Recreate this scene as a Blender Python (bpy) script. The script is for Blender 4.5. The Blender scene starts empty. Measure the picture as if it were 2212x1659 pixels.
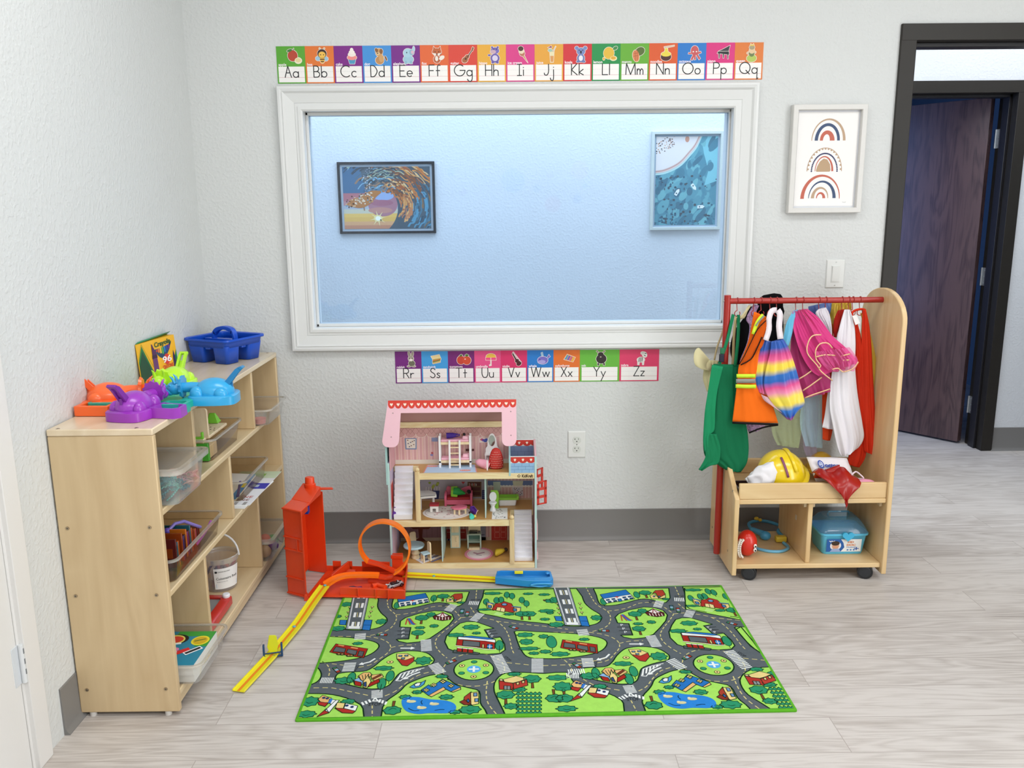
import bpy, bmesh, math, random
from mathutils import Vector, Matrix, Euler
from math import sin, cos, pi, radians, sqrt
SC = bpy.context.scene
COL = SC.collection
# ---------------------------------------------------------------- camera, exposure, lights
FPX = 1821.1
PITCH, YAW, ROLL = radians(11.6411), radians(-0.32746), radians(-0.49871)
CAM = Vector((0, -3.35, 1.3631))
_f = Vector((-sin(YAW)*cos(PITCH), cos(YAW)*cos(PITCH), -sin(PITCH)))
_r = Vector((cos(YAW), sin(YAW), 0)); _u = _r.cross(_f)
CR = _r*cos(ROLL) + _u*sin(ROLL); CU = -_r*sin(ROLL) + _u*cos(ROLL); CF = _f
cd = bpy.data.cameras.new('camera'); co = bpy.data.objects.new('camera', cd); COL.objects.link(co)
m = Matrix.Identity(4)
for i in range(3):
    m[i][0], m[i][1], m[i][2], m[i][3] = CR[i], CU[i], -CF[i], CAM[i]
co.matrix_world = m
cd.sensor_width = 36; cd.lens = FPX/2212*36; cd.clip_start = .02; cd.clip_end = 60
SC.camera = co
SC.view_settings.view_transform = 'Standard'; SC.view_settings.look = 'None'
SC.view_settings.gamma = 1; SC.view_settings.use_curve_mapping = False
SC.view_settings.exposure = EXPOSURE = 0.17
W = bpy.data.worlds.new('world'); SC.world = W; W.use_nodes = True
W.node_tree.nodes['Background'].inputs[0].default_value = (.85, .92, 1, 1)
W.node_tree.nodes['Background'].inputs[1].default_value = .35
def area(name, loc, size, power, color=(1, 1, 1), rot=(0, 0, 0), spread=180):
    l = bpy.data.lights.new(name, 'AREA'); l.shape = 'RECTANGLE'; l.size, l.size_y = size
    l.energy = power; l.color = color; l.spread = radians(spread)
    o = bpy.data.objects.new(name, l); COL.objects.link(o); o.location = loc; o.rotation_euler = rot
    return o
# four ceiling troffers of the play room, an added soft fill at the right wall, two cool panels in the hallway
area('ceiling_light_panel', (-.15, -1.5, 2.68), (1.2, .6), 15, (.975, .99, 1))
area('ceiling_light_panel', (1.9, -1.5, 2.68), (1.2, .6), 13, (.975, .99, 1))
area('ceiling_light_panel', (-.15, -3.9, 2.68), (1.2, .6), 22, (.975, .99, 1))
area('ceiling_light_panel', (1.9, -3.9, 2.68), (1.2, .6), 20, (.975, .99, 1))
area('added_side_fill', (3.3, -3.6, 1.5), (3.0, 1.8), 72, (.95, .98, 1), (0, radians(90), 0))  # unseen fill light, added to brighten the left wall
area('hallway_light_panel', (-.7, .66, 2.42), (2.4, 1.0), 26, (.80, .89, 1))
area('hallway_light_panel', (1.15, .66, 2.42), (1.4, 1.0), 18, (.84, .92, 1))
area('hallway_light_panel', (2.9, .66, 2.42), (1.6, 1.0), 12, (.92, .95, 1))
area('added_blue_light', (.93, 1.98, 1.25), (1.5, 1.05), 15, (.28, .46, 1), (0, radians(-90), 0))  # unseen blue light, added to give the brown door its blue reflection

# ---------------------------------------------------------------- reading points of the photograph on real planes
def ray(px, py): return CF*FPX + CR*(px-1106) - CU*(py-829.5)
def on(px, py, ax, v):
    d = ray(px, py); return CAM + d*((v-CAM[ax])/d[ax])
def onp(px, py, P0, N):
    d = ray(px, py); return CAM + d*((P0-CAM).dot(N)/d.dot(N))

# ---------------------------------------------------------------- materials
def lin(h):
    h = h.lstrip('#'); c = [int(h[i:i+2], 16)/255 for i in (0, 2, 4)]
    return tuple((x/12.92 if x <= .04045 else ((x+.055)/1.055)**2.4) for x in c)+(1,)
_M = {}
def newmat(name):
    mt = bpy.data.materials.new(name); mt.use_nodes = True
    return mt, mt.node_tree.nodes, mt.node_tree.links, mt.node_tree.nodes['Principled BSDF']
def C(h, rough=.5, metal=0, spec=.5, coat=0, bump=0, bscale=300, var=0, vscale=8, sheen=0):
    k = ('C', h, rough, metal, spec, coat, bump, bscale, var, vscale, sheen)
    if k in _M: return _M[k]
    mt, N, L, P = newmat('paint_'+h.strip('#'))
    c = lin(h); P.inputs['Base Color'].default_value = c
    P.inputs['Roughness'].default_value = rough; P.inputs['Metallic'].default_value = metal
    P.inputs['Specular IOR Level'].default_value = spec
    if coat: P.inputs['Coat Weight'].default_value = coat
    if sheen: P.inputs['Sheen Weight'].default_value = sheen
    tc = None
    if bump or var:
        tc = N.new('ShaderNodeTexCoord')
    if var:
        n = N.new('ShaderNodeTexNoise'); n.inputs['Scale'].default_value = vscale; n.inputs['Detail'].default_value = 4
        L.new(tc.outputs['Object'], n.inputs['Vector'])
        mr = N.new('ShaderNodeMapRange'); mr.inputs[1].default_value = .3; mr.inputs[2].default_value = .7
        mr.inputs[3].default_value = 1-var; mr.inputs[4].default_value = 1+var; L.new(n.outputs[0], mr.inputs[0])
        h_ = N.new('ShaderNodeHueSaturation'); h_.inputs['Color'].default_value = c; L.new(mr.outputs[0], h_.inputs['Value'])
        L.new(h_.outputs[0], P.inputs['Base Color'])
    if bump:
        n = N.new('ShaderNodeTexNoise'); n.inputs['Scale'].default_value = bscale; n.inputs['Detail'].default_value = 3
        L.new(tc.outputs['Object'], n.inputs['Vector'])
        b = N.new('ShaderNodeBump'); b.inputs['Strength'].default_value = bump; b.inputs['Distance'].default_value = .002
        L.new(n.outputs[0], b.inputs['Height']); L.new(b.outputs[0], P.inputs['Normal'])
    _M[k] = mt; return mt
def wood(name, c1, c2, axis=2, scale=1., rough=.4, figure=1., line=.12, c3=None):
    k = ('W', name)
    if k in _M: return _M[k]
    mt, N, L, P = newmat(name)
    tc = N.new('ShaderNodeTexCoord'); mp = N.new('ShaderNodeMapping')
    s = [9*scale]*3; s[axis] = 1.6*scale; mp.inputs['Scale'].default_value = s
    L.new(tc.outputs['Object'], mp.inputs[0])
    n1 = N.new('ShaderNodeTexNoise'); n1.inputs['Scale'].default_value = .8; n1.inputs['Detail'].default_value = 2; n1.inputs['Distortion'].default_value = 1.2*figure
    L.new(mp.outputs[0], n1.inputs['Vector'])
    mp2 = N.new('ShaderNodeMapping'); s2 = [60*scale]*3; s2[axis] = 2.2*scale; mp2.inputs['Scale'].default_value = s2
    L.new(tc.outputs['Object'], mp2.inputs[0])
    n2 = N.new('ShaderNodeTexNoise'); n2.inputs['Scale'].default_value = 1.6; n2.inputs['Detail'].default_value = 5
    L.new(mp2.outputs[0], n2.inputs['Vector'])
    w = N.new('ShaderNodeMath'); w.operation = 'MULTIPLY'; w.inputs[1].default_value = 9*figure; L.new(n1.outputs[0], w.inputs[0])
    fr = N.new('ShaderNodeMath'); fr.operation = 'PINGPONG'; fr.inputs[1].default_value = .5; L.new(w.outputs[0], fr.inputs[0])
    ad = N.new('ShaderNodeMath'); ad.operation = 'MULTIPLY_ADD'; ad.inputs[1].default_value = line*5; L.new(n2.outputs[0], ad.inputs[0]); L.new(fr.outputs[0], ad.inputs[2])
    cr = N.new('ShaderNodeValToRGB'); cr.color_ramp.elements[0].position = .15; cr.color_ramp.elements[0].color = lin(c1)
    cr.color_ramp.elements[1].position = .85; cr.color_ramp.elements[1].color = lin(c2)
    L.new(ad.outputs[0], cr.inputs[0]); L.new(cr.outputs[0], P.inputs['Base Color'])
    P.inputs['Roughness'].default_value = rough
    _M[k] = mt; return mt
def clear(name, tint='#ffffff', refl=1.0, frost=0.0, rough=.05):
    k = ('G', name)
    if k in _M: return _M[k]
    mt, N, L, P = newmat(name); N.remove(P)
    tr = N.new('ShaderNodeBsdfTransparent'); tr.inputs[0].default_value = lin(tint)
    gl = N.new('ShaderNodeBsdfGlossy'); gl.inputs['Roughness'].default_value = rough
    fr = N.new('ShaderNodeLayerWeight'); fr.inputs[0].default_value = .5
    pw = N.new('ShaderNodeMath'); pw.operation = 'POWER'; pw.inputs[1].default_value = 4; L.new(fr.outputs['Facing'], pw.inputs[0])
    m5 = N.new('ShaderNodeMath'); m5.operation = 'MULTIPLY_ADD'; m5.inputs[1].default_value = .8; m5.inputs[2].default_value = .045; L.new(pw.outputs[0], m5.inputs[0])
    mu = N.new('ShaderNodeMath'); mu.operation = 'MULTIPLY'; mu.inputs[1].default_value = refl; mu.use_clamp = True; L.new(m5.outputs[0], mu.inputs[0])
    df = N.new('ShaderNodeBsdfDiffuse'); df.inputs[0].default_value = lin(tint)
    m0 = N.new('ShaderNodeMixShader'); m0.inputs[0].default_value = frost; L.new(tr.outputs[0], m0.inputs[1]); L.new(df.outputs[0], m0.inputs[2])
    mx = N.new('ShaderNodeMixShader'); L.new(mu.outputs[0], mx.inputs[0]); L.new(m0.outputs[0], mx.inputs[1]); L.new(gl.outputs[0], mx.inputs[2])
    L.new(mx.outputs[0], N['Material Output'].inputs[0])
    _M[k] = mt; return mt

# ---------------------------------------------------------------- mesh builder
_TXT = {}
def text2d(s, bold=0):
    """triangulated outline of a string, size 1, baseline origin"""
    k = (s, bold)
    if k in _TXT: return _TXT[k]
    cu = bpy.data.curves.new('t', 'FONT'); cu.body = s; cu.size = 1; cu.offset = bold; cu.resolution_u = 3
    o = bpy.data.objects.new('t', cu); COL.objects.link(o); bpy.context.view_layer.update()
    me = o.to_mesh()
    V = [(v.co.x, v.co.y) for v in me.vertices]; F = [tuple(p.vertices) for p in me.polygons]
    o.to_mesh_clear(); bpy.data.objects.remove(o); bpy.data.curves.remove(cu)
    xs = [v[0] for v in V] or [0]; w = (min(xs), max(xs))
    _TXT[k] = (V, F, w); return _TXT[k]
class MB:
    def __init__(s): s.v = []; s.f = []; s.fm = []; s.mats = []; s.uid = {}
    def mi(s, m):
        if m is None: m = C('#cccccc')
        if isinstance(m, str): m = C(m)
        if m.name not in s.uid: s.uid[m.name] = len(s.mats); s.mats.append(m)
        return s.uid[m.name]
    def add(s, V, F, m=None, T=None):
        b = len(s.v)
        for p in V:
            p = Vector(p); s.v.append(T @ p if T is not None else p)
        i = s.mi(m)
        for f in F: s.f.append(tuple(b+q for q in f)); s.fm.append(i)
        return s
    def box(s, x0, x1, y0, y1, z0, z1, m=None, T=None):
        V = [(x, y, z) for z in (z0, z1) for y in (y0, y1) for x in (x0, x1)]
        return s.add(V, [(0, 2, 3, 1), (4, 5, 7, 6), (0, 1, 5, 4), (2, 6, 7, 3), (0, 4, 6, 2), (1, 3, 7, 5)], m, T)
    def hexa(s, B, Tp, m=None, T=None):
        """bottom ring B and top ring Tp (same count), closed"""
        n = len(B); V = list(B)+list(Tp)
        F = [tuple(range(n))[::-1], tuple(range(n, 2*n))]+[(i, (i+1) % n, n+(i+1) % n, n+i) for i in range(n)]
        return s.add(V, F, m, T)
    def prism(s, P, d0, d1, ax=2, m=None, T=None):
        """2D outline P extruded along axis ax; P coords are the other two axes in order"""
        def mk(p, d):
            q = list(p); q.insert(ax, d); return tuple(q)
        return s.hexa([mk(p, d0) for p in P], [mk(p, d1) for p in P], m, T)
    def loft(s, rings, m=None, caps=True, closed=True, T=None):
        n = len(rings[0]); V = [p for r in rings for p in r]; F = []
        for i in range(len(rings)-1):
            for j in range(n if closed else n-1):
                k = (j+1) % n; F.append((i*n+j, i*n+k, (i+1)*n+k, (i+1)*n+j))
        if caps and closed: F += [tuple(range(n))[::-1], tuple(range((len(rings)-1)*n, len(rings)*n))]
        return s.add(V, F, m, T)
    def grid(s, rows, m=None, T=None): return s.loft(rows, m, False, False, T)
    def lathe(s, prof, c=(0, 0, 0), m=None, n=24, ax=2, caps=True, T=None, sx=1, sy=1):
        rings = []
        for r, h in prof:
            R = []
            for j in range(n):
                a = 2*pi*j/n; p = [r*cos(a)*sx, r*sin(a)*sy]; p.insert(ax, h)
                R.append((p[0]+c[0], p[1]+c[1], p[2]+c[2]))
            rings.append(R)
        return s.loft(rings, m, caps, True, T)
    def cyl(s, p0, p1, r0, r1=None, m=None, n=16, T=None): return s.tube([p0, p1], [r0, r0 if r1 is None else r1], m, n, T)
    def tube(s, path, r, m=None, n=8, T=None, closed=False):
        P = [Vector(p) for p in path]; k = len(P)
        if not isinstance(r, (list, tuple)): r = [r]*k
        rings = []; up = None
        for i in range(k):
            if closed: t = P[(i+1) % k]-P[i-1]
            else: t = P[min(i+1, k-1)]-P[max(i-1, 0)]
            t.normalize()
            if up is None:
                a = Vector((0, 0, 1)) if abs(t.z) < .9 else Vector((1, 0, 0)); up = (a-t*a.dot(t)).normalized()
            else:
                up = up-t*up.dot(t)
                up = up.normalized() if up.length > 1e-6 else t.orthogonal().normalized()
            b = t.cross(up)
            rings.append([tuple(P[i]+(up*cos(2*pi*j/n)+b*sin(2*pi*j/n))*r[i]) for j in range(n)])
        if closed: rings.append(rings[0]); return s.loft(rings, m, False, True, T)
        return s.loft(rings, m, True, True, T)
    def ball(s, c, r, m=None, n=16, k=10, T=None, z0=-1, z1=1):
        if not isinstance(r, (list, tuple)): r = (r, r, r)
        rings = []
        for i in range(k+1):
            zz = z0+(z1-z0)*(1-cos(pi*i/k))/2; q = sqrt(max(1e-6, 1-zz*zz))
            rings.append([(c[0]+r[0]*q*cos(2*pi*j/n), c[1]+r[1]*q*sin(2*pi*j/n), c[2]+r[2]*zz) for j in range(n)])
        return s.loft(rings, m, True, True, T)
    def build(s, name, parent=None, bevel=0, seg=2, smooth=35, solid=0, sub=0, at=None, offset=0):
        me = bpy.data.meshes.new(name)
        o0 = Vector(at) if at is not None else Vector((0, 0, 0))
        me.from_pydata([tuple(Vector(v)-o0) for v in s.v], [], s.f)
        for q in s.mats: me.materials.append(q)
        me.polygons.foreach_set('material_index', s.fm)
        if smooth:
            me.polygons.foreach_set('use_smooth', [True]*len(me.polygons)); me.set_sharp_from_angle(angle=radians(smooth))
        me.update()
        bm = bmesh.new(); bm.from_mesh(me); bmesh.ops.recalc_face_normals(bm, faces=bm.faces) if not getattr(s, 'keepn', 0) else None
        bm.to_mesh(me); bm.free()
        o = bpy.data.objects.new(name, me); COL.objects.link(o); o.location = o0
        if solid:
            q = o.modifiers.new('solid', 'SOLIDIFY'); q.thickness = solid; q.offset = offset
        if bevel:
            q = o.modifiers.new('bevel', 'BEVEL'); q.width = bevel; q.segments = seg; q.limit_method = 'ANGLE'; q.angle_limit = radians(40)
            q.harden_normals = False
        if sub:
            q = o.modifiers.new('sub', 'SUBSURF'); q.levels = sub; q.render_levels = sub
        if parent is not None:
            o.parent = parent
            w = Vector((0, 0, 0)); q = parent
            while q is not None: w += q.location; q = q.parent
            if at is None: me.transform(Matrix.Translation(-w))
            else: o.location = o0-w
        return o
# ---- flat printed matter: layered outlines on a plane
class Flat:
    """draws on a plane: tf maps user coordinates to a point, nrm is the outward normal"""
    def __init__(s, mb, tf, nrm, eps=.00015, clip=None, rough=.5):
        s.mb = mb; s.tf = tf; s.n = Vector(nrm).normalized(); s.e = eps; s.clip = clip; s.rough = rough
    def mat(s, c): return C(c, s.rough) if isinstance(c, str) else c
    def poly(s, P, c, lv=1):
        if s.clip: P = clipr(P, s.clip)
        if len(P) < 3: return
        s.k = (getattr(s, 'k', 0)+1) % 9
        q = [s.tf(*p)+s.n*s.e*(lv+.09*s.k) for p in P]
        s.mb.add(q, [tuple(range(len(q)))], s.mat(c))
    def rect(s, x0, y0, x1, y1, c, lv=1): s.poly([(x0, y0), (x1, y0), (x1, y1), (x0, y1)], c, lv)
    def ell(s, cx, cy, rx, ry, c, lv=1, n=20, a0=0, a1=2*pi, rot=0):
        full = abs(a1-a0-2*pi) < 1e-6
        P = [(cos(a0+(a1-a0)*i/(n if full else n-1)), sin(a0+(a1-a0)*i/(n if full else n-1))) for i in range(n)]
        cr, sr = cos(rot), sin(rot)
        s.poly([(cx+rx*x*cr-ry*y*sr, cy+rx*x*sr+ry*y*cr) for x, y in P], c, lv)
    def line(s, P, w, c, lv=1, closed=False, cap=True):
        P = [tuple(p) for p in P]
        if closed: P = P+[P[0]]
        for (a, b), (x, y) in zip(P, P[1:]):
            d = math.hypot(x-a, y-b)
            if d < 1e-9: continue
            nx, ny = -(y-b)/d*w/2, (x-a)/d*w/2; ex, ey = ((x-a)/d*w*.35, (y-b)/d*w*.35) if cap else (0, 0)
            s.poly([(a+nx-ex, b+ny-ey), (x+nx+ex, y+ny+ey), (x-nx+ex, y-ny+ey), (a-nx-ex, b-ny-ey)], c, lv)
    def outl(s, P, c, w, lc='#14301f', lv=1):
        s.poly(P, c, lv); s.line(P, w, lc, lv+1, True)
    def dash(s, P, w, on_, off, c, lv=1):
        pos = 0.; tot = on_+off
        for (a, b), (x, y) in zip(P, P[1:]):
            d = math.hypot(x-a, y-b)
            if d < 1e-9: continue
            t = 0.
            while t < d:
                ph = pos % tot; st = (on_-ph) if ph < on_ else (tot-ph); st = min(st, d-t)+1e-6
                if ph < on_-1e-4:
                    u0, u1 = t/d, min(1, (t+st)/d)
                    s.line([(a+(x-a)*u0, b+(y-b)*u0), (a+(x-a)*u1, b+(y-b)*u1)], w, c, lv, cap=False)
                t += st; pos += st
    def text(s, t, x, y, h, c, lv=2, ax=(1, 0), ay=(0, 1), align=0, bold=0, wid=None):
        """h = size; ax/ay the writing directions in user coordinates"""
        V, F, (w0, w1) = text2d(t, bold)
        if not F: return
        sx = h if wid is None else wid/(w1-w0); off = -w0-(w1-w0)*align
        q = [s.tf(x+ax[0]*(a+off)*sx+ay[0]*b*h, y+ax[1]*(a+off)*sx+ay[1]*b*h)+s.n*s.e*lv for a, b in V]
        s.mb.add(q, F, s.mat(c))
def clipr(P, R):
    x0, y0, x1, y1 = R
    for ax, v, sg in ((0, x0, 1), (0, x1, -1), (1, y0, 1), (1, y1, -1)):
        O = []
        for i in range(len(P)):
            a, b = P[i-1], P[i]; ia = (a[ax]-v)*sg >= 0; ib = (b[ax]-v)*sg >= 0
            if ia != ib:
                t = (v-a[ax])/(b[ax]-a[ax]); O.append(tuple(a[k]+(b[k]-a[k])*t for k in (0, 1)))
            if ib: O.append(b)
        P = O
        if not P: return []
    return P
def smooth2(P, k=4, closed=True):
    """Catmull-Rom through points"""
    n = len(P); O = []
    for i in range(n if closed else n-1):
        p0, p1, p2, p3 = (P[(i-1) % n], P[i], P[(i+1) % n], P[(i+2) % n]) if closed else (P[max(i-1, 0)], P[i], P[i+1], P[min(i+2, n-1)])
        for j in range(k):
            t = j/k
            O.append(tuple(.5*(2*b+(c-a)*t+(2*a-5*b+4*c-d)*t*t+(-a+3*b-3*c+d)*t**3) for a, b, c, d in zip(p0, p1, p2, p3)))
    if not closed: O.append(tuple(P[-1]))
    return O
def rrect(x0, y0, x1, y1, r, k=4):
    O = []
    for cx, cy, a in ((x1-r, y0+r, -pi/2), (x1-r, y1-r, 0), (x0+r, y1-r, pi/2), (x0+r, y0+r, pi)):
        O += [(cx+r*cos(a+pi/2*i/k), cy+r*sin(a+pi/2*i/k)) for i in range(k+1)]
    return O
# ---------------------------------------------------------------- naming
def tag(o, label=None, cat=None, group=None, kind=None):
    if label: o['label'] = label
    if cat: o['category'] = cat
    if group: o['group'] = group
    if kind: o['kind'] = kind
    return o
def thing(name, label, cat, loc=(0, 0, 0), group=None):
    o = bpy.data.objects.new(name, None); COL.objects.link(o); o.location = loc; o.empty_display_size = .05
    return tag(o, label, cat, group)
def struct(o): o['kind'] = 'structure'; return o
def copy_tree(o, parent=None):
    c = o.copy(); COL.objects.link(c); c.parent = parent
    for ch in [q for q in bpy.data.objects if q.parent == o]: copy_tree(ch, c)
    return c
def TR(loc=(0, 0, 0), rot=(0, 0, 0), s=1):
    return Matrix.Translation(loc) @ Euler([radians(a) for a in rot]).to_matrix().to_4x4() @ Matrix.Scale(s, 4)
random.seed(7)
# ================================================================ SETTING
def mat_wall(name, c, bump=.35, sc=85):
    mt, N, L, P = newmat(name)
    P.inputs['Base Color'].default_value = lin(c); P.inputs['Roughness'].default_value = .55; P.inputs['Specular IOR Level'].default_value = .3
    g = N.new('ShaderNodeNewGeometry')
    n = N.new('ShaderNodeTexNoise'); n.inputs['Scale'].default_value = sc; n.inputs['Detail'].default_value = 2; n.inputs['Roughness'].default_value = .4
    L.new(g.outputs['Position'], n.inputs['Vector'])
    cr = N.new('ShaderNodeValToRGB'); cr.color_ramp.elements[0].position = .45; cr.color_ramp.elements[1].position = .66
    L.new(n.outputs[0], cr.inputs[0])
    b = N.new('ShaderNodeBump'); b.inputs['Strength'].default_value = bump; b.inputs['Distance'].default_value = .0022
    L.new(cr.outputs[0], b.inputs['Height']); L.new(b.outputs[0], P.inputs['Normal'])
    return mt
WALL = mat_wall('wall_paint', '#d6d8d7'); WALLH = mat_wall('hall_wall_paint', '#dfe2e6', .3)
CEIL = C('#f0f0ee', .8)
def mat_floor():
    mt, N, L, P = newmat('vinyl_planks')
    g = N.new('ShaderNodeNewGeometry')
    mp = N.new('ShaderNodeMapping'); mp.inputs['Location'].default_value = (.35, .07, 0); L.new(g.outputs['Position'], mp.inputs[0])
    br = N.new('ShaderNodeTexBrick'); L.new(mp.outputs[0], br.inputs['Vector'])
    br.inputs['Color1'].default_value = (0, 0, 0, 1); br.inputs['Color2'].default_value = (1, 1, 1, 1); br.inputs['Mortar'].default_value = (.5, .5, .5, 1)
    br.inputs['Scale'].default_value = 1; br.inputs['Mortar Size'].default_value = .0011; br.inputs['Mortar Smooth'].default_value = .1
    br.inputs['Brick Width'].default_value = 1.22; br.inputs['Row Height'].default_value = .152; br.offset = .37; br.offset_frequency = 2
    # grain coordinates, shifted per plank
    sep = N.new('ShaderNodeSeparateXYZ'); L.new(g.outputs['Position'], sep.inputs[0])
    ad = N.new('ShaderNodeMath'); ad.operation = 'MULTIPLY_ADD'; ad.inputs[1].default_value = 17; L.new(br.outputs['Color'], ad.inputs[0]); L.new(sep.outputs[0], ad.inputs[2])
    fl = N.new('ShaderNodeMath'); fl.operation = 'MULTIPLY_ADD'; fl.inputs[1].default_value = 5; L.new(br.outputs['Color'], fl.inputs[0]); L.new(sep.outputs[1], fl.inputs[2])
    cb = N.new('ShaderNodeCombineXYZ'); L.new(ad.outputs[0], cb.inputs[0]); L.new(fl.outputs[0], cb.inputs[1])
    m1 = N.new('ShaderNodeMapping'); m1.inputs['Scale'].default_value = (1.1, 9, 1); L.new(cb.outputs[0], m1.inputs[0])
    n1 = N.new('ShaderNodeTexNoise'); n1.inputs['Scale'].default_value = 1.3; n1.inputs['Detail'].default_value = 2.5; n1.inputs['Distortion'].default_value = .5; L.new(m1.outputs[0], n1.inputs['Vector'])
    k = N.new('ShaderNodeMath'); k.operation = 'MULTIPLY'; k.inputs[1].default_value = 11; L.new(n1.outputs[0], k.inputs[0])
    pp = N.new('ShaderNodeMath'); pp.operation = 'PINGPONG'; pp.inputs[1].default_value = .5; L.new(k.outputs[0], pp.inputs[0])
    m2 = N.new('ShaderNodeMapping'); m2.inputs['Scale'].default_value = (5, 130, 1); L.new(cb.outputs[0], m2.inputs[0])
    n2 = N.new('ShaderNodeTexNoise'); n2.inputs['Scale'].default_value = 1; n2.inputs['Detail'].default_value = 5; n2.inputs['Roughness'].default_value = .65; L.new(m2.outputs[0], n2.inputs['Vector'])
    m3 = N.new('ShaderNodeMapping'); m3.inputs['Scale'].default_value = (1.3, 6, 1); L.new(cb.outputs[0], m3.inputs[0])
    n3 = N.new('ShaderNodeTexNoise'); n3.inputs['Scale'].default_value = 2.2; n3.inputs['Detail'].default_value = 3; L.new(m3.outputs[0], n3.inputs['Vector'])
    a1 = N.new('ShaderNodeMath'); a1.operation = 'MULTIPLY_ADD'; a1.inputs[1].default_value = .55; L.new(pp.outputs[0], a1.inputs[0])
    a2 = N.new('ShaderNodeMath'); a2.operation = 'MULTIPLY_ADD'; a2.inputs[1].default_value = .9; L.new(n2.outputs[0], a2.inputs[0]); L.new(a2.outputs[0], a1.inputs[2])
    a3 = N.new('ShaderNodeMath'); a3.operation = 'MULTIPLY'; a3.inputs[1].default_value = .75; L.new(n3.outputs[0], a3.inputs[0]); L.new(a3.outputs[0], a2.inputs[2])
    a4 = N.new('ShaderNodeMath'); a4.operation = 'MULTIPLY_ADD'; a4.inputs[1].default_value = .2; L.new(br.outputs['Color'], a4.inputs[0]); L.new(a1.outputs[0], a4.inputs[2])
    cr = N.new('ShaderNodeValToRGB'); e = cr.color_ramp.elements
    e[0].position = .55; e[0].color = lin('#837972'); e[1].position = 1.0; e[1].color = lin('#cbc4be')
    q = cr.color_ramp.elements.new(.78); q.color = lin('#afa69f')
    mr = N.new('ShaderNodeMapRange'); mr.inputs[1].default_value = 0; mr.inputs[2].default_value = 1.5; L.new(a4.outputs[0], mr.inputs[0])
    e[0].position = .36; q.position = .52; e[2].position = .8
    L.new(mr.outputs[0], cr.inputs[0])
    mx = N.new('ShaderNodeMix'); mx.data_type = 'RGBA'; L.new(br.outputs['Fac'], mx.inputs[0]); L.new(cr.outputs[0], mx.inputs[6]); mx.inputs[7].default_value = lin('#a39a93')
    L.new(mx.outputs[2], P.inputs['Base Color'])
    P.inputs['Roughness'].default_value = .42; P.inputs['Specular IOR Level'].default_value = .4
    b = N.new('ShaderNodeBump'); b.inputs['Strength'].default_value = .15; b.inputs['Distance'].default_value = .001; L.new(a1.outputs[0], b.inputs['Height']); L.new(b.outputs[0], P.inputs['Normal'])
    return mt
XL, XR, YF, ZC = -1.192, 3.4, -6.2, 2.75
WT = .125               # back wall thickness
HY = 1.26               # far wall of the hallway
struct(MB().box(-3.2, 5.2, YF-.1, 4.6, -.05, 0, mat_floor()).build('floor'))
struct(MB().box(XL-.1, XR+.1, YF-.1, .05, ZC, ZC+.08, CEIL).build('ceiling'))
struct(MB().box(XL-.12, XL, YF, -1.43, 0, ZC, WALL).box(XL-.12, XL, -1.43, WT, 0, ZC, WALL).build('wall_left')) if 0 else None
# left wall with the white door opening near the camera (y -2.35 .. -1.47)
DY0, DY1, DZ = -2.36, -1.455, 2.04
struct(MB().box(XL-.12, XL, YF, DY0, 0, ZC, WALL).box(XL-.12, XL, DY1, 0, 0, ZC, WALL).box(XL-.12, XL, DY0, DY1, DZ, ZC, WALL).build('wall_left'))
struct(MB().box(XR, XR+.1, YF, 0, 0, ZC, WALL).build('wall_right'))
struct(MB().box(XL, XR, YF-.1, YF, 0, ZC, WALL).build('wall_front'))
# back wall with window and doorway openings
WX0, WX1, WZ0, WZ1 = -.770, .876, .905, 1.742
OX0, OX1, OZ = 1.535, 2.46, 1.985
def wall_holes(mb, x0, x1, z0, z1, y0, y1, holes, mt):
    xs = sorted({x0, x1}|{h[0] for h in holes}|{h[1] for h in holes}); zs = sorted({z0, z1}|{h[2] for h in holes}|{h[3] for h in holes})
    for a, b in zip(xs, xs[1:]):
        st = None
        for c, d in zip(zs, zs[1:]):
            if not any(h[0] <= a+1e-6 and b <= h[1]+1e-6 and h[2] <= c+1e-6 and d <= h[3]+1e-6 for h in holes): mb.box(a, b, y0, y1, c, d, mt)
    return mb
struct(wall_holes(MB(), -3.2, 5.2, 0, ZC, 0, WT, [(WX0, WX1, WZ0, WZ1), (OX0, OX1, 0, OZ)], WALL).build('wall_back'))
# hallway
D2X0, D2X1, D2Z = 1.79, 2.70, 1.955
struct(wall_holes(MB(), -3.2, 5.2, 0, ZC, HY, HY+.15, [(D2X0, D2X1, 0, D2Z)], WALLH).build('wall_hallway'))
struct(MB().box(-3.2, 5.2, WT, HY, 2.5, 2.56, CEIL).build('ceiling_hallway'))
struct(MB().box(-3.3, -3.2, WT, HY, 0, ZC, WALLH).build('wall_side_left'))
struct(MB().box(5.2, 5.3, WT, HY, 0, ZC, WALLH).build('wall_side_right'))
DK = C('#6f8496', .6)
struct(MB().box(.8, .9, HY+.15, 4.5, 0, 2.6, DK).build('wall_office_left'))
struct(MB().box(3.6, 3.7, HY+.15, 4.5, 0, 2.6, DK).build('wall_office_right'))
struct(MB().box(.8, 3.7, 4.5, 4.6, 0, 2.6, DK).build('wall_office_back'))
struct(MB().box(.8, 3.7, HY+.15, 4.6, 2.5, 2.6, DK).build('ceiling_office'))
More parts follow.
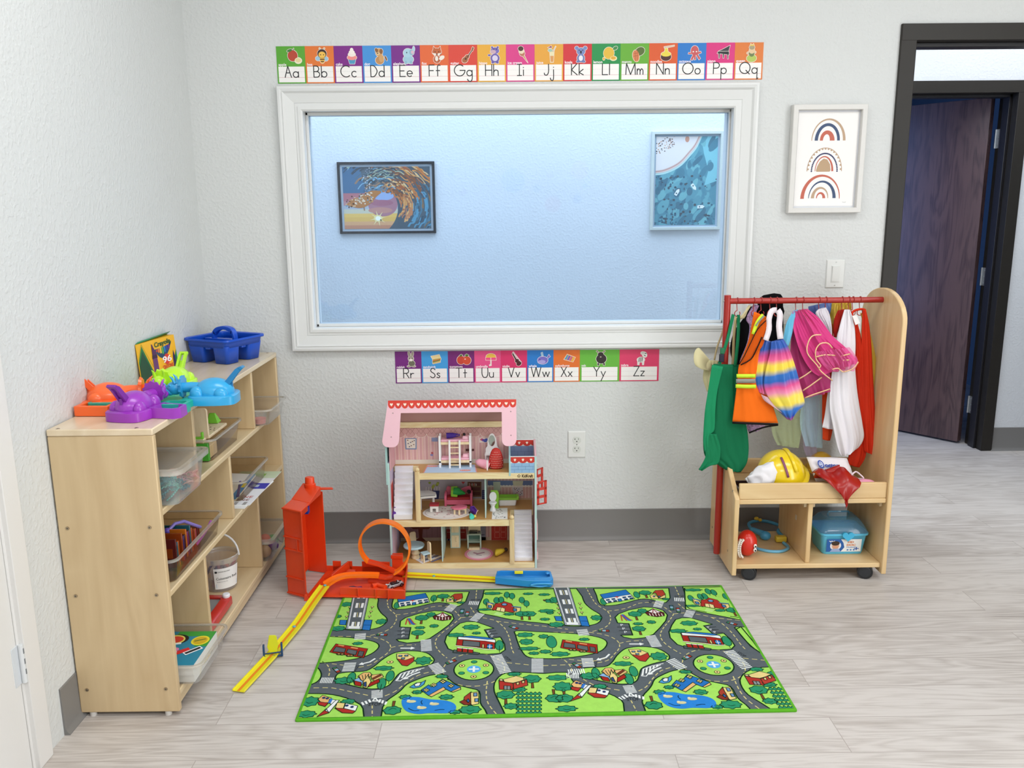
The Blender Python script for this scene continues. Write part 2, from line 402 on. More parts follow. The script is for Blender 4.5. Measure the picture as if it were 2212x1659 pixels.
# vinyl cove baseboards
BB = C('#7c7a78', .38, spec=.45)
def cove(x0, x1, y, sy):
    P = [(0, 0), (.016, 0), (.0155, .003), (.009, .009), (.005, .02), (.0035, .132), (.001, .1345), (0, .1345)]
    return MB().prism([(y+sy*a, b) for a, b in P], x0, x1, 0, BB)
struct(cove(XL+.004, OX0-.052, 0, -1).build('baseboard_back'))
struct(cove(2.745, 5.1, HY, -1).build('baseboard_hallway'))
struct(MB().prism([(XL+a, b) for a, b in [(0, 0), (.016, 0), (.0155, .003), (.009, .009), (.005, .02), (.0035, .132), (.001, .1345), (0, .1345)]], -1.325, -.004, 1, BB).build('baseboard_left'))
bpy.data.objects['baseboard_left'].rotation_euler = (0, 0, 0)
# ---- interior window
TRM = C('#e0e1e0', .35)
GL = clear('window_glass', '#e9f3fc', 1.0, rough=.02)
win = struct(thing('window_1', None, None, (.047, 0, .8)))
def frame_ring(prof, x0, x1, z0, z1, m, y=0):
    """mitred casing: prof = (outward offset from opening, depth toward the room)"""
    rings = []
    for cx, cz, sx, sz in ((x0, z0, -1, -1), (x1, z0, 1, -1), (x1, z1, 1, 1), (x0, z1, -1, 1)):
        rings.append([(cx+sx*o, y-d, cz+sz*o) for o, d in prof])
    mb = MB(); n = len(prof)
    for i in range(4):
        a, b = rings[i], rings[(i+1) % 4]
        mb.add(a+b, [(j, j+1, n+j+1, n+j) for j in range(n-1)], m)
    return mb
cas = [(-.004, -.02), (-.004, .012), (.002, .0165), (.013, .0165), (.0135, .0135), (.024, .0135), (.0245, .011), (.027, .013), (.060, .020), (.067, .027), (.0675, .0235), (.077, .0265), (.085, .0255), (.087, .02), (.087, 0)]
frame_ring(cas, WX0+.001, WX1-.001, WZ0+.001, WZ1-.001, TRM).build('casing', win, smooth=20)
jb = MB()
jb.box(WX0, WX0+.004, -.01, WT+.01, WZ0, WZ1, TRM).box(WX1-.004, WX1, -.01, WT+.01, WZ0, WZ1, TRM).box(WX0, WX1, -.01, WT+.01, WZ0, WZ0+.004, TRM).box(WX0, WX1, -.01, WT+.01, WZ1-.004, WZ1, TRM)
jb.build('jamb', win)
st = MB()
for yy in (.046, .072):
    for a in ((WX0+.004, WX0+.014, WZ0+.004, WZ1-.004), (WX1-.010, WX1-.004, WZ0+.004, WZ1-.004), (WX0+.004, WX1-.004, WZ0+.004, WZ0+.016), (WX0+.004, WX1-.004, WZ1-.016, WZ1-.004)):
        st.box(a[0], a[1], yy-.01, yy+.006, a[2], a[3], TRM)
st.build('glazing_stop', win, bevel=.002)
MB().box(WX0+.006, WX1-.006, .055, .059, WZ0+.006, WZ1-.006, GL).build('pane', win, smooth=0)
# ---- dark steel door frame of the first doorway
DF = C('#24201b', .42, spec=.35); DF2 = C('#1b1a1e', .42)
def door_frame(name, x0, x1, z1, y0, y1, fw, m, mi):
    """hollow metal frame: faces on both sides, jamb with a stop"""
    t = struct(thing(name, None, None, ((x0+x1)/2, (y0+y1)/2, 0)))
    for i, (a, b) in enumerate(((x0-fw, x0+.012), (x1-.012, x1+fw))):
        mb = MB().box(a, b, y0-.012, y1+.012, 0, z1+fw, m)
        s = b if i == 0 else a; d = .014 if i == 0 else -.014
        mb.box(min(s, s+d), max(s, s+d), (y0+y1)/2-.03, (y0+y1)/2+.03, 0, z1-.012, mi)
        mb.build('jamb', t, bevel=.002)
    MB().box(x0-fw+.001, x1+fw-.001, y0-.0125, y1+.0125, z1-.012, z1+fw, m).box(x0+.012, x1-.012, (y0+y1)/2-.03, (y0+y1)/2+.03, z1-.028, z1-.012, mi).build('head', t, bevel=.002)
    return t
door_frame('trim_1', OX0, OX1, OZ, 0, WT, .048, DF, DF2)
t2 = door_frame('trim_2', D2X0, D2X1, D2Z, HY, HY+.15, .05, DF, DF2)
# ---- brown door standing open into the far room
dw = wood('dark_walnut', '#33252a', '#5c4646', 2, 1.5, .27, .55, .2)
hp = Vector((D2X1-.03, HY+.165, 0)); ang = math.atan2(.79, -.61)
door = struct(thing('door_2', None, None, hp))
Td = Matrix.Translation(hp) @ Matrix.Rotation(ang, 4, 'Z')
MB().box(.004, .86, .0, .044, .012, D2Z-.016, dw, Td).build('leaf', door, bevel=.0015)
HG = C('#b9bcc0', .3, .9)
for z in (1.722, .975, .236):
    hb = MB().cyl(hp+Vector((.012, -.012, z-.05)), hp+Vector((.012, -.012, z+.05)), .0065, None, HG, 12)
    hb.box(.006, .05, -.0015, 0, z-.05, z+.05, HG, Td)
    hb.box(hp.x+.0155, hp.x+.0175, hp.y-.05, hp.y-.01, z-.05, z+.05, HG)
    for dz in (-.035, 0, .035):
        hb.cyl(hp+Vector((.014, -.03, z+dz)), hp+Vector((.0172, -.03, z+dz)), .004, None, '#8d9095', 8)
    hb.build('hinge', door)
# ---- white door on the left wall, just shut, with casing and hinge
WD = C('#e3e1de', .4)
door3 = struct(thing('door_1', None, None, (XL, (DY0+DY1)/2, 0)))
MB().box(XL-.045, XL+.001, DY0+.02, DY1-.022, .012, DZ-.02, WD).build('leaf', door3, bevel=.002)
hb = MB().cyl((XL+.008, DY1-.017, .245), (XL+.008, DY1-.017, .345), .0065, None, '#d9dbdc', 12)
hb.box(XL-.002, XL+.003, DY1-.045, DY1-.012, .245, .345, '#d2d6da')
for z in (.268, .295, .322): hb.box(XL+.0135, XL+.0149, DY1-.019, DY1-.015, z-.001, z+.013, '#6e7276')
hb.build('hinge', door3, bevel=.001)
trim3 = struct(thing('trim_3', None, None, (XL, DY1, 0)))
MB().box(XL-.11, XL+.002, DY1-.02, DY1+.0, 0, DZ, WD).box(XL, XL+.014, DY1-.012, DY1+.05, 0, DZ+.06, WD).build('jamb', trim3, bevel=.002)
MB().box(XL-.11, XL+.002, DY0, DY0+.02, 0, DZ, WD).box(XL, XL+.014, DY0-.05, DY0+.012, 0, DZ+.06, WD).build('jamb', trim3, bevel=.002)
MB().box(XL, XL+.0138, DY0-.05, DY1+.05, DZ, DZ+.061, WD).build('head', trim3, bevel=.002)
struct(MB().box(XL-.2, XL-.18, DY0-.2, DY1+.2, 0, DZ+.2, '#5a7db8').build('wall_left_beyond'))
# ---- round decals on the wall behind the camera, seen mirrored in the pane
for i, (x, z, r, c) in enumerate([(1108, 390, 25, '#6fa8e6'), (1194, 441, 17, '#d8808a'), (1252, 367, 19, '#e0b0a8'), (1247, 430, 9, '#5a86e0'), (1188, 380, 8, '#b9a0d8'), (1160, 407, 8, '#7fa0c8'), (1023, 362, 8, '#c9b8e0'), (1000, 416, 8, '#b090c0'), (974, 372, 9, '#80b8d0'), (1264, 401, 6, '#80b8b8')]):
    # mirror ray in the pane plane y=.055 to the wall at YF
    d = ray(x, z); p = CAM+d*((.055-CAM.y)/d.y); t = (p.y-YF)/d.y; q = Vector((p.x+d.x*t, YF, p.z+d.z*t)); R = r/1821*(.055-CAM.y+(.055-YF))
    b = MB(); P = [(q.x+R*cos(a*pi/16), q.z+R*sin(a*pi/16)) for a in range(32)]
    if i == 0: P = [(q.x+R*cos(a), q.z+R*sin(a)) for a in [2.75+4.9+.28*k for k in range(20)]]
    b.prism(P, YF, YF+.001, 1, C(c, .6))
    tag(b.build('wall_decal'), 'round pastel dot decal, seen only as a faint reflection in the window pane', 'decal', 'dot decals mirrored in the window pane')
# ================================================================ BIRCH SHELF UNIT AND WHAT IT HOLDS
BIRCH = wood('birch_ply', '#c9ae85', '#d6bd94', 2, .9, .38, .55, .10)
BIRCHY = wood('birch_ply_lengthwise', '#d4bc94', '#e0caa2', 1, .9, .36, .5, .10)
EDGE = wood('ply_edge', '#b79a70', '#dcc49a', 1, 3, .5, .3, .3)
SX0, SX1, SY0, SY1 = -1.188, -.915, -1.242, -.042
shelf = thing('toy_shelf', 'tall birch plywood toy shelf along the left wall, with open compartments and a flat top', 'shelf', (-1.05, -.64, 0))
def ply(x0, x1, y0, y1, z0, z1, name, m=None, bev=.003):
    return MB().box(x0, x1, y0, y1, z0, z1, m or BIRCHY).build(name, shelf, bevel=bev)
ply(SX0, SX1, SY0, SY1, .802, .82, 'top', wood('birch_top', '#dcc7a6', '#e8d6b8', 1, .9, .2, .5, .08))
ply(SX0, SX1, SY0+.001, SY0+.019, .012, .8018, 'side_panel', BIRCH)
ply(SX0, SX1, SY1-.019, SY1-.001, .012, .8018, 'side_panel', BIRCH)
ply(SX0, SX0+.006, SY0+.019, SY1-.019, .03, .8018, 'back_panel', BIRCH, .001)
ply(SX0+.006, SX1-.001, SY0+.019, SY1-.019, .577, .594, 'shelf_board')
ply(SX0+.006, SX1-.001, SY0+.019, SY1-.019, .345, .362, 'shelf_board')
ply(SX0+.006, SX1-.001, SY0+.019, SY1-.019, .052, .07, 'shelf_board')
ply(SX1-.03, SX1-.012, SY0+.019, SY1-.019, .014, .0518, 'plinth_rail')
for y, z0, z1 in ((-.955, .594, .802), (-.374, .594, .802), (-.668, .362, .577), (-.955, .07, .345), (-.40, .07, .345)):
    ply(SX0+.006, SX1-.002, y-.008, y+.008, z0, z1, 'divider', BIRCH)
for x in (SX0+.03, SX1-.035):
    for y in (SY0+.01, SY1-.01):
        MB().cyl((x, y, 0), (x, y, .0125), .009, .009, '#cfcac4', 12).build('foot', shelf)
SCR = C('#a89880', .3, .8)
for x in (-1.163, -.947):
    for z in (.552, .36, .082):
        MB().cyl((x, SY0+.002, z), (x, SY0-.0012, z), .0052, .0045, SCR, 14).cyl((x, SY0-.001, z), (x, SY0-.0014, z), .002, .002, '#4d4438', 6).build('screw', shelf)
for x, y in ((-1.163, -1.23), (-.96, -1.23), (-1.163, -.37), (-.955, -.37), (-1.155, -.40), (-.945, -.06)):
    MB().cyl((x, y, .818), (x, y, .8208), .0055, .0048, SCR, 14).cyl((x, y, .8205), (x, y, .8211), .002, .002, '#4d4438', 6).build('screw', shelf)
b = MB(); F = Flat(b, lambda x, y: Vector((SX1-.0115, x, y)), (1, 0, 0), .0003)
F.text('Lakeshore', -.86, .024, .017, '#5d3a20', 2, align=.5, wid=.07)
b.build('maker_mark', shelf)
# ---- clear trays
CLR = clear('clear_tray_plastic', '#e3dacb', 1.0, .03, .08); CLR2 = clear('clear_box_plastic', '#f4f5f5', 1.1, .17, .12); RIMM = clear('clear_rim', '#f0ece4', 1.8, .36, .1)
def tray(name, label, x0, x1, y0, y1, z0, z1, m=None, tap=.014, rim=.012, cat='storage tray', group=None, rm=None, slope=.0):
    m = m or CLR; rm = rm or RIMM
    t = thing(name, label, cat, ((x0+x1)/2, (y0+y1)/2, z0), group)
    o = rrect(x0+tap, y0+tap, x1-tap, y1-tap, .02, 5); p = rrect(x0+.004, y0+.004, x1-.004, y1-.004, .024, 5)
    b = MB(); b.hexa([(a, c, z0+.0005) for a, c in o], [(a, c, z0+.003) for a, c in o], m)
    b.loft([[(a, c, z0+.003) for a, c in o], [(a, c, z1-.002) for a, c in p]], m, False)
    b.build('tub', t, smooth=50)
    q = rrect(x0-rim*.3, y0-rim*.3, x1+rim*.3, y1+rim*.3, .028, 5)
    r = MB().loft([[(a, c, z1-.003) for a, c in p], [(a, c, z1) for a, c in p], [(a, c, z1) for a, c in q], [(a, c, z1-.006) for a, c in q], [(a, c, z1-.0065) for a, c in rrect(x0, y0, x1, y1, .026, 5)]], rm, False)
    r.build('rim', t, smooth=40)
    return t
# wooden toy pieces (green/natural) in the second bay
tray('storage_tray', 'clear tray of green and natural wood toy pieces, open bay under the shelf top', -1.175, -.921, -.80, -.50, .5955, .668)
NW = wood('pale_toy_wood', '#e3cba6', '#efdcbd', 2, 4, .5, .4, .15); GR = C('#7cc93c', .45); GD = C('#3f9a2c', .45)
t = thing('wooden_toy_scene', 'natural wood toy base with an upright panel and green lamp, in the clear tray', 'toy', (-1.0, -.65, .6))
MB().box(-1.05, -.955, -.735, -.56, .655, .664, NW, TR()).build('base', t, bevel=.002)
b = MB(); P = rrect(-1.045, .655, -.955, .757, .012)
b.prism([(a, c) for a, c in P], -.742, -.732, 1, NW); b.build('upright_panel', t, bevel=.0015)
b = MB().hexa([(-1.03, -.731, .668), (-.965, -.731, .668), (-.975, -.68, .668), (-1.02, -.68, .668)], [(-1.006, -.729, .72), (-.99, -.729, .72), (-.99, -.712, .72), (-1.006, -.712, .72)], GR)
b.box(-1.008, -.986, -.73, -.71, .72, .74, GR); b.build('green_lamp', t, bevel=.0015)
for i, (x, y) in enumerate([(-1.0, -.66), (-.98, -.65), (-.99, -.62), (-1.02, -.63), (-.972, -.635), (-.965, -.66)]): MB().cyl((x, y, .664), (x, y, .6646), .0028, None, '#4a3520', 8).build('peg_hole', t)
t = thing('toy_archway', 'small green toy arch on a wood block behind the divider, in the clear tray', 'toy', (-1.0, -.78, .6))
b = MB().box(-1.04, -.955, -.79, -.765, .6, .668, NW); b.build('block', t, bevel=.002)
b = MB().prism([(-1.04, .668), (-.955, .668), (-.955, .69), (-.962, .69), (-.962, .675), (-1.033, .675), (-1.033, .69), (-1.04, .69)], -.79, -.78, 1, GR); b.build('arch', t, bevel=.001)
tag(MB().box(-.998, -.94, -.795, -.78, .598, .655, GD, TR()).build('toy_block', bevel=.002), 'dark green block standing in the near corner of the wood toy tray', 'toy block')
tag(MB().box(-.985, -.945, -.77, -.70, .6, .64, NW).build('toy_block', bevel=.002), 'natural wood block lying at the front of the wood toy tray', 'toy block')
tag(MB().hexa([(-1.02, -.575, .665), (-.98, -.575, .665), (-.98, -.54, .665), (-1.02, -.54, .665)], [(-1.01, -.57, .70), (-.99, -.57, .70), (-.99, -.565, .70), (-1.01, -.565, .70)], GR).build('toy_tree', bevel=.002), 'little green tree shaped piece at the far end of the wood toy tray', 'toy')
tag(MB().cyl((-1.04, -.775, .69), (-1.0, -.75, .715), .0045, .0045, NW, 8).build('toy_peg'), 'thin wood peg leaning on the green toy arch', 'toy')
# lidded box at the near end
t = tray('lidded_box', 'clear lidded plastic box of teal and pink bits, near end of the upper row', -1.17, -.872, -1.212, -.985, .5955, .690, CLR2, .016, .01)
b = MB(); a0 = rrect(-1.176, -1.219, -.864, -.977, .028, 5); a1 = rrect(-1.166, -1.208, -.876, -.99, .026, 5)
b.loft([[(x, y, .684) for x, y in a0], [(x, y, .698) for x, y in a0], [(x, y, .7) for x, y in a1], [(x, y, .6945) for x, y in a1], [(x, y, .6955) for x, y in rrect(-1.15, -1.19, -.90, -1.01, .02, 5)]], RIMM, False)
b.add([(x, y, .6955) for x, y in rrect(-1.15, -1.19, -.90, -1.01, .02, 5)], [tuple(range(24))], CLR2); b.build('lid', t, smooth=40)
rnd = random.Random(3)
def bits(name, n, box, cols, label, cat, group, size=.012, kind='rod', flat=False):
    o0 = []
    for i in range(n):
        x = rnd.uniform(box[0], box[1]); y = rnd.uniform(box[2], box[3]); z = rnd.uniform(box[4], box[5]); c = cols[i % len(cols)]
        T = TR((x, y, z), (rnd.uniform(-40, 40) if not flat else 0, rnd.uniform(-40, 40) if not flat else 0, rnd.uniform(0, 360)))
        b = MB()
        if kind == 'rod': b.box(-size, size, -size*.14, size*.14, -size*.14, size*.14, C(c, .4), T)
        elif kind == 'ring':
            b.tube([T @ Vector((size*cos(a), size*sin(a), 0)) for a in [2*pi*k/8 for k in range(8)]], size*.18, C(c, .4), 5, closed=True)
            b.box(-size, size, -size*.14, size*.14, -size*.1, size*.1, C(c, .4), T)
        elif kind == 'lat':
            for k in (-1, 0, 1): b.box(-size, size, k*size*.6-size*.12, k*size*.6+size*.12, -size*.1, size*.1, C(c, .4), T); b.box(k*size*.6-size*.12, k*size*.6+size*.12, -size, size, -size*.1, size*.1, C(c, .4), T)
        o = tag(b.build(name), label, cat, group)
bits('fence_piece', 26, (-1.02, -.90, -1.17, -1.07, .607, .645), ['#3aa6a0', '#2c8f98', '#57b7ae', '#38899a'], 'small teal plastic fence piece inside the near lidded clear box', 'toy', 'teal fence pieces in the lidded box', .016, 'lat')
bits('pink_figure', 18, (-.98, -.895, -1.075, -1.0, .605, .635), ['#e9b3a6', '#f0c4b4', '#d98f8d', '#c9a0b0'], 'small pale pink plastic piece inside the near lidded clear box', 'toy', 'pale pink pieces in the lidded box', .013, 'ring')
tag(MB().box(-1.09, -1.0, -1.17, -1.166, .61, .68, '#4c8f86', TR()).build('fence_sheet'), 'dark teal upright sheet at the near end of the lidded clear box', 'toy')
# far tray with a pink tub
CLR3 = clear('clear_tray_light', '#f4f3f1', 1.4, .09, .08)
tray('storage_tray', 'clear empty looking tray jutting out of the farthest upper bay', -1.17, -.868, -.352, -.11, .5955, .657, CLR3)
t = thing('slime_tub', 'small round clear tub half full of pink dough in the far upper tray', 'tub', (-.92, -.315, .6))
MB().lathe([(.022, .600), (.025, .618)], (-.918, -.315, 0), '#e8706a', 20).build('contents', t)
MB().lathe([(.0235, .599), (.0275, .64), (.028, .642), (.026, .642)], (-.918, -.315, 0), CLR2, 20, caps=False).build('cup', t)
# magnetic tiles
tray('storage_tray', 'clear tray packed with dark see-through magnetic tiles, middle row near end', -1.175, -.912, -1.185, -.785, .3635, .432)
MT = ['#5a1a1c', '#8a3a14', '#c26a1c', '#1f5c6a', '#2a2a66', '#6a2a6a', '#a8521c', '#3a1414']
for i in range(11):
    c = MT[(i*3) % 8]; y = -1.075+.0105*i if i > 2 else -1.09+.009*i
    t_ = MB().box(-1.06, -.945, y-.0035, y+.0035, .372, .445+(.012 if i % 3 == 0 else 0), C(c, .15, spec=.7)); 
    t_.box(-1.05, -.955, y-.0037, y+.0037, .40, .43, C(MT[(i*3+1) % 8], .1))
    tag(t_.build('magnetic_tile', bevel=.001), 'dark see-through magnetic tile in the upright row in the middle tray', 'magnetic tile', 'magnetic tiles standing in the tray')
tag(MB().box(-1.16, -1.02, -1.15, -1.03, .40, .475, C('#3a1210', .15), TR()).build('magnetic_tile_stack', bevel=.002), 'dark maroon block of stacked tiles at the back of the middle tray', 'toy')
for i in range(5):
    c = ['#b8661c', '#c98228', '#7a2c18', '#a04a1a', '#5c1c1c'][i]
    tag(MB().box(-1.03, -.95, -1.0+.024*i-.008, -1.0+.024*i+.008, .37, .432-.002*i, C(c, .15, spec=.7)).build('magnetic_tile', bevel=.001), 'orange or brown magnetic tile at the far end of the row in the middle tray', 'magnetic tile', 'orange magnetic tiles in the tray')
b = MB().tube([(-1.0, -1.01, .45), (-.985, -.99, .466), (-.97, -.96, .462), (-.955, -.93, .44), (-.945, -.9, .42)], .005, C('#8878c8', .35), 8); b.ball((-1.0, -1.012, .452), .010, C('#6a52b8', .35), 10, 6)
tag(b.build('toy_wand'), 'lavender plastic wand leaning over the magnetic tiles', 'toy')
tag(MB().tube([(-.95, -.93, .375), (-.935, -.89, .40), (-.925, -.86, .425)], .004, C('#b65ac8', .35), 8).build('toy_wand'), 'thin magenta plastic stick standing at the front of the magnetic tile tray', 'toy')
# magazines
def card_book(name, label, cat, T, w, h, th, cover, draw=None, group=None):
    b = MB().box(0, w, 0, h, -th, 0, C('#eeeeea', .6), T); b.box(0, w, 0, h, 0, .0006, C(cover, .35), T)
    R = T.to_3x3()
    F = Flat(b, lambda x, y: T @ Vector((x, y, .0006)), R @ Vector((0, 0, 1)), .0002, (0, 0, w, h))
    if draw: draw(F, w, h)
    return tag(b.build(name, smooth=0), label, cat, group)
tray('storage_tray', 'clear tray of workbooks, middle row far end', -1.175, -.923, -.535, -.215, .3695, .442)
def d1(F, w, h):
    F.rect(w*.86, 0, w, h, '#3d8fd6', 1); F.rect(w*.9, h*.45, w*.98, h*.62, '#e8d83a', 2)
    r = random.Random(2)
    for k in range(5):
        y = h*(.9-.17*k)
        F.line([(w*(.08+.05*j), y+r.uniform(-.004, .004)) for j in range(3+2*(k % 3 != 2)+4)], .0035, '#1b1717', 1)
    F.ell(w*.3, h*.33, .01, .006, '#7a2020', 2); F.ell(w*.25, h*.2, .007, .005, '#7a2020', 2)
card_book('workbook', 'white handwriting workbook with blue edge inside the far tray', 'book', TR((-1.125, -.52, .383), (3, 3, 0)), .165, .25, .006, '#f4f3f0', d1)
def d2(F, w, h):
    F.rect(0, h*.45, w, h*.62, '#3a3ab0', 1); F.rect(w*.2, h*.5, w*.8, h*.57, '#b9c7d6', 2); F.rect(0, h*.78, w, h, '#cfe0c0', 1); F.rect(w*.3, h*.84, w*.7, h*.92, '#8fbf5a', 2)
    F.text('FINE', w*.55, h*.19, .03, '#c23a2a', 3); F.text('LINE', w*.55, h*.11, .028, '#7c3a34', 3)
    for k in range(5): F.rect(w*(.02+.2*k), .0, w*(.1+.2*k), h*.08, '#a5a29f', 1)
card_book('workbook', 'thin activity book with a blue band, lying under the far tray at the shelf edge', 'book', TR((-1.06, -.552, .3668), (0, 0, -1.5)), .16, .385, .0018, '#f0f0f2', d2)
card_book('workbook', 'plain white booklet lying under the activity book on the middle shelf', 'book', TR((-1.045, -.575, .3645), (0, 0, -4)), .135, .30, .0018, '#f2f1ee')
b = MB().hexa([(-.965, -.50, .376), (-.955, -.50, .376), (-.955, -.49, .376), (-.965, -.49, .376)], [(-.955, -.485, .43), (-.947, -.485, .43), (-.947, -.478, .43), (-.955, -.478, .43)], C('#4a2a80', .4))
tag(b.build('marker', bevel=.002), 'purple marker standing in front of the workbooks', 'marker')
# bottom row near: tray with boxed sets
tray('storage_tray', 'clear tray of colourful boxed sets jutting out of the lowest near bay', -1.17, -.858, -1.215, -.972, .0715, .135, CLR3)
def d3(F, w, h):
    F.rect(w*.85, h*.55, w, h, '#3ba03a', 1); F.rect(w*.55, h*.85, w, h, '#3ba03a', 1); F.ell(w*.88, h*.72, .026, .028, '#f1df2e', 2); F.ell(w*.88, h*.72, .020, .022, '#d8b21c', 3); F.line([(w*.82, h*.70), (w*.93, h*.76)], .004, '#2a6a2a', 4)
    F.ell(w*.58, h*.76, .036, .03, '#151515', 1); F.ell(w*.55, h*.74, .034, .030, '#f3e36a', 2); F.ell(w*.57, h*.75, .024, .020, '#e2402c', 3); F.line([(w*.5, h*.60), (w*.66, h*.64)], .010, '#ffffff', 3)
    for k in range(8): F.ell(w*(.50+.05*(k % 4)), h*(.46-.08*(k//4)), .013, .012, ['#f08ab8', '#f6b2cf', '#e2639c'][k % 3], 3)
    F.line([(w*.70, h*.36), (w*.80, h*.46)], .020, '#e02a2a', 3); F.line([(w*.82, h*.36), (w*.93, h*.50)], .02, '#ffffff', 3); F.line([(w*.82, h*.36), (w*.93, h*.50)], .011, '#20242a', 4)
    F.line([(w*.5, h*.10), (w*.72, h*.16)], .024, '#ffffff', 3); F.line([(w*.5, h*.10), (w*.72, h*.16)], .014, '#e02a2a', 4)
card_book('coloring_set_box', 'teal boxed coloring set with red lettering on top in the lowest tray', 'box', TR((-1.13, -1.2, .125), (0, 0, 0)), .245, .20, .028, '#1f8aa8', d3)
card_book('coloring_set_box', 'white box under the teal coloring set in the lowest tray', 'box', TR((-1.12, -1.195, .0965), (0, 0, 0)), .235, .195, .022, '#eef0f0')
# bucket of rods
bx, by, bz = -1.018, -.565, .0705
t = thing('rod_bucket', 'round clear bucket of coloured counting rods with a white label and bail handle', 'bucket', (bx, by, bz))
PB = clear('bucket_plastic', '#f6f4f6', 1.2, .2, .1)
MB().lathe([(.001, bz+.001), (.052, bz+.001), (.054, bz+.004), (.061, bz+.106), (.063, bz+.106), (.063, bz+.113)], (bx, by, 0), PB, 32, caps=False).build('pail', t, smooth=50)
MB().lathe([(.0655, bz+.104), (.0665, bz+.108), (.0665, bz+.121), (.064, bz+.123), (.060, bz+.121), (.0585, bz+.117)], (bx, by, 0), RIMM, 32, caps=False).build('rim', t, smooth=50)
hd = [(bx-.066*cos(a)*.97, by-.066*cos(a)*.25-.0, bz+.11+.085*sin(a)) for a in [pi*k/16 for k in range(17)]]
MB().tube(hd, .0035, C('#e6e6e8', .3), 8).build('bail_handle', t)
b = MB(); rows = []
for k in range(11):
    a = radians(-92+9*k); rows.append([(bx+(.0555+.0075*f)*cos(a), by+(.0555+.0075*f)*sin(a), bz+.012+.078*f) for f in (0, 1)])
b.grid(rows, C('#f6f6f6', .4)); R_ = lambda x, y, w=.10: None
def cyltf(x, y):
    a = radians(-92+90*x); f = y
    return Vector((bx+(.056+.0075*f)*cos(a), by+(.056+.0075*f)*sin(a), bz+.012+.078*f))
class CF_(Flat):
    pass
F = CF_(b, cyltf, (.4, -.9, 0), .0002)
F.text('Cuisenaire Rods', .08, .46, .17, '#16161a', 2, wid=.84); F.text('LEARNING RESOURCES', .16, .82, .07, '#33363c', 2, wid=.42); F.ell(.09, .84, .045, .05, '#20242a', 2)
F.rect(.06, .06, .94, .26, '#b9d3ec', 2); F.text('Small Group Set', .1, .34, .06, '#7a7f88', 2, wid=.4)
b.build('label', t, smooth=60)
RC = ['#7a2036', '#2a2f7a', '#c2582c', '#5a2a6a', '#d8d2cc', '#a02838', '#1f2a5a', '#8a3a5a']
for i in range(30):
    a = i*2.4; r = .045*sqrt((i % 15+.5)/15); z = bz+.018+.034*(i//15)
    T = TR((bx+r*cos(a), by+r*sin(a), z+.012*(i % 3)), (rnd.uniform(-35, 35), rnd.uniform(-35, 35), rnd.uniform(0, 360)))
    tag(MB().box(-.004, .004, -.004, .004, -.02, .02, C(RC[i % 8], .4), T).build('counting_rod', bevel=.0008), 'small coloured counting rod inside the labelled clear bucket', 'counting rod', 'counting rods in the bucket')
# red drawing toy lying on the bottom shelf
t = thing('drawing_toy', 'red framed drawing screen toy with white knobs lying on the bottom shelf', 'toy', (-1.04, -.81, .0705))
RD = C('#c42a20', .3, coat=.3); T = TR((-1.045, -.81, .0785), (4, 0, -3))
b = MB(); P = rrect(-.115, -.098, .115, .098, .014); Q = rrect(-.085, -.062, .085, .075, .01)
b.loft([[(x, y, 0) for x, y in P], [(x, y, .022) for x, y in P], [(x, y, .026) for x, y in rrect(-.11, -.093, .11, .093, .012)], [(x, y, .026) for x, y in Q], [(x, y, .020) for x, y in Q]], RD, False, T=T)
b.build('frame', t, smooth=40)
MB().box(-.09, .09, -.067, .08, .012, .0195, C('#8d9090', .3), T).build('screen', t)
for x in (-.095, .098): MB().lathe([(.012, .026), (.0125, .034), (.010, .038), (.001, .038)], (x, .082, 0), '#ececf0', 20, T=T).build('knob', t, bevel=.001)
# lidded box of play dough, far bottom bay
t = tray('lidded_box', 'small clear lidded box of clay colours in the lowest far bay', -1.15, -.886, -.372, -.13, .0715, .152, CLR3, .016, .01)
b = MB(); a0 = rrect(-1.154, -.376, -.881, -.126, .026, 5)
b.loft([[(x, y, .146) for x, y in a0], [(x, y, .158) for x, y in a0], [(x, y, .16) for x, y in rrect(-1.14, -.36, -.895, -.14, .02, 5)]], RIMM, False); b.add([(x, y, .157) for x, y in rrect(-1.14, -.36, -.895, -.14, .02, 5)], [tuple(range(24))], CLR3); b.build('lid', t, smooth=40)
for i, (x, y, z, r, c, l) in enumerate([(-.93, -.33, .1, .026, '#c49a6a', 'tan lump of clay at the front of the far lidded box'), (-.94, -.28, .13, .022, '#f06a50', 'coral lump of clay on top in the far lidded box'), (-.915, -.26, .095, .02, '#7a4aa0', 'purple lump of clay at the front of the far lidded box'), (-.93, -.215, .1, .024, '#5ab060', 'green lump of clay at the far end of the far lidded box'), (-.96, -.34, .12, .02, '#d8c860', 'yellow lump of clay at the near end of the far lidded box')]):
    tag(MB().ball((x, y, z), (r, r*.9, r*.9), C(c, .6), 14, 8).build('clay_lump'), l, 'modelling clay')
# ---- blue caddy on the shelf top
BL = C('#1450c4', .3, spec=.5)
cad = thing('utensil_caddy', 'royal blue plastic caddy with a centre handle, far end of the shelf top', 'caddy', (-1.05, -.2, .821))
T = TR((-1.060, -.205, .8208), (0, 0, -25)); b = MB()
hw = .098
# four tapered bins in the corners, with arched gaps between
for sx in (-1, 1):
    for sy in (-1, 1):
        g = .024
        def ring(z, tp):
            x0, x1 = sorted((sx*g, sx*(hw-tp))); y0, y1 = sorted((sy*g, sy*(hw-tp))); return [(x, y, z) for x, y in rrect(x0, y0, x1, y1, .012, 4)]
        b.loft([ring(.001, .012), ring(.062, .004), ring(.066, .004)], BL, False, T=T)
        b.add(ring(.002, .012), [tuple(range(20))], BL, T)
b.build('bin', cad, smooth=50, solid=.002)
b = MB()
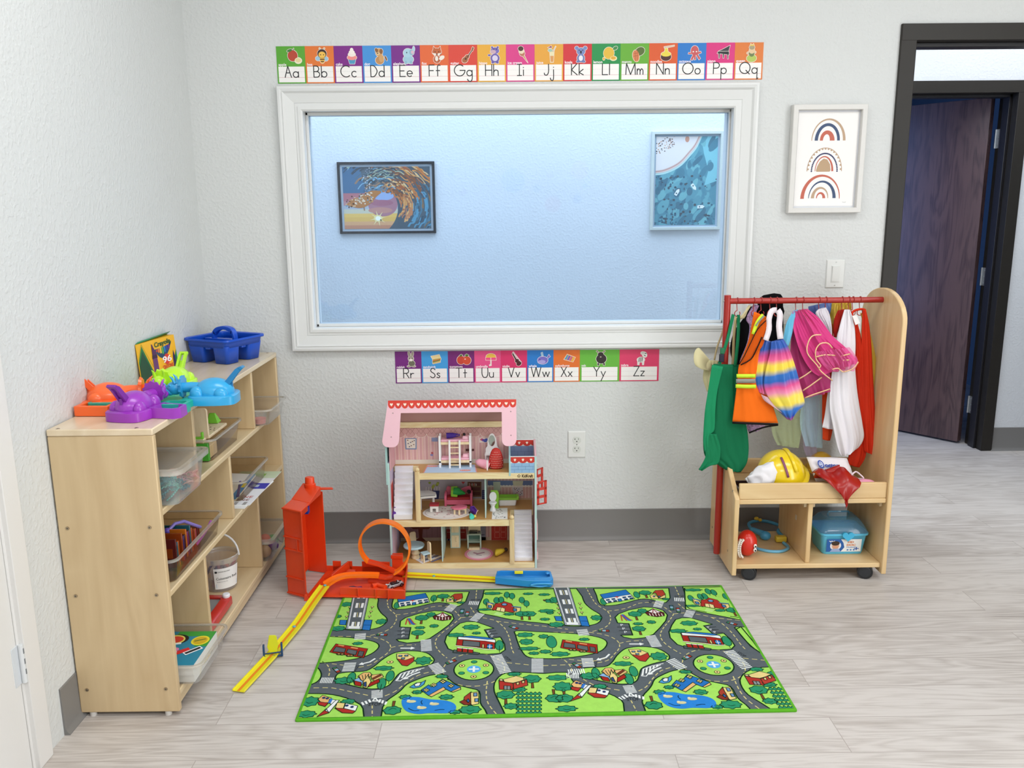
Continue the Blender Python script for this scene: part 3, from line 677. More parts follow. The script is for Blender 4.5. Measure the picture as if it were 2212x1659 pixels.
# upper tray wall and rolled rim
o1 = rrect(-hw+.004, -hw+.004, hw-.004, hw-.004, .016, 4); o2 = rrect(-hw, -hw, hw, hw, .018, 4); o3 = rrect(-hw-.008, -hw-.008, hw+.008, hw+.008, .022, 4)
b.loft([[(x, y, .060) for x, y in o1], [(x, y, .088) for x, y in o2], [(x, y, .0905) for x, y in o3], [(x, y, .085) for x, y in rrect(-hw-.009, -hw-.009, hw+.009, hw+.009, .023, 4)], [(x, y, .082) for x, y in rrect(-hw-.008, -hw-.008, hw+.008, hw+.008, .022, 4)]], BL, False, T=T)
b.build('rim', cad, smooth=50, solid=.0018)
b = MB()
for s in (1, 0):
    q = rrect(-hw+.006, -.012, hw-.006, .012, .006, 3) if s else rrect(-.012, -hw+.006, .012, hw-.006, .006, 3)
    b.loft([[(x, y, .052) for x, y in q], [(x, y, .08 if s else .066) for x, y in q]], BL, True, T=T)
b.build('partition', cad, bevel=.002)
hp_ = [(-.055, .074), (-.052, .10), (-.038, .117), (-.018, .125), (.006, .128), (.03, .125), (.045, .117), (.054, .10), (.057, .074)]
o = smooth2(hp_, 3, False)
b = MB().loft([[tuple(T @ Vector(q)) for q in ((x-.0, -.011, z-.0), (x, .011, z), (x*.80, .010, z-.014 if abs(x) < .05 else z), (x*.80, -.010, z-.014 if abs(x) < .05 else z))] for x, z in o], BL, True)
b.build('handle', cad, bevel=.002)
# ---- crayon box against the wall
cb = thing('crayon_box', 'yellow and green crayon carton leaning on the left wall above the shelf', 'box', (-1.175, -.55, .821))
P0 = Vector((-1.178, -.674, .8215)); P1 = Vector((-1.152, -.430, .8215)); up = Vector((-.009, 0, .13)); U = P1-P0; dp = Vector((-.003, 0, 0)); dq = Vector((-.026, .004, 0))
b = MB(); q = [P0, P1, P1+dq, P0+dp]
b.hexa(q, [p+up*(1 if i in (0, 3) else .985) for i, p in enumerate(q)], C('#f5b81e', .4))
n = U.cross(up).normalized()
F = Flat(b, lambda x, y: P0+U*(x/(1.3-.3*x))+up*y, n, .00025, (0, 0, 1, 1), .4)
Y_, G1, G2 = '#f7bd1f', '#1f7a3c', '#0f4a2c'
F.poly([(-.02, 0), (-.02, .5), (.15, .93), (.36, .30), (.47, 0)], G1, 1); F.poly([(.0, .0), (0, .45), (.15, .80), (.30, .38), (.42, 0)], G2, 2)
F.line([(-.02, .55), (.15, .97), (.40, .33)], .012, '#b9a81c', 2)
F.poly([(.88, 0), (1, 0), (1, .6), (.93, .35)], G1, 1)
F.poly([(.40, 0), (.54, 0), (.53, .55), (.41, .55)], '#6b3a72', 3); F.poly([(.395, .53), (.54, .53), (.53, .62), (.405, .62)], '#3a1c3e', 4); F.poly([(.41, .62), (.525, .62), (.44, .90), (.42, .90)], '#54285a', 4)
F.text('Crayola', .50, .80, .17, '#1a5a2a', 6, ax=(1, .04), wid=.4, bold=.03)
F.poly([(.47, .75)]+[(.47+.43*(k/10), .75-.28*sin(pi*k/10)) for k in range(1, 10)]+[(.92, .86), (.9, .78), (.70, .74)], '#2b4a66', 4)
for k in range(7): F.poly([(.52+.05*k, .73+.008*k), (.56+.05*k, .735+.008*k), (.56+.05*k, .58+.03*abs(k-3)), (.52+.05*k, .58+.03*abs(k-3))], ['#c2422a', '#e07a2a', '#e8c43a', '#5aa84a', '#2c7ab8', '#3a4aa0', '#6a3a8a'][k], 5)
F.ell(.76, .42, .072, .14, '#d8402a', 5, 20); F.text('96', .76, .345, .22, '#ffffff', 6, align=.5, bold=.02)
F.text('CRAYONS', .76, .18, .14, '#d8402a', 6, align=.5, wid=.25, bold=.03); F.rect(.66, .10, .85, .13, '#e8793a', 5)
F.poly([(.90, .10), (.96, .10), (.955, .42), (.93, .6), (.905, .42)], '#3a2a52', 4)
b.build('carton', cb, smooth=0)
b = MB().add([P0+up+dp, P1+up*.985+dq, P1+up*.985+dq*.4+Vector((0, 0, .012)), P0+up+dp*.4+Vector((0, .02, .006))], [(0, 1, 2, 3)], C('#3f9a72', .4))
b.build('open_flap', cb, solid=.0006)
# ---- dinosaur chomping game
game = thing('dinosaur_game', 'chomping dinosaur table game with four plastic dinosaurs round a teal board', 'board game', (-1.0, -.93, .821))
TE = C('#28b09a', .35); z0 = .821
cx, cy = -1.005, -.93
b = MB()
P = [(-.125, -.075), (-.11, -.10), (-.03, -.10), (.02, -.105), (.085, -.13), (.10, -.10), (.105, -.04), (.10, .06), (.09, .11), (-.02, .12), (-.12, .115), (-.13, .04)]
PP = smooth2(P, 3)
b.loft([[(cx+x, cy+y, z0) for x, y in PP], [(cx+x, cy+y, z0+.018) for x, y in PP], [(cx+x*.93, cy+y*.93, z0+.022) for x, y in PP], [(cx+x*.72, cy+y*.72, z0+.020) for x, y in PP], [(cx+x*.5, cy+y*.5, z0+.012) for x, y in PP]], TE, True)
b.build('board', game, smooth=45)
# corner marble pockets
for (x, y, w, d) in ((.082, -.13, .036, .026), (-.115, -.10, .05, .03), (-.06, .12, .055, .025)):
    b = MB(); q = rrect(cx+x-w, cy+y-d, cx+x+w, cy+y+d, .012, 4); q2 = rrect(cx+x-w+.008, cy+y-d+.008, cx+x+w-.008, cy+y+d-.008, .008, 4)
    b.loft([[(a, c, z0) for a, c in q], [(a, c, z0+.027) for a, c in q], [(a, c, z0+.028) for a, c in q2], [(a, c, z0+.010) for a, c in q2]], TE, True); b.build('marble_pocket', game, smooth=45)
def dino(px_, py_, ang, col, col2, dish):
    """plastic dinosaur facing local +x (toward the board centre): plinth, body, head with frill, lever tail, dish"""
    T = Matrix.Translation((px_, py_, z0)) @ Matrix.Rotation(radians(ang), 4, 'Z')
    m = C(col, .28, spec=.55, coat=.2); m2 = C(col2, .35)
    pb = MB(); q = smooth2([(-.078, -.03), (-.06, -.052), (0, -.056), (.05, -.045), (.055, 0), (.05, .045), (0, .056), (-.06, .052), (-.078, .03)], 3)
    pb.loft([[(x, y, 0) for x, y in q], [(x, y, .024) for x, y in q], [(x*.95, y*.95, .027) for x, y in q]], m, True, T=T)
    if dish:
        s = dish; x0, x1 = -.05, .04
        pq = [(x0+.03, s*.045), (x1+.01, s*.045), (x1, s*.125), (x0+.045, s*.135), (x0+.03, s*.12)]; 
        ctr = (sum(p[0] for p in pq)/5, sum(p[1] for p in pq)/5); sc = lambda f: [(ctr[0]+(x-ctr[0])*f, ctr[1]+(y-ctr[1])*f) for x, y in pq]
        pb.loft([[(x, y, 0) for x, y in sc(1)], [(x, y, .028) for x, y in sc(.97)], [(x, y, .028) for x, y in sc(.78)], [(x, y, .014) for x, y in sc(.7)]], m, True, T=T)
    ob = pb.build('dinosaur', game, smooth=45)
    bb = MB().ball((-.012, 0, .03), (.058, .045, .042), m, 24, 12, T)
    for sy in (-1, 1):
        bb.ball((.03, sy*.032, .03), (.02, .016, .024), m, 14, 8, T); bb.ball((-.038, sy*.035, .028), (.022, .016, .022), m, 14, 8, T)
    bb.tube([(.028, 0, .042), (.05, 0, .046), (.075, 0, .045)], [.018, .015, .015], m, 12, T)
    bb.build('body', ob, smooth=60)
    hh = MB()
    fr = [(.074, (.030+.005*(k % 2))*cos(2*pi*k/22), .048+(.030+.005*(k % 2))*sin(2*pi*k/22)) for k in range(22)]
    fr2 = [(.082, y*.9, .048+(z-.048)*.9) for x, y, z in fr]
    hh.hexa(fr, fr2, m, T)
    hh.ball((.098, 0, .044), (.026, .021, .02), m, 18, 10, T); hh.ball((.115, 0, .035), (.018, .018, .013), m, 14, 8, T)
    for sy in (-1, 1):
        hh.tube([(.095, sy*.013, .06), (.10, sy*.015, .075), (.107, sy*.016, .082)], [.005, .0035, .001], m, 8, T); hh.ball((.108, sy*.014, .054), .0045, m, 8, 6, T)
    hh.tube([(.124, 0, .046), (.129, 0, .056), (.133, 0, .061)], [.005, .003, .001], m, 8, T)
    hh.build('head', ob, smooth=50)
    tt = MB(); pr = [(-.058, .05), (-.085, .085), (-.10, .10), (-.094, .105), (-.078, .098), (-.046, .062)]
    for y0_, y1_ in ((-.012, -.005), (.005, .012)): tt.prism([(x, z) for x, z in pr], y0_, y1_, 1, m2, T)
    tt.prism([(-.094, .094), (-.102, .101), (-.095, .106), (-.086, .101)], -.013, .013, 1, m2, T)
    tt.prism([(-.05, .045), (-.075, .078), (-.072, .081), (-.045, .052)], -.004, .004, 1, m2, T); tt.build('tail_lever', ob, bevel=.001)
    sb = MB().box(-.066, -.03, -.004, .004, .040, .062, C('#2a1230', .6) if 0 else m2, T); sb.build('slot', ob)
dino(-1.012, -1.098, 78, '#9b35b8', '#7c2a9c', -1)
dino(-1.135, -1.005, 18, '#ff6a2a', '#f06024', 1) if 0 else dino(-1.128, -.985, 12, '#ff6f30', '#f2652a', 0)
dino(-1.055, -.745, -78, '#bdf02c', '#b0e428', -1) if 0 else dino(-1.045, -.755, -92, '#bef032', '#b2e62c', 0)
dino(-.868, -.935, 184, '#2fa6dd', '#1f7fb6', 0)
# orange and lime side dishes, plus the carry tab on the blue one
b = MB(); q = [(-1.185, -1.10), (-1.09, -1.105), (-1.085, -1.03), (-1.185, -1.02)]; q2 = [(-1.172, -1.088), (-1.10, -1.092), (-1.098, -1.045), (-1.172, -1.035)]
b.loft([[(x, y, z0) for x, y in q], [(x, y, z0+.028) for x, y in q], [(x, y, z0+.028) for x, y in q2], [(x, y, z0+.014) for x, y in q2]], C('#ff6f30', .3), True).build('marble_dish', game, bevel=.002)
b = MB(); q = [(-1.14, -.74), (-1.09, -.76), (-1.085, -.70), (-1.14, -.68)]; b.hexa([(x, y, z0) for x, y in q], [(x, y, z0+.024) for x, y in q], C('#bef032', .3)).build('marble_dish', game, bevel=.002)
b = MB(); q = [(-.815, -.90), (-.79, -.93), (-.80, -.97), (-.825, -.97)]; b.hexa([(x, y, z0) for x, y in q], [(x, y, z0+.022) for x, y in q], C('#2fa6dd', .3)).build('carry_tab', game, bevel=.002)
b = MB().cyl((-.935, -1.075, z0+.018), (-.905, -1.062, z0+.018), .005, None, C('#9b35b8', .3), 10).build('catch', game)
# ================================================================ ROAD RUG
RO = Vector((-.589, -1.279, 0)); RU = Vector((1, .0135, 0)).normalized(); RV = Vector((-RU.y, RU.x, 0)); RW, RH, RT = 1.381, .797, .007
rugm = lambda c: C(c, .95, spec=.08, bump=.6, bscale=1500, var=.05, vscale=60)
b = MB()
o0 = rrect(0, 0, RW, RH, .006, 3); o1 = rrect(.004, .004, RW-.004, RH-.004, .006, 3)
R3 = lambda x, y, z: tuple(RO+RU*x+RV*y+Vector((0, 0, z)))
b.loft([[R3(x, y, .0005) for x, y in o0], [R3(x, y, RT-.002) for x, y in o0], [R3(x, y, RT) for x, y in o1]], rugm('#5fae2c'), True)
RF = Flat(b, lambda x, y: Vector(R3(x, y, RT)), (0, 0, 1), .0002, (.009, .009, RW-.009, RH-.009)); RF.mat = lambda c: rugm(c) if isinstance(c, str) else c
def loc(px, py):
    p = on(px, py, 2, RT)-RO; return (p.dot(RU), p.dot(RV))
c1 = lambda L_: [loc(630+x/4.0218, 1260+y/4.0218) for x, y in L_]
c2 = lambda L_: [loc(1160+x/3.8138, 1260+y/3.8138) for x, y in L_]
PER = .727
sh = lambda L_, k: [(x+PER*k, y) for x, y in L_]
ROAD, GRN, OUT, CRM, WHT, DGR, BRN, RED, BLU, YEL = '#5e656a', '#a6de62', '#12301c', '#d8cc86', '#eef1ee', '#2f9268', '#7a4a28', '#a82a22', '#2c74be', '#ecd38a'
RF.rect(0, 0, RW, RH, ROAD, 1)
isl = {}
isl['A'] = c1([(1672, 60), (1660, 120), (1625, 200), (1632, 255), (1760, 285), (1900, 315), (2050, 335)])+c2([(0, 325), (150, 342), (300, 356), (420, 350), (500, 330), (533, 290), (515, 255), (450, 215), (395, 165), (372, 110), (325, 45)])
isl['B'] = c2([(465, 45), (490, 100), (505, 150), (535, 180), (620, 184), (720, 165), (850, 132), (940, 135), (1000, 152), (1060, 160), (1097, 120), (1085, 42)])
isl['C'] = c1([(940, 380), (945, 330), (990, 300), (1100, 265), (1240, 240), (1330, 245), (1395, 270), (1410, 310), (1370, 360), (1290, 420), (1200, 480), (1110, 510), (1000, 520), (930, 505), (910, 489), (1015, 487), (1035, 385)])
isl['D'] = c1([(1330, 510), (1345, 460), (1400, 400), (1460, 350), (1520, 335), (1600, 335), (1700, 370), (1757, 392), (1675, 405), (1722, 482), (1815, 470), (1850, 530), (1855, 580), (1810, 610), (1700, 617), (1560, 610), (1440, 600), (1360, 570)])
isl['E'] = c1([(1950, 415), (1945, 450), (1970, 530), (2000, 590), (2040, 635), (2110, 655)])+c2([(0, 620), (150, 622), (300, 610), (450, 585), (540, 550), (577, 500), (555, 465), (480, 440), (350, 420), (200, 410), (0, 400)])
isl['F'] = c1([(380, 830), (400, 790), (470, 775), (560, 770), (650, 760), (720, 720), (780, 670), (860, 620), (930, 597), (1050, 588), (1170, 605), (1230, 650), (1235, 680), (1200, 710), (1100, 730), (990, 760), (930, 790), (880, 850), (840, 890), (770, 915), (650, 917), (520, 890), (420, 860)])
isl['J'] = c1([(770, 1210), (790, 1080), (830, 1020), (900, 970), (950, 930), (1000, 880), (1080, 842), (1200, 802), (1310, 790), (1360, 830), (1430, 880), (1540, 910), (1630, 940), (1640, 1040), (1680, 1100), (1730, 1210)])
lw = .0042
for k_, P in isl.items():  # green islands
    if k_ in 'AB': Q = P[:1]+smooth2(P[1:-1], 3, False)+P[-1:]
    elif k_ == 'J': Q = P[:1]+smooth2(P[1:-1], 3, False)+P[-1:]
    elif k_ in 'CD': Q = P
    else: Q = smooth2(P, 3)
    for s in (-1, 0, 1):
        if k_ in 'B' and s == 0 or k_ == 'B' and s == -1: RF.outl(sh(Q, s), GRN, lw, OUT, 2)
        elif k_ != 'B': RF.outl(sh(Q, s), GRN, lw, OUT, 2)
for Q in (smooth2(c1([(1890, 1220), (1830, 1090), (1790, 1010), (1760, 940), (1762, 870), (1800, 815), (1860, 782), (1960, 775), (2100, 780)])+c2([(60, 745), (240, 735), (290, 800), (350, 855), (480, 895), (600, 915), (670, 950), (712, 990), (722, 1120)]), 2, False),
          smooth2(c1([(60, 960), (230, 960), (360, 970), (480, 1000), (570, 1040), (620, 1090), (632, 1250)]), 2, False)+c1([(0, 1250)]),
          smooth2(c1([(150, 725), (225, 735), (258, 790), (240, 840), (185, 875), (90, 890)]), 3),
          smooth2(c2([(1960, 690), (1850, 695), (1760, 715), (1700, 750), (1672, 800), (1690, 860), (1740, 920), (1850, 990), (1960, 1060)]), 2, False)+c2([(2300, 1100), (2200, 700)]),
          c2([(1660, 300), (1225, 215), (1215, 40), (1560, 30), (1720, 300)]), c2([(1640, 380), (1680, 360), (1780, 480), (1850, 580), (1760, 520), (1690, 440)])):
    RF.outl(Q, GRN, lw, OUT, 2.9)
ctr = loc(630+1583/4.0218, 1260+748/4.0218)
circ = lambda r, n=32, c=ctr: [(c[0]+r*cos(2*pi*i/n), c[1]+r*sin(2*pi*i/n)) for i in range(n)]
dl = [[(830, 60), (832, 160), (845, 220), (905, 275), (905, 330), (860, 390), (780, 430), (650, 462)], [(905, 275), (1000, 265), (1100, 245), (1220, 205), (1330, 200), (1400, 225), (1470, 300)],
      [(1470, 300), (1400, 360), (1320, 420), (1260, 480), (1250, 540), (1290, 600), (1350, 650)], [(1470, 300), (1570, 290)], [(1607, 60), (1600, 150)], [(1555, 210), (1600, 275)], [(1660, 300), (1720, 312), (1780, 330), (1850, 390), (1890, 470), (1910, 560), (1930, 610)],
      [(1780, 330), (1950, 350), (2200, 375), (2400, 400)], [(335, 462), (540, 462)], [(650, 462), (760, 480), (830, 510), (860, 550), (840, 600), (760, 660), (680, 710), (560, 735)], [(860, 560), (960, 540), (1080, 535)],
      [(350, 700), (450, 712)], [(265, 680), (310, 710), (330, 760), (320, 815)], [(810, 980), (900, 940), (990, 870), (1100, 800), (1230, 765)], [(1700, 850), (1690, 960), (1710, 1050), (1790, 1150)], [(700, 1060), (700, 1200)], [(1870, 690), (2080, 712)]]
for L_ in dl:
    for s in (0, 1): RF.dash(sh(smooth2(c1(L_), 3, False), s), .0032, .016, .010, CRM, 2)
RF.dash(smooth2(c1([(190, 910), (350, 910), (500, 940), (690, 980)]), 3, False), .0032, .016, .010, CRM, 2)
RF.dash(smooth2(c2([(380, 790), (460, 835), (580, 865), (700, 885)]), 3, False), .0032, .016, .010, CRM, 2)
RF.dash(smooth2(c2([(50, 680), (300, 668), (450, 645), (560, 620)]), 3, False), .0032, .016, .010, CRM, 2)
for s in (0, 1):
    RF.dash(sh(circ(.093)+circ(.093)[:1], s), .0032, .016, .010, CRM, 2)
    cc = (ctr[0]+PER*s, ctr[1]); RF.outl(circ(.060, 28, cc), GRN, lw, OUT, 2)
    RF.ell(cc[0], cc[1], .021, .021, '#5aaee6', 4); RF.line([(cc[0]-.013, cc[1]), (cc[0]+.013, cc[1])], .007, WHT, 5); RF.line([(cc[0], cc[1]-.013), (cc[0], cc[1]+.013)], .007, WHT, 5)
    for k in range(6):
        a = pi/6+k*pi/3; q = (cc[0]+.042*cos(a), cc[1]+.042*sin(a))
        if k % 2: RF.ell(q[0], q[1], .010, .009, OUT, 4); RF.ell(q[0], q[1], .0082, .0072, DGR, 5)
        else: RF.ell(q[0], q[1], .0092, .0092, OUT, 4); RF.ell(q[0], q[1], .0072, .0072, YEL, 5); RF.ell(q[0], q[1], .003, .003, OUT, 6)
def cw(p, q, n, ln, F_=c1, S=(0, 1)):
    (ax, ay), (bx_, by_) = F_([p, q]); dx, dy = bx_-ax, by_-ay; d = math.hypot(dx, dy); nx, ny = -dy/d*ln/2, dx/d*ln/2
    for s in S:
        for i in range(n):
            t = (i+.5)/n; x, y = ax+dx*t+PER*s, ay+dy*t; RF.line([(x-nx, y-ny), (x+nx, y+ny)], d/n*.55, WHT, 4, cap=False)
for a in (((598, 437), (592, 492), 7, .036), ((1538, 172), (1628, 176), 6, .028), ((1412, 185), (1355, 243), 7, .03), ((1645, 262), (1575, 330), 7, .03), ((1165, 490), (1172, 592), 9, .034), ((1228, 702), (1300, 785), 8, .034), ((512, 690), (488, 768), 8, .036), ((250, 845), (362, 845), 8, .03), ((1775, 625), (1860, 782), 13, .036), ((742, 930), (742, 1000), 6, .032)): cw(*a)
for a in (((2135, 655), (2135, 778), 10, .036),): cw(*a, S=(0,))
cw((255, 735), (395, 725), 8, .03, c2, (0,))
for s in (0, 1):
    for P in ([(610, 1035), (625, 1060)], [(640, 1025), (655, 1050)], [(670, 1012), (685, 1037)], [(770, 1010), (760, 1038)], [(795, 1018), (785, 1046)], [(825, 1030), (812, 1056)]): RF.line(sh(c1(P), s), .006, WHT, 4, cap=False)
    RF.line(sh(c1([(705, 1025), (725, 995), (750, 1025)]), s), .0045, WHT, 4, True)
    t = c1([(665, 1067), (775, 1067)]); RF.text('STOP', t[0][0]+PER*s, t[0][1], .022, '#20262a', 4, wid=t[1][0]-t[0][0])
    for (x, y), a in (((1560, 152), (1, 0)), ((1345, 170), (-.6, -.8)), ((1645, 285), (-.5, -.85)), ((1120, 525), (0, -1)), ((545, 445), (0, -1)), ((560, 715), (-.2, -1)), ((1840, 640), (.5, -.86)), ((1780, 740), (.5, -.86))):
        q = c1([(x, y)])[0]; RF.text('STOP', q[0]+PER*s, q[1], .015, '#20262a', 4, ax=a, ay=(-a[1], a[0]), wid=.032)
    def arr(P, w=.006):
        Q = sh(c1(P), s); (ax, ay), (bx_, by_) = Q[-2], Q[-1]; d = math.hypot(bx_-ax, by_-ay); ux, uy = (bx_-ax)/d, (by_-ay)/d
        RF.line(Q, w, WHT, 4); RF.poly([(bx_+ux*.014, by_+uy*.014), (bx_-uy*.009, by_+ux*.009), (bx_+uy*.009, by_-ux*.009)], WHT, 5)
    arr([(950, 566), (1035, 566)]); arr([(722, 658), (680, 685), (620, 700)]); arr([(1110, 775), (1050, 795), (1000, 822)])
    RF.line(sh(c1([(1150, 738), (1040, 760), (955, 785), (905, 848), (945, 850), (1020, 790), (1120, 750)]), s), .003, WHT, 4)
    for k in range(5): RF.line(sh(c1([(950+36*k, 790-10*k), (918+40*k, 840-18*k)]), s), .005, WHT, 4)
    # parking bays
    for k, y in enumerate((415, 447, 478)):
        RF.line(sh(c1([(920, y+1), (1025, y+1)]), s), .0022, '#22282a', 4); q = c1([(955, y-8)])[0]; RF.text('P', q[0]+PER*s, q[1], .020, WHT, 4)
    for k, (x, y) in enumerate(((1700, 430), (1712, 450), (1735, 472))):
        RF.line(sh(c1([(x+5, y-8), (x+75, y-16+4*k)]), s), .0022, '#22282a', 4); q = c1([(x+5, y-2)])[0]; RF.text('P', q[0]+PER*s, q[1], .018, WHT, 4, ax=(.9, .3), ay=(-.3, .9))
# little pictures
def blob(x, y, sx, sy, s=0, seed=1, F_=c1, rot=0):
    r = random.Random(int(x*7+y)); q = F_([(x, y)])[0]; n = 8; P = []
    for i in range(n*2):
        a = 2*pi*i/(n*2)+rot; k = 1.0 if i % 2 == 0 else .8+r.uniform(-.05, .05); P.append((q[0]+PER*s+sx*k*cos(a), q[1]+sy*k*sin(a)))
    RF.outl(smooth2(P, 2), DGR, .0022, OUT, 4); RF.line([(q[0]+PER*s-sx*.3, q[1]-sy*.1), (q[0]+PER*s, q[1]-sy*.35), (q[0]+PER*s+sx*.35, q[1]-sy*.15)], .0016, OUT, 6)
def tree(x, y, h=.034, s=0, d=(0, 1), F_=c1):
    q = F_([(x, y)])[0]; X, Y = q[0]+PER*s, q[1]
    f = lambda a, c: (X+d[1]*a+d[0]*c, Y-d[0]*a+d[1]*c)
    RF.outl([f(-.004, -h*.9), f(.004, -h*.9), f(.003, -.1*h), f(.009, h*.1), f(0, 0), f(-.008, h*.1), f(-.003, -.1*h)], BRN, .0015, OUT, 4)
    r = random.Random(int(x+y*3)); P = []
    for i in range(14):
        a = 2*pi*i/14; k = 1.0 if i % 2 == 0 else .84; P.append(f(h*.78*k*cos(a), h*.45+h*.62*k*sin(a)))
    RF.outl(smooth2(P, 2), DGR, .0022, OUT, 6); RF.line([f(-h*.3, h*.3), f(0, h*.15), f(h*.3, h*.4)], .0016, OUT, 8)
def conif(x, y, h=.03, s=0, F_=c1):
    q = F_([(x, y)])[0]; X, Y = q[0]+PER*s, q[1]
    RF.line([(X, Y-h*1.3), (X, Y)], .002, OUT, 4); P = [(X+h*.42*cos(a), Y+h*sin(a)*(1.1 if sin(a) > 0 else .85)) for a in [2*pi*i/14 for i in range(14)]]
    RF.outl(P, DGR, .002, OUT, 4)
def car(x, y, a, s=0, c='#a8382c', F_=c1):
    q = F_([(x, y)])[0]; X, Y = q[0]+PER*s, q[1]; ca, sa = cos(radians(a)), sin(radians(a)); f = lambda u, v: (X+ca*u-sa*v, Y+sa*u+ca*v)
    RF.outl([f(-.017, -.006), f(.017, -.006), f(.017, .006), f(-.017, .006)], c, .002, OUT, 5); RF.poly([f(-.005, -.005), f(.006, -.005), f(.006, .005), f(-.005, .005)], '#8fb6c8', 7); RF.poly([f(-.016, -.005), f(-.008, -.005), f(-.008, .005), f(-.016, .005)], '#3a7a5a', 7)
def pp(P, c, s, F_=c1, lv=5, w=.0022): RF.outl(sh(F_(P), s), c, w, OUT, lv)
for s in (0, 1):
    blob(470, 185, .028, .018, s); blob(400, 290, .014, .012, s); blob(780, 335, .02, .02, s); blob(400, 395, .028, .018, s)
    conif(915, 195, .026, s); conif(1235, 135, .026, s); tree(1315, 130, .03, s); blob(1470, 170, .014, .008, s)
    blob(1210, 275, .018, .018, s); tree(1130, 320, .032, s); blob(1115, 388, .018, .010, s); blob(1237, 373, .016, .012, s); tree(1095, 450, .03, s)
    blob(1560, 383, .030, .018, s); blob(1605, 435, .015, .009, s); blob(1430, 452, .032, .014, s); conif(1805, 545, .032, s)
    blob(575, 525, .018, .010, s); blob(1145, 675, .028, .026, s); blob(800, 740, .032, .014, s); conif(518, 828, .03, s); conif(855, 812, .03, s); conif(782, 880, .03, s); blob(450, 848, .03, .02, s)
    blob(985, 990, .018, .012, s); blob(1345, 990, .022, .014, s); tree(880, 1080, .034, s, (0, -1)); blob(1550, 1100, .032, .022, s); blob(1420, 1122, .018, .010, s); blob(1090, 948, .016, .010, s); blob(1305, 812, .02, .010, s)
    car(785, 450, -4, s); car(1480, 245, 85, s, '#3a5a6a'); car(1525, 268, 85, s); car(1930, 385, -38, s); car(1385, 685, 35, s); car(390, 755, -55, s)
    # runway with hangars
    pp([(420, 322), (480, 322), (470, 365), (415, 362)], BLU, s); pp([(635, 320), (700, 322), (680, 412), (600, 405)], BLU, s); RF.line(sh(c1([(630, 365), (690, 366)]), s), .002, OUT, 7)
    pp([(548, 40), (690, 40), (612, 405), (470, 402)], '#9aa0aa', s, lv=8)
    RF.poly(sh(c1([(565, 40), (668, 40), (594, 378), (498, 376)]), s), '#5d6468', 10); RF.poly(sh(c1([(498, 376), (594, 378), (590, 400), (490, 398)]), s), WHT, 10)
    RF.line(sh(c1([(560, 40), (492, 380)]), s), .0022, WHT, 11); RF.line(sh(c1([(672, 40), (600, 380)]), s), .0022, WHT, 11)
    for k in range(4):
        y = 95+82*k; x = 617-18*k
        for dx in (-34, 14): RF.poly(sh(c1([(x+dx-4, y), (x+dx+18, y), (x+dx+8, y+42), (x+dx-14, y+42)]), s), WHT, 12)
        RF.line(sh(c1([(x-6, y), (x-12, y+40)]), s), .002, CRM, 12)
    for k in range(3):
        for x, y in ((505-14*k, 215+40*k), (700-12*k, 212+40*k)):
            q = c1([(x, y)])[0]; RF.ell(q[0]+PER*s, q[1]+.004, .006, .006, OUT, 5, 12); RF.ell(q[0]+PER*s, q[1]+.004, .0042, .0042, CRM, 6, 12); RF.line([(q[0]+PER*s, q[1]-.001), (q[0]+PER*s, q[1]-.012)], .002, OUT, 5)
    # bus
    pp([(330, 600), (385, 528), (662, 572), (628, 650), (560, 642), (380, 612)], RED, s); pp([(358, 596), (385, 555), (470, 572), (460, 605)], '#60666a', s, lv=7); pp([(475, 606), (490, 575), (570, 590), (556, 628)], '#60666a', s, lv=7); pp([(572, 632), (588, 590), (630, 598), (615, 640)], '#5b5f62', s, lv=7)
    RF.line(sh(c1([(410, 540), (450, 548)]), s), .006, '#e8a868', 8); RF.line(sh(c1([(520, 562), (570, 570)]), s), .006, '#e8a868', 8)
    for x, y in ((410, 618), (440, 620), (495, 632), (520, 632)):
        q = c1([(x, y)])[0]; RF.ell(q[0]+PER*s, q[1], .008, .007, OUT, 9, 12); RF.ell(q[0]+PER*s, q[1], .004, .0035, '#b98a5a', 10, 10)
    # playground and carousel
    for a in ([(990, 360), (1005, 310)], [(1030, 360), (1010, 310)]): RF.line(sh(c1(a), s), .004, '#b83a3a', 5)
    RF.line(sh(c1([(1018, 310), (1050, 355), (1065, 358)]), s), .008, '#3a62b8', 6); RF.line(sh(c1([(1030, 308), (1062, 350), (1080, 358)]), s), .003, '#b83a3a', 7)
    pp([(1225, 290), (1270, 272), (1312, 255), (1350, 272), (1390, 290), (1380, 318), (1310, 328), (1240, 315)], '#5a2226', s); pp([(1255, 284), (1312, 258), (1365, 285), (1310, 300)], '#efe2de', s, lv=7)
    for a in ([(1312, 258), (1290, 296)], [(1312, 258), (1330, 296)]): RF.line(sh(c1(a), s), .003, '#8a2a2e', 9)
    for k in range(5): RF.line(sh(c1([(1258+26*k, 300), (1258+26*k, 320)]), s), .003, '#e6d6c8', 9)
    # station shop
    pp([(1440, 470), (1765, 500), (1765, 575), (1430, 540)], RED, s); pp([(1445, 470), (1520, 462), (1700, 478), (1770, 495), (1770, 520), (1680, 505), (1445, 490)], WHT, s, lv=7); pp([(1450, 468), (1560, 462), (1700, 475), (1768, 492), (1700, 492), (1560, 478)], BLU, s, lv=9)
    pp([(1490, 500), (1635, 515), (1635, 556), (1485, 545)], '#62686c', s, lv=9); pp([(1700, 535), (1745, 538), (1742, 572), (1698, 570)], BLU, s, lv=9); RF.line(sh(c1([(1722, 536), (1720, 572)]), s), .002, WHT, 11); RF.line(sh(c1([(1700, 553), (1743, 556)]), s), .002, WHT, 11); pp([(1655, 535), (1672, 536), (1670, 568), (1655, 566)], YEL, s, lv=9)
    RF.line(sh(c1([(1425, 545), (1600, 562), (1690, 580), (1770, 578)]), s), .004, '#e6d8c8', 8)
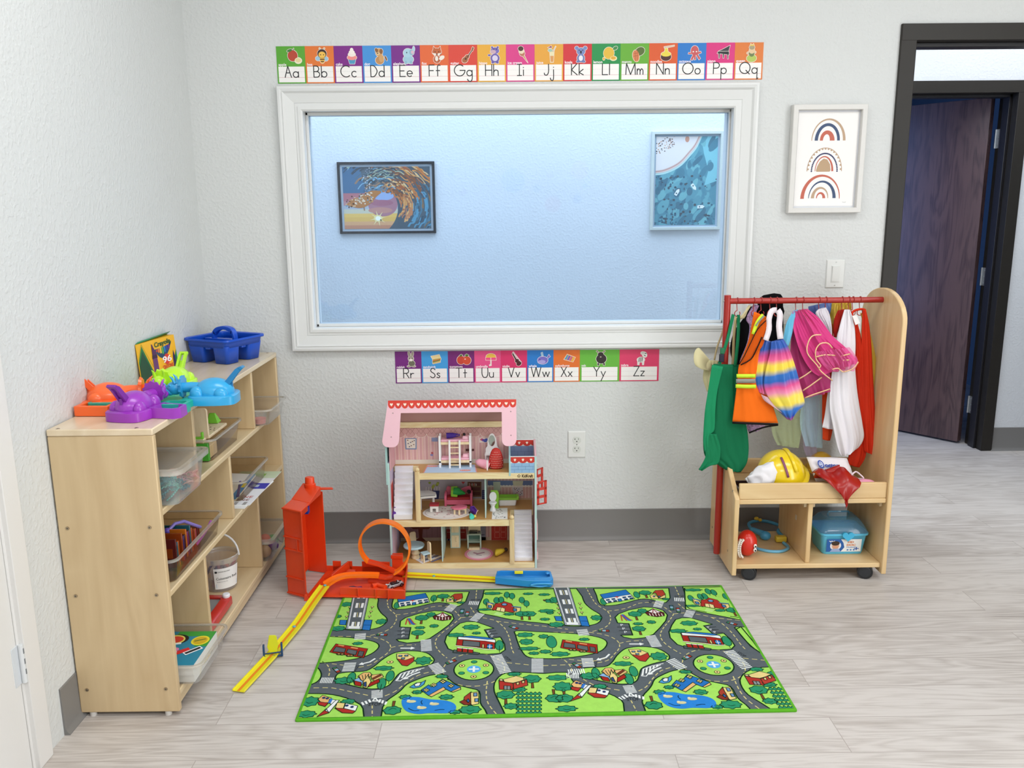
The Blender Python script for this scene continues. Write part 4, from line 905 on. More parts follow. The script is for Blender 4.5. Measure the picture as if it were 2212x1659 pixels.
    pp([(1410, 580), (1570, 595), (1635, 608), (1620, 622), (1400, 605)], '#50585a', s)
    for k in range(3): pp([(1440+48*k, 562+5*k), (1480+48*k, 566+5*k), (1480+48*k, 600+5*k), (1435+48*k, 596+5*k)], RED, s, lv=7); RF.line(sh(c1([(1442+48*k, 564+5*k), (1478+48*k, 568+5*k)]), s), .004, WHT, 9)
    # cream house with red roof (upside down)
    pp([(912, 615), (1005, 612), (1065, 645), (990, 672), (915, 660)], YEL, s); pp([(915, 660), (990, 672), (1065, 645), (1062, 680), (1005, 722), (960, 715)], '#b0342c', s, lv=7)
    for x, y in ((945, 635), (997, 632), (968, 656)): q = c1([(x, y)])[0]; RF.rect(q[0]+PER*s-.006, q[1]-.005, q[0]+PER*s+.006, q[1]+.005, OUT, 9); RF.rect(q[0]+PER*s-.004, q[1]-.003, q[0]+PER*s+.004, q[1]+.003, '#6a8ab0', 10)
    q = c1([(855, 686)])[0]; RF.ell(q[0]+PER*s, q[1], .011, .009, OUT, 4, 14); RF.ell(q[0]+PER*s, q[1], .009, .007, YEL, 5, 14); RF.ell(q[0]+PER*s, q[1], .004, .003, OUT, 6, 10)
    # school with striped roof
    pp([(535, 845), (610, 810), (625, 880), (545, 880)], '#8fb8e0', s); pp([(545, 850), (605, 865), (605, 900), (548, 888)], RED, s, lv=7); pp([(575, 812), (625, 780), (680, 778), (700, 800), (640, 850), (610, 850)], '#e8b878', s, lv=7); pp([(620, 860), (665, 800), (690, 860), (655, 915), (620, 908)], YEL, s, lv=9)
    pp([(690, 800), (780, 790), (800, 815), (720, 850), (695, 840)], '#e8b878', s, lv=7); pp([(665, 875), (760, 835), (765, 862), (668, 905)], RED, s, lv=7); pp([(700, 830), (770, 795), (780, 805), (712, 840)], '#8a3a2a', s, lv=9); pp([(628, 868), (648, 862), (648, 905), (628, 900)], '#3a4a8a', s, lv=11)
    for k in range(4): RF.line(sh(c1([(585+28*k, 808-6*k), (600+22*k, 845-4*k)]), s), .002, OUT, 9)
    # blue L-shaped building
    pp([(1125, 930), (1190, 885), (1215, 905), (1310, 835), (1470, 905), (1385, 945), (1335, 920), (1215, 985), (1185, 975)], BLU, s); pp([(1190, 978), (1320, 905), (1340, 925), (1215, 990)], '#e8b878', s, lv=7); pp([(1385, 945), (1465, 908), (1470, 925), (1400, 950)], '#e8b878', s, lv=7)
    for x, y in ((1170, 932), (1235, 888), (1315, 858), (1385, 895)): P = [(x-28, y), (x, y-16), (x+28, y), (x, y+18)]; pp(P, YEL, s, lv=9); RF.line(sh(c1([(x-14, y-8), (x+14, y+9)]), s), .0018, OUT, 11); RF.line(sh(c1([(x+14, y-8), (x-14, y+9)]), s), .0018, OUT, 11)
    pp([(1025, 905), (1080, 868), (1130, 862), (1165, 845), (1150, 880), (1115, 905), (1060, 915)], '#4f9ad0', s); pp([(1065, 885), (1095, 868), (1125, 868), (1110, 895), (1075, 900)], WHT, s, lv=7)
    # brown house by the road
    pp([(1490, 1055), (1500, 990), (1560, 945), (1560, 1065)], '#a84030', s); pp([(1555, 955), (1625, 945), (1625, 1050), (1558, 1065)], YEL, s, lv=7); pp([(1460, 1035), (1500, 1015), (1565, 1060), (1500, 1060)], '#8a3428', s, lv=7)
    for x, y in ((1596, 972), (1606, 1020)): pp([(x-15, y-13), (x+15, y-15), (x+15, y+13), (x-15, y+15)], '#6d92c0', s, lv=9)
    pp([(1520, 1020), (1535, 1008), (1548, 1030), (1530, 1042)], '#3a62b0', s, lv=9)
    # pond
    P = [(955, 1040), (965, 1005), (1010, 990), (1110, 992), (1200, 1010), (1320, 1018), (1400, 1040), (1430, 1075), (1410, 1115), (1340, 1132), (1200, 1130), (1100, 1138), (1010, 1120), (970, 1085)]
    RF.poly(sh(smooth2(c1(P), 3), s), '#2f86d6', 5)
    for x, y in ((1040, 1030), (1240, 1052), (1130, 1085)): q = c1([(x, y)])[0]; RF.ell(q[0]+PER*s, q[1], .014, .007, '#d6d0a0', 7, 10); RF.ell(q[0]+PER*s-.008, q[1]+.005, .005, .004, '#e6e0b8', 8, 8)
    for P in ([(1015, 1090), (1060, 1110), (1105, 1108)], [(1245, 1108), (1290, 1100), (1325, 1100)], [(1135, 1022), (1125, 1035), (1135, 1055)]): RF.line(sh(smooth2(c1(P), 3, False), s), .0026, '#153a5a', 7)
# barn, crops, trees of the shared strip (drawn once in the middle, once at the right edge)
for s in (0, 1):
    pp([(1800, 845), (1930, 875), (1930, 930), (1805, 925)], '#b0342c', s); pp([(1925, 870), (2045, 840), (2052, 890), (1930, 925)], '#b84034', s, lv=7); pp([(1835, 840), (1950, 808), (2040, 835), (1935, 872), (1850, 862)], '#e8d08a', s, lv=7); pp([(1845, 895), (1900, 898), (1900, 930), (1845, 928)], '#8a8f90', s, lv=9); RF.line(sh(c1([(1872, 896), (1872, 930)]), s), .002, OUT, 11)
    for x, y in ((1965, 876), (2012, 862)): pp([(x-12, y-8), (x+12, y-11), (x+12, y+8), (x-12, y+11)], '#e8d08a', s, lv=9)
    pp([(1805, 835), (1835, 838), (1835, 855), (1806, 852)], '#c9b890', s, lv=9)
    tree(2090, 860, .036, s); tree(1860, 1000, .036, s); blob(1975, 925, .024, .014, s); blob(1905, 1070, .022, .016, s); blob(1935, 790, .022, .012, s)
    for k in range(6):
        y = 955+33*k; P = []
        for i in range(13): P.append((1950+18.5*i, y+(-9 if i % 2 else 5)))
        Q = [(1950+18.5*i, y+14+(6 if i % 2 else 0)) for i in range(12, -1, -1)]; RF.outl(sh(c1(P+Q), s), DGR, .002, OUT, 4)
# hospital and red roofed house
for s in (0, -1):
    pp([(520, 95), (730, 55), (772, 94), (545, 131)], BLU, s, c2); pp([(545, 131), (772, 94), (803, 130), (575, 168)], WHT, s, c2, lv=7)
    for k in (0, 1, 3, 4):
        for j in (0, 1): x = 568+45*k+14*j; y = 138-7*k+15*j; pp([(x, y), (x+26, y-4), (x+32, y+6), (x+6, y+10)], '#2a4a7a', s, c2, lv=9, w=.0014)
    pp([(664, 134), (690, 130), (702, 150), (674, 154)], BLU, s, c2, lv=9); RF.line(sh(c2([(640, 118), (676, 114)]), s), .003, '#c83a30', 9); RF.line(sh(c2([(654, 110), (662, 124)]), s), .003, '#c83a30', 9)
    pp([(930, 105), (965, 90), (1000, 122), (1040, 130), (942, 128)], YEL, s, c2); pp([(1000, 122), (1055, 95), (1060, 120), (1005, 130)], YEL, s, c2); pp([(950, 88), (975, 62), (1035, 58), (1058, 94), (1005, 124), (975, 82)], '#b0402e', s, c2, lv=7)
    for x, y in ((965, 110), (1008, 112)): pp([(x-8, y-5), (x+8, y-5), (x+8, y+6), (x-8, y+6)], '#4a6a90', s, c2, lv=9, w=.0014)
# firehouse, town hall, churches
for s in (0, 1):
    pp([(1700, 165), (1750, 185), (1755, 240), (1695, 215)], YEL, s); pp([(1900, 210), (1990, 215), (1985, 265), (1905, 250)], YEL, s); pp([(1738, 235), (1770, 180), (1820, 175), (1845, 160), (1910, 180), (1945, 240), (1925, 258), (1800, 238)], '#b0342c', s, lv=7)
    pp([(1775, 240), (1785, 212), (1830, 215), (1855, 225), (1850, 256)], '#eedc9a', s, lv=9); RF.line(sh(c1([(1820, 215), (1812, 248)]), s), .002, OUT, 11); q = c1([(1848, 188)])[0]; RF.ell(q[0]+PER*s, q[1], .011, .011, OUT, 9, 14); RF.ell(q[0]+PER*s, q[1], .008, .008, '#7a9ac8', 10, 14)
    for x, y in ((1722, 205), (1940, 233)): pp([(x-15, y-12), (x+15, y-8), (x+15, y+14), (x-15, y+10)], '#4a7ab0', s, lv=9)
    RF.line(sh(c1([(1695, 166), (1760, 182)]), s), .005, '#4a7ab0', 9); RF.line(sh(c1([(1915, 205), (1990, 212)]), s), .005, '#4a7ab0', 9)
    for x, y in ((1690, 165), (1780, 152), (1820, 148), (1870, 105), (1915, 115), (2000, 150), (2040, 180)): conif(x, y, .024, s)
    blob(1745, 90, .036, .012, s); blob(2055, 93, .02, .010, s); blob(1675, 230, .03, .008, s); blob(1890, 270, .02, .01, s); tree(2000, 285, .032, s); tree(2065, 285, .032, s)
    RF.poly(sh(c1([(1780, 250), (1845, 262), (1810, 285), (1750, 275)]), s), '#b9e68a', 4)
for (x, y, w, h) in ((2030, 450, .03, .016), (2040, 510, .024, .02), (2065, 570, .035, .012), (2105, 610, .018, .01)): blob(x, y, w, h)
for (x, y, w, h) in ((60, 95, .022, .01), (80, 230, .03, .014), (65, 298, .018, .01), (55, 440, .018, .014), (70, 565, .02, .012), (190, 585, .032, .015), (170, 780, .034, .016), (245, 1035, .032, .016)): blob(x, y, w, h, F_=c2)
tree(115, 140, .03, F_=c2, d=(1, 0)); conif(120, 490, .04, F_=c2); tree(140, 925, .034, 0, (0, -1), c2); tree(225, 925, .034, 0, (0, -1), c2)
for F_, dx, dy, k in ((c1, 0, 0, 1), (c2, 70, -95, .92)):
    m_ = lambda P: [(x*k+dx, y*k+dy) for x, y in P]
    pp(m_([(230, 1010), (270, 975), (345, 1000), (320, 1040), (255, 1040)]), '#e8b878', 0, F_); pp(m_([(225, 1035), (250, 1035), (320, 1045), (290, 1075), (235, 1060)]), '#b0342c', 0, F_, 7)
    pp(m_([(330, 1010), (400, 1020), (365, 1070), (320, 1040)]), WHT, 0, F_, 7); pp(m_([(415, 1020), (325, 1130), (290, 1110), (385, 1020)]), WHT, 0, F_, 9); pp(m_([(300, 1095), (325, 1130), (220, 1165)]), '#b0342c', 0, F_, 9)
    pp(m_([(395, 1040), (470, 1045), (450, 1100), (380, 1085)]), YEL, 0, F_, 7); pp(m_([(465, 1045), (575, 1070), (555, 1115), (450, 1090)]), WHT, 0, F_, 7); pp(m_([(375, 1090), (450, 1092), (555, 1115), (530, 1135), (440, 1130)]), '#b0342c', 0, F_, 9)
    for x, y in ((280, 1000), (310, 1005), (480, 1068), (525, 1080)): q = F_(m_([(x, y)]))[0]; RF.ell(q[0], q[1], .005, .005, '#2a3a6a', 11, 10)
    RF.line(F_(m_([(345, 1012), (330, 1040)])), .008, '#3a78c8', 9)
    blob(*m_([(155, 1030)])[0], .03, .026, F_=F_); blob(*m_([(125, 1140)])[0], .03, .018, F_=F_); blob(*m_([(490, 1030)])[0], .022, .014, F_=F_)
rug = b.build('road_rug', smooth=0)
tag(rug, 'green and grey road map play rug with houses, pond and roundabouts, on the floor', 'rug')
# ================================================================ DOLLHOUSE
PINE = wood('pine', '#dfbf85', '#efdcae', 0, 3, .45, .7, .2); PFLR = wood('print_floor', '#a8743c', '#c39455', 0, 5, .35, .4, .35); PPOST = wood('pine_post', '#d2b07c', '#e6cfa0', 2, 3, .5, .5, .2)
PNK, MINT, HRED = '#f1c3cf', '#bcd9d6', '#c8332a'
dh = thing('dollhouse', 'three storey wooden dollhouse with pink roof board, against the wall under the window', 'dollhouse', (-.175, -.16, 0))
dp_ = lambda x, y: (800+x/4.148, 850+y/4.148)
def dm(name, mb, **k): return mb.build(name, dh, **k)
HX0, HX1, HF, HB, AB = -.457, .104, -.282, -.045, -.150
b = MB().box(HX0+.008, HX1-.004, HF, HB, 0, .0195, PINE); F = Flat(b, lambda x, y: Vector((x, y, .0195)), (0, 0, 1), .0003); F.rect(HX0+.01, HF+.012, HX1-.006, HB, PFLR); dm('floor_board', b, bevel=.0008)
b = MB().prism([(HX0+.008, HF), (.008, HF), (.008, -.165), (HX1-.006, -.165), (HX1-.006, HB), (HX0+.008, HB)], .173, .195, 2, PINE); F = Flat(b, lambda x, y: Vector((x, y, .195)), (0, 0, 1), .0003)
F.poly([(HX0+.01, HF+.014), (.006, HF+.014), (.006, -.165), (HX1-.008, -.165), (HX1-.008, HB), (HX0+.01, HB)], PFLR); dm('floor_board', b, bevel=.0008)
b = MB().prism([(-.352, HF), (HX1-.004, HF), (HX1-.004, AB), (HX0+.008, AB), (HX0+.008, -.175), (-.352, -.175)], .363, .385, 2, PINE); F = Flat(b, lambda x, y: Vector((x, y, .385)), (0, 0, 1), .0003)
F.poly([(-.350, HF+.014), (HX1-.006, HF+.014), (HX1-.006, AB), (HX0+.01, AB), (HX0+.01, -.173), (-.350, -.173)], PFLR)
F2 = Flat(b, lambda x, y: Vector((x, HF, y)), (0, -1, 0), .0004); F2.text('KidKraft', .052, .368, .0165, '#3a2410', 2, align=0, wid=.042, bold=.03)
cxs, czs = .041, .374; F2.line([(cxs+.0062*(1 if k % 2 == 0 else .5)*sin(pi*k/5), czs+.0062*(1 if k % 2 == 0 else .5)*cos(pi*k/5)) for k in range(10)], .0014, '#3a2410', 2, True)
dm('floor_board', b, bevel=.0008)
# back panels with printed wallpaper
b = MB().box(HX0+.008, HX1-.004, HB, HB+.005, 0, .385, C('#d9b9b4', .6)); F = Flat(b, lambda x, y: Vector((x, HB, y)), (0, -1, 0), .0003, (HX0+.008, 0, HX1-.004, .383), .5)
bw = lambda L_: [(lambda p: (p.x, p.z))(on(*dp_(x, y), 1, HB)) for x, y in L_]
# ground floor print
F.rect(-.457, .02, -.262, .173, '#a87f88', 1)
for i in range(9): F.line([(-.45+.022*i, .02), (-.45+.022*i, .17)], .002, '#8f6674', 2)
F.rect(-.457, .02, .1, .034, '#d8c4b0', 3)
P = bw([(360, 1195), (545, 1195), (520, 1215), (385, 1215)]); F.poly(P, '#7a3020', 4); F.poly(bw([(430, 1215), (470, 1215), (465, 1290), (500, 1320), (400, 1320), (438, 1290)]), '#7a3020', 4)
for x in range(385, 400): pass
F.rect(-.262, .034, .1, .173, '#d9a6a6', 1)
for i in range(26): F.rect(-.26+.014*i, .034, -.256+.014*i, .173, '#efd2cc', 2)
for x0, x1 in ((675, 730), (800, 858)):
    F.poly(bw([(x0, 1215), (x1, 1215), (x1, 1300), (x0, 1300)]), '#b52c26', 3); F.poly(bw([(x0+12, 1240), (x1-12, 1240), (x1-12, 1244), (x0+12, 1244)]), '#e8d6cc', 4); F.poly(bw([(x0+18, 1300), (x1-18, 1300), (x1-20, 1322), (x0+20, 1322)]), '#4a3a7a', 3)
for x0, x1 in ((985, 1035),): F.poly(bw([(x0, 1190), (x1, 1190), (x1, 1335), (x0, 1335)]), '#a0a2b6', 3); F.poly(bw([(x0+8, 1260), (x1-10, 1260), (x1-10, 1270), (x0+8, 1270)]), '#6a6c86', 4)
F.poly(bw([(1068, 1185), (1235, 1185), (1235, 1320), (1068, 1320)]), '#e6c4b4', 3); F.poly(bw([(1085, 1185), (1225, 1185), (1225, 1312), (1085, 1312)]), HRED, 4)
for x in (1115, 1170):
    for y0, y1 in ((1190, 1235), (1245, 1290)): F.line(bw([(x, y0), (x+42, y0), (x+42, y1), (x, y1)]), .0012, '#e89a8a', 5, True)
# middle floor print
F.rect(-.457, .195, -.088, .363, '#b3adb6', 1); F.rect(-.457, .195, -.088, .203, '#c9a88a', 3)
F.poly(bw([(430, 940), (1040, 940), (1040, 962), (430, 962)]), '#27336e', 2); F.poly(bw([(560, 870), (620, 870), (612, 945), (560, 945)]), '#27336e', 3); F.poly(bw([(1000, 865), (1040, 865), (1040, 945), (1000, 945)]), '#27336e', 3)
for k in range(16): q = bw([(1008+8*(k % 4), 880+16*(k//4))])[0]; F.ell(q[0], q[1], .0012, .0012, '#d8d8e8', 4, 6)
for k in range(22): q = bw([(560-28+(k*37) % 75, 800+(k*23) % 44)])[0]; F.ell(q[0], q[1], .006, .005, ['#8a9a3a', '#a8b04a', '#6a7a2a'][k % 3], 3, 7)
F.line(bw([(560, 830), (560, 890)]), .003, '#5a3a1a', 3); F.poly(bw([(430, 790), (450, 790), (450, 940), (430, 940)]), '#7a6a9a', 2)
for k in range(6): F.line(bw([(500+24*k, 838), (500+24*k, 866)]), .002, '#e6e2dc', 3)
F.poly(bw([(870, 790), (995, 790), (995, 925), (870, 925)]), '#7a5a3a', 3)
for y in (796, 838, 880): F.poly(bw([(880, y), (985, y), (985, y+32), (880, y+32)]), '#5a241c', 4)
for k in range(9): F.poly(bw([(884+8*k, 802+(k % 3)*3), (889+8*k, 802+(k % 3)*3), (889+8*k, 827), (884+8*k, 827)]), ['#d8c8b8', '#b8382c', '#c9b08a', '#8a8a8a'][k % 4], 5)
F.poly(bw([(815, 790), (850, 790), (832, 812)]), '#c23a3a', 3)
F.rect(-.088, .195, .1, .363, '#d8a9a4', 1)
for i in range(14): F.rect(-.086+.014*i, .2, -.082+.014*i, .33, '#e8c8c2', 2)
F.poly(bw([(1052, 780), (1455, 780), (1455, 825), (1052, 825)]), '#6b7dae', 3)
for k in range(16): q = bw([(1055+28*k, 830)])[0]; F.ell(q[0], q[1], .0068, .005, '#efe2dc', 4, 10)
F.poly(bw([(1100, 790), (1165, 790), (1165, 870), (1105, 870)]), '#c9d2c0', 5); F.poly(bw([(1275, 782), (1370, 782), (1362, 825), (1280, 825)]), '#d8d2b8', 5); F.poly(bw([(1270, 840), (1365, 835), (1372, 915), (1280, 920)]), '#d8ccd2', 5)
for k in range(12): q = bw([(1290+(k*29) % 75, 848+(k*17) % 62)])[0]; F.ell(q[0], q[1], .0022, .0022, ['#8a3a4a', '#3a5a8a', '#5a3a2a'][k % 3], 6, 6)
F.rect(-.088, .195, .1, .203, '#c9a88a', 5); dm('back_panel', b, smooth=0)
# attic back panel
ab = lambda L_: [(lambda p: (p.x, p.z))(on(*dp_(x, y), 1, AB)) for x, y in L_]
b = MB().box(HX0+.012, .006, AB, AB+.005, .385, .585, C('#e2b4b4', .6)); F = Flat(b, lambda x, y: Vector((x, AB, y)), (0, -1, 0), .0003, (HX0+.012, .385, .004, .58), .5)
for i in range(60): F.rect(-.445+.0078*i, .40, -.4425+.0078*i, .505, ['#f0d2cc', '#cf9a98', '#ead0ba'][i % 3], 1)
F.rect(-.445, .385, .006, .403, '#e4ddd0', 2)
F.rect(-.445, .505, .006, .545, '#cf9f9a', 2)
for i in range(11):
    x = -.424+.042*i; F.ell(x, .507, .021, .013, '#cf9f9a', 3, 16); F.line([(x+.021*cos(a), .507-.013*sin(a)) for a in [pi*k/8 for k in range(9)]], .0015, '#efd8cc', 4)
    F.line([(x-.02, .503), (x, .530), (x+.02, .503)], .0012, '#a87670', 4); F.line([(x-.02, .535), (x, .508), (x+.02, .535)], .0012, '#a87670', 4); F.ell(x-.02, .505, .0022, .0022, '#f0e0d0', 5, 6); F.ell(x, .532, .0022, .0022, '#f0e0d0', 5, 6)
F.poly(ab([(308, 400), (415, 400), (415, 500), (315, 500)]), '#7a8cb0', 4); F.poly(ab([(320, 407), (405, 407), (405, 490), (325, 490)]), '#e6ddd0', 5)
for k in range(8): q = ab([(335+(k*27) % 65, 418+(k*19) % 65)])[0]; F.ell(q[0], q[1], .003, .002, ['#7a4a3a', '#4a4a6a'][k % 2], 6, 7)
F.poly(ab([(550, 395), (605, 395), (605, 430), (550, 430)]), '#8f97bd', 4); F.poly(ab([(975, 395), (1060, 395), (1060, 440), (975, 440)]), '#efdcd6', 4)
for x, y, c in ((1000, 412, '#c2506a'), (1015, 418, '#6a4aa8'), (1040, 412, '#4a5ab8'), (1030, 425, '#4a5ab8')): q = ab([(x, y)])[0]; F.ell(q[0], q[1], .007, .005, c, 5, 12)
q = ab([(550, 550)])[0]; F.ell(q[0], q[1], .006, .004, '#8a8ac0', 4, 10); F.rect(q[0]-.002, q[1]+.004, q[0]+.006, q[1]+.012, '#c05a60', 4)
F.poly(ab([(855, 495), (930, 495), (930, 515), (855, 515)]), '#5a2a26', 4)
F.poly(ab([(1040, 470), (1070, 460), (1075, 480), (1055, 520), (1040, 515)]), '#8a5a2a', 5); F.poly(ab([(1060, 490), (1160, 490), (1150, 545), (1065, 545)]), '#d8c4ae', 5); F.poly(ab([(1040, 540), (1080, 545), (1080, 565), (1040, 560)]), '#5a3a1a', 5)
F.poly(ab([(1120, 520), (1240, 520), (1240, 600), (1120, 600)]), '#5a3428', 4) if 0 else None
dm('attic_back_panel', b, smooth=0)
dm('beam', MB().box(HX0+.014, .004, AB-.012, AB, .535, .558, PINE), bevel=.001)
# side walls
b = MB().box(HX0, HX0+.007, HF-.001, HB+.005, 0, .43, C('#c6b4d0', .5)).box(HX0-.0004, HX0+.0074, HF-.0022, HF, 0, .43, C(MINT, .5))
b.add([(HX0+.0073, y, z) for y, z in ((-.27, .215), (-.20, .215), (-.20, .345), (-.27, .345))], [(0, 1, 2, 3)], C('#e9b8bd', .5)); b.add([(HX0+.0076, y, z) for y, z in ((-.262, .24), (-.208, .24), (-.208, .335), (-.262, .335))], [(0, 1, 2, 3)], C('#c03028', .5))
for y in (-.26, -.22, -.18): b.add([(HX0+.0073, y, z) for y, z in ((y, .02), (y+.03, .02), (y+.03, .17), (y, .17))], [(0, 1, 2, 3)], C('#eac0cc', .5))
dm('side_wall', b, smooth=0)
b = MB().prism([(HF, 0), (HB+.005, 0), (HB+.005, .385), (AB, .385), (AB, .482), (HF, .45)], HX1-.003, HX1+.004, 0, C('#cfa2a6', .5)); b.box(HX1-.0034, HX1+.0044, HF-.0022, HF, 0, .4505, C(MINT, .5)); b.box(HX1-.0034, HX1+.0044, AB-.132, AB, .4495, .4515, C('#dcecea', .5)) if 0 else None
dm('side_wall', b, smooth=0)
# attic side wall with teal edge hanging below, inner pink
b = MB().prism([(AB, .36), (HF-.004, .345), (HF-.004, .51), (AB, .56)], HX0-.006, HX0+.001, 0, C('#a9cfcd', .5)); dm('attic_side_wall', b, smooth=0)
b = MB().prism([(AB, .385), (HF-.001, .40), (HF-.001, .51), (AB, .56)], HX0+.0085, HX0+.0115, 0, C('#dfaab2', .5)); dm('attic_side_wall', b, smooth=0)
# divider walls
dm('divider', MB().box(-.091, -.087, -.252, HB, .195, .363, C(MINT, .5)), smooth=0); dm('divider', MB().box(-.262, -.258, -.258, HB, .0195, .173, C(MINT, .5)), smooth=0)
# roof: front board with scallops, sloping roof panel, underside labels
A, Bq = Vector((0, -.262, .668)), Vector((0, -.300, .497))
def fz(x, v): return Vector((x, A.y+(Bq.y-A.y)*v, A.z+(Bq.z-A.z)*v))
TL, TRr, BL_, BR = -.448, .033, -.470, .032
def arcs(cx, cv, rx, rv, a0, a1, n=6): return [(cx+rx*cos(a0+(a1-a0)*i/n), cv+rv*sin(a0+(a1-a0)*i/n)) for i in range(n+1)]
out = [(TL, 0), (TRr, 0), (TRr-.0, .86)]+arcs(BR-.02, .86, .02, .14, 0, pi/2)[1:]+arcs(-.002, .86, .02, .14, pi/2, pi)+[(-.022, .27), (-.401, .27), (-.408, .86)]+arcs(-.431, .86, .022, .14, 0, pi/2)[1:]+arcs(-.449, .86, .022, .14, pi/2, pi)+[(-.4705, .85)]
n_ = (Vector((1, 0, 0))).cross(fz(0, 0)-fz(0, 1)).normalized(); n_ = n_ if n_.y < 0 else -n_
b = MB(); b.hexa([tuple(fz(*p)) for p in out], [tuple(fz(*p)-n_*.009) for p in out], C(PNK, .5))
F = Flat(b, lambda x, y: fz(x, y), n_, .0003, (TL, -.01, TRr, 1.1)); NS = 19
F.rect(TL, 0, TRr, .085, '#d93a2a', 1)
for i in range(NS):
    x = TL+(i+.5)*(TRr-TL)/NS; w = (TRr-TL)/NS/2; F.poly([(x+w*cos(a), .083+.09*sin(a)) for a in [pi*k/12 for k in range(13)]], '#d93a2a', 1)
    hh = [(0, .125), (-.0055, .085), (-.0055, .065), (-.003, .055), (0, .07), (.003, .055), (.0055, .065), (.0055, .085)]; F.poly([(x+a, c) for a, c in hh], '#fbe9d8', 2)
for x, v in ((-.43, .27), (.012, .26), (-.437, .78), (.012, .77)): F.ell(x, v, .0025, .014, '#a88a8e', 2, 10)
dm('roof_front', b, smooth=0)
b = MB().add([tuple(fz(TL+.002, .01)-n_*.004), tuple(fz(TRr-.002, .01)-n_*.004), (TRr-.03, AB+.004, .553), (TL+.03, AB+.004, .553)], [(0, 1, 2, 3)], C('#c79a98', .5)); b = b
F = Flat(b, lambda x, v: Vector((x, -.262+(.112)*v, .664-.108*v)), (0, -.7, -.72), .0012)
for x0, x1 in ((-.335, -.255), (-.145, -.065)): F.rect(x0, .33, x1, .46, '#b7b0a6', 1); F.rect(x0+.006, .36, x1-.006, .40, '#8a857e', 2)
dm('roof_panel', b, smooth=0, solid=.005)
# balcony
def brick(F, x0, x1, z0, z1, col, lc, rows=4):
    F.rect(x0, z0, x1, z1, col, 1); h = (z1-z0)/rows
    for r in range(1, rows+1): F.line([(x0, z0+h*(r-1)), (x1, z0+h*(r-1))], .0009, lc, 2, cap=False)
    for r in range(rows):
        k = 0
        while True:
            x = x0+.014+(r % 2)*.014+.028*k; k += 1
            if x >= x1: break
            F.line([(x, z0+h*r), (x, z0+h*(r+1))], .0009, lc, 2, cap=False)
for y, z1, col, lc, nm in ((HF, .451, '#93b8dc', '#5f86b4', 'balcony_front'), (AB-.004, .482, '#7787ad', '#56668e', 'balcony_back')):
    b = MB().box(.008, HX1-.003, y, y+.004, .385, z1, C('#e6f0f0', .5)); F = Flat(b, lambda x, z, y=y: Vector((x, y, z)), (0, -1, 0), .0003, (.010, .386, HX1-.004, z1-.002), .5)
    brick(F, .010, HX1-.004, .386, z1-.026, col, lc, 3); F.rect(.010, z1-.018, HX1-.004, z1-.002, '#cc372c', 3)
    for i in range(3 if y == HF else 4):
        x = .026+.0305*i if y == HF else .014+.0305*i; F.poly([(x+.0152*cos(a), z1-.017-.009*sin(a)) for a in [pi*k/10 for k in range(11)]], '#cc372c', 3); F.poly([(x+a*.9, z1-.012-c) for a, c in ((0, .008), (-.0055, 0), (-.003, -.004), (0, -.002), (.003, -.004), (.0055, 0))], '#fbe9d8', 4)
    dm(nm, b, smooth=0)
b = MB().prism([(HF-.002, .375), (AB, .385), (AB, .482), (HF-.002, .451)], .003, .009, 0, C('#a6cdd2', .5)); dm('balcony_side', b, smooth=0)
# stairs
SW = C('#eeedf2', .4)
def stairs(x0, x1, y0, y1, z0, z1, n):
    b = MB(); dy, dz = (y1-y0)/n, (z1-z0)/n; P = []
    for i in range(n): P += [(y0+dy*i, z0+dz*i), (y0+dy*i-.0035, z0+dz*(i+1)-.002), (y0+dy*i-.0035, z0+dz*(i+1))]
    P += [(y1, z1), (y1+.002, z1-.002), (y0+.012, z0)]
    b.prism(P, x0, x1, 0, SW); dm('staircase', b, bevel=.0004, smooth=20)
stairs(-.443, -.372, -.262, -.172, .196, .386, 9); stairs(.022, .092, -.262, -.163, .020, .196, 11)
for x, z0, z1 in ((-.346, .195, .395), (.012, .0195, .200)):
    b = MB().prism(rrect(x-.0095, HF-.004, x+.0095, HF+.012, .003, 2), z0, z1, 2, PPOST); b.ball((x, HF+.004, z1+.007), .0095, PPOST, 14, 8); dm('newel_post', b, smooth=50)
# shutters
RW_ = C('#cf3a2e', .45); PW_ = C('#efc0c4', .45)
def shutter(x, y0, y1, z0, z1, m, T=None, name='shutter'):
    b = MB(); w = .011; n = 3; h = (z1-z0)/n
    for a, c in ((y0, y0+w), (y1-w, y1)): b.box(x, x+.004, a, c, z0, z1, m, T)
    for i in range(n+1): zz = z0+h*i*(1-.0); b.box(x, x+.004, y0, y1, max(z0, zz-w/2), min(z1, zz+w/2), m, T)
    dm(name, b, bevel=.0006)
Tz = Matrix.Translation((HX1+.004, -.25, 0)) @ Matrix.Rotation(radians(-62), 4, 'Z')
shutter(0, 0, .045, .245, .34, RW_, Tz); Tz2 = Matrix.Translation((HX1+.004, -.16, 0)) @ Matrix.Rotation(radians(-40), 4, 'Z'); shutter(0, 0, .045, .27, .36, RW_, Tz2)
Tz = Matrix.Translation((HX0-.002, -.24, 0)) @ Matrix.Rotation(radians(10), 4, 'Z'); shutter(-.003, 0, .05, .22, .33, RW_, Tz)
b = MB().box(HX1+.0042, HX1+.009, -.245, -.18, .10, .165, PW_).box(HX1+.0042, HX1+.007, -.24, -.185, .04, .10, C('#9a4a4e', .5)).box(HX1+.0042, HX1+.010, -.25, -.20, .02, .05, PW_); dm('window_box', b, bevel=.0006)
b = MB().box(HX1+.0042, HX1+.009, -.265, -.258, .335, .36, PW_); dm('shutter_hinge', b)
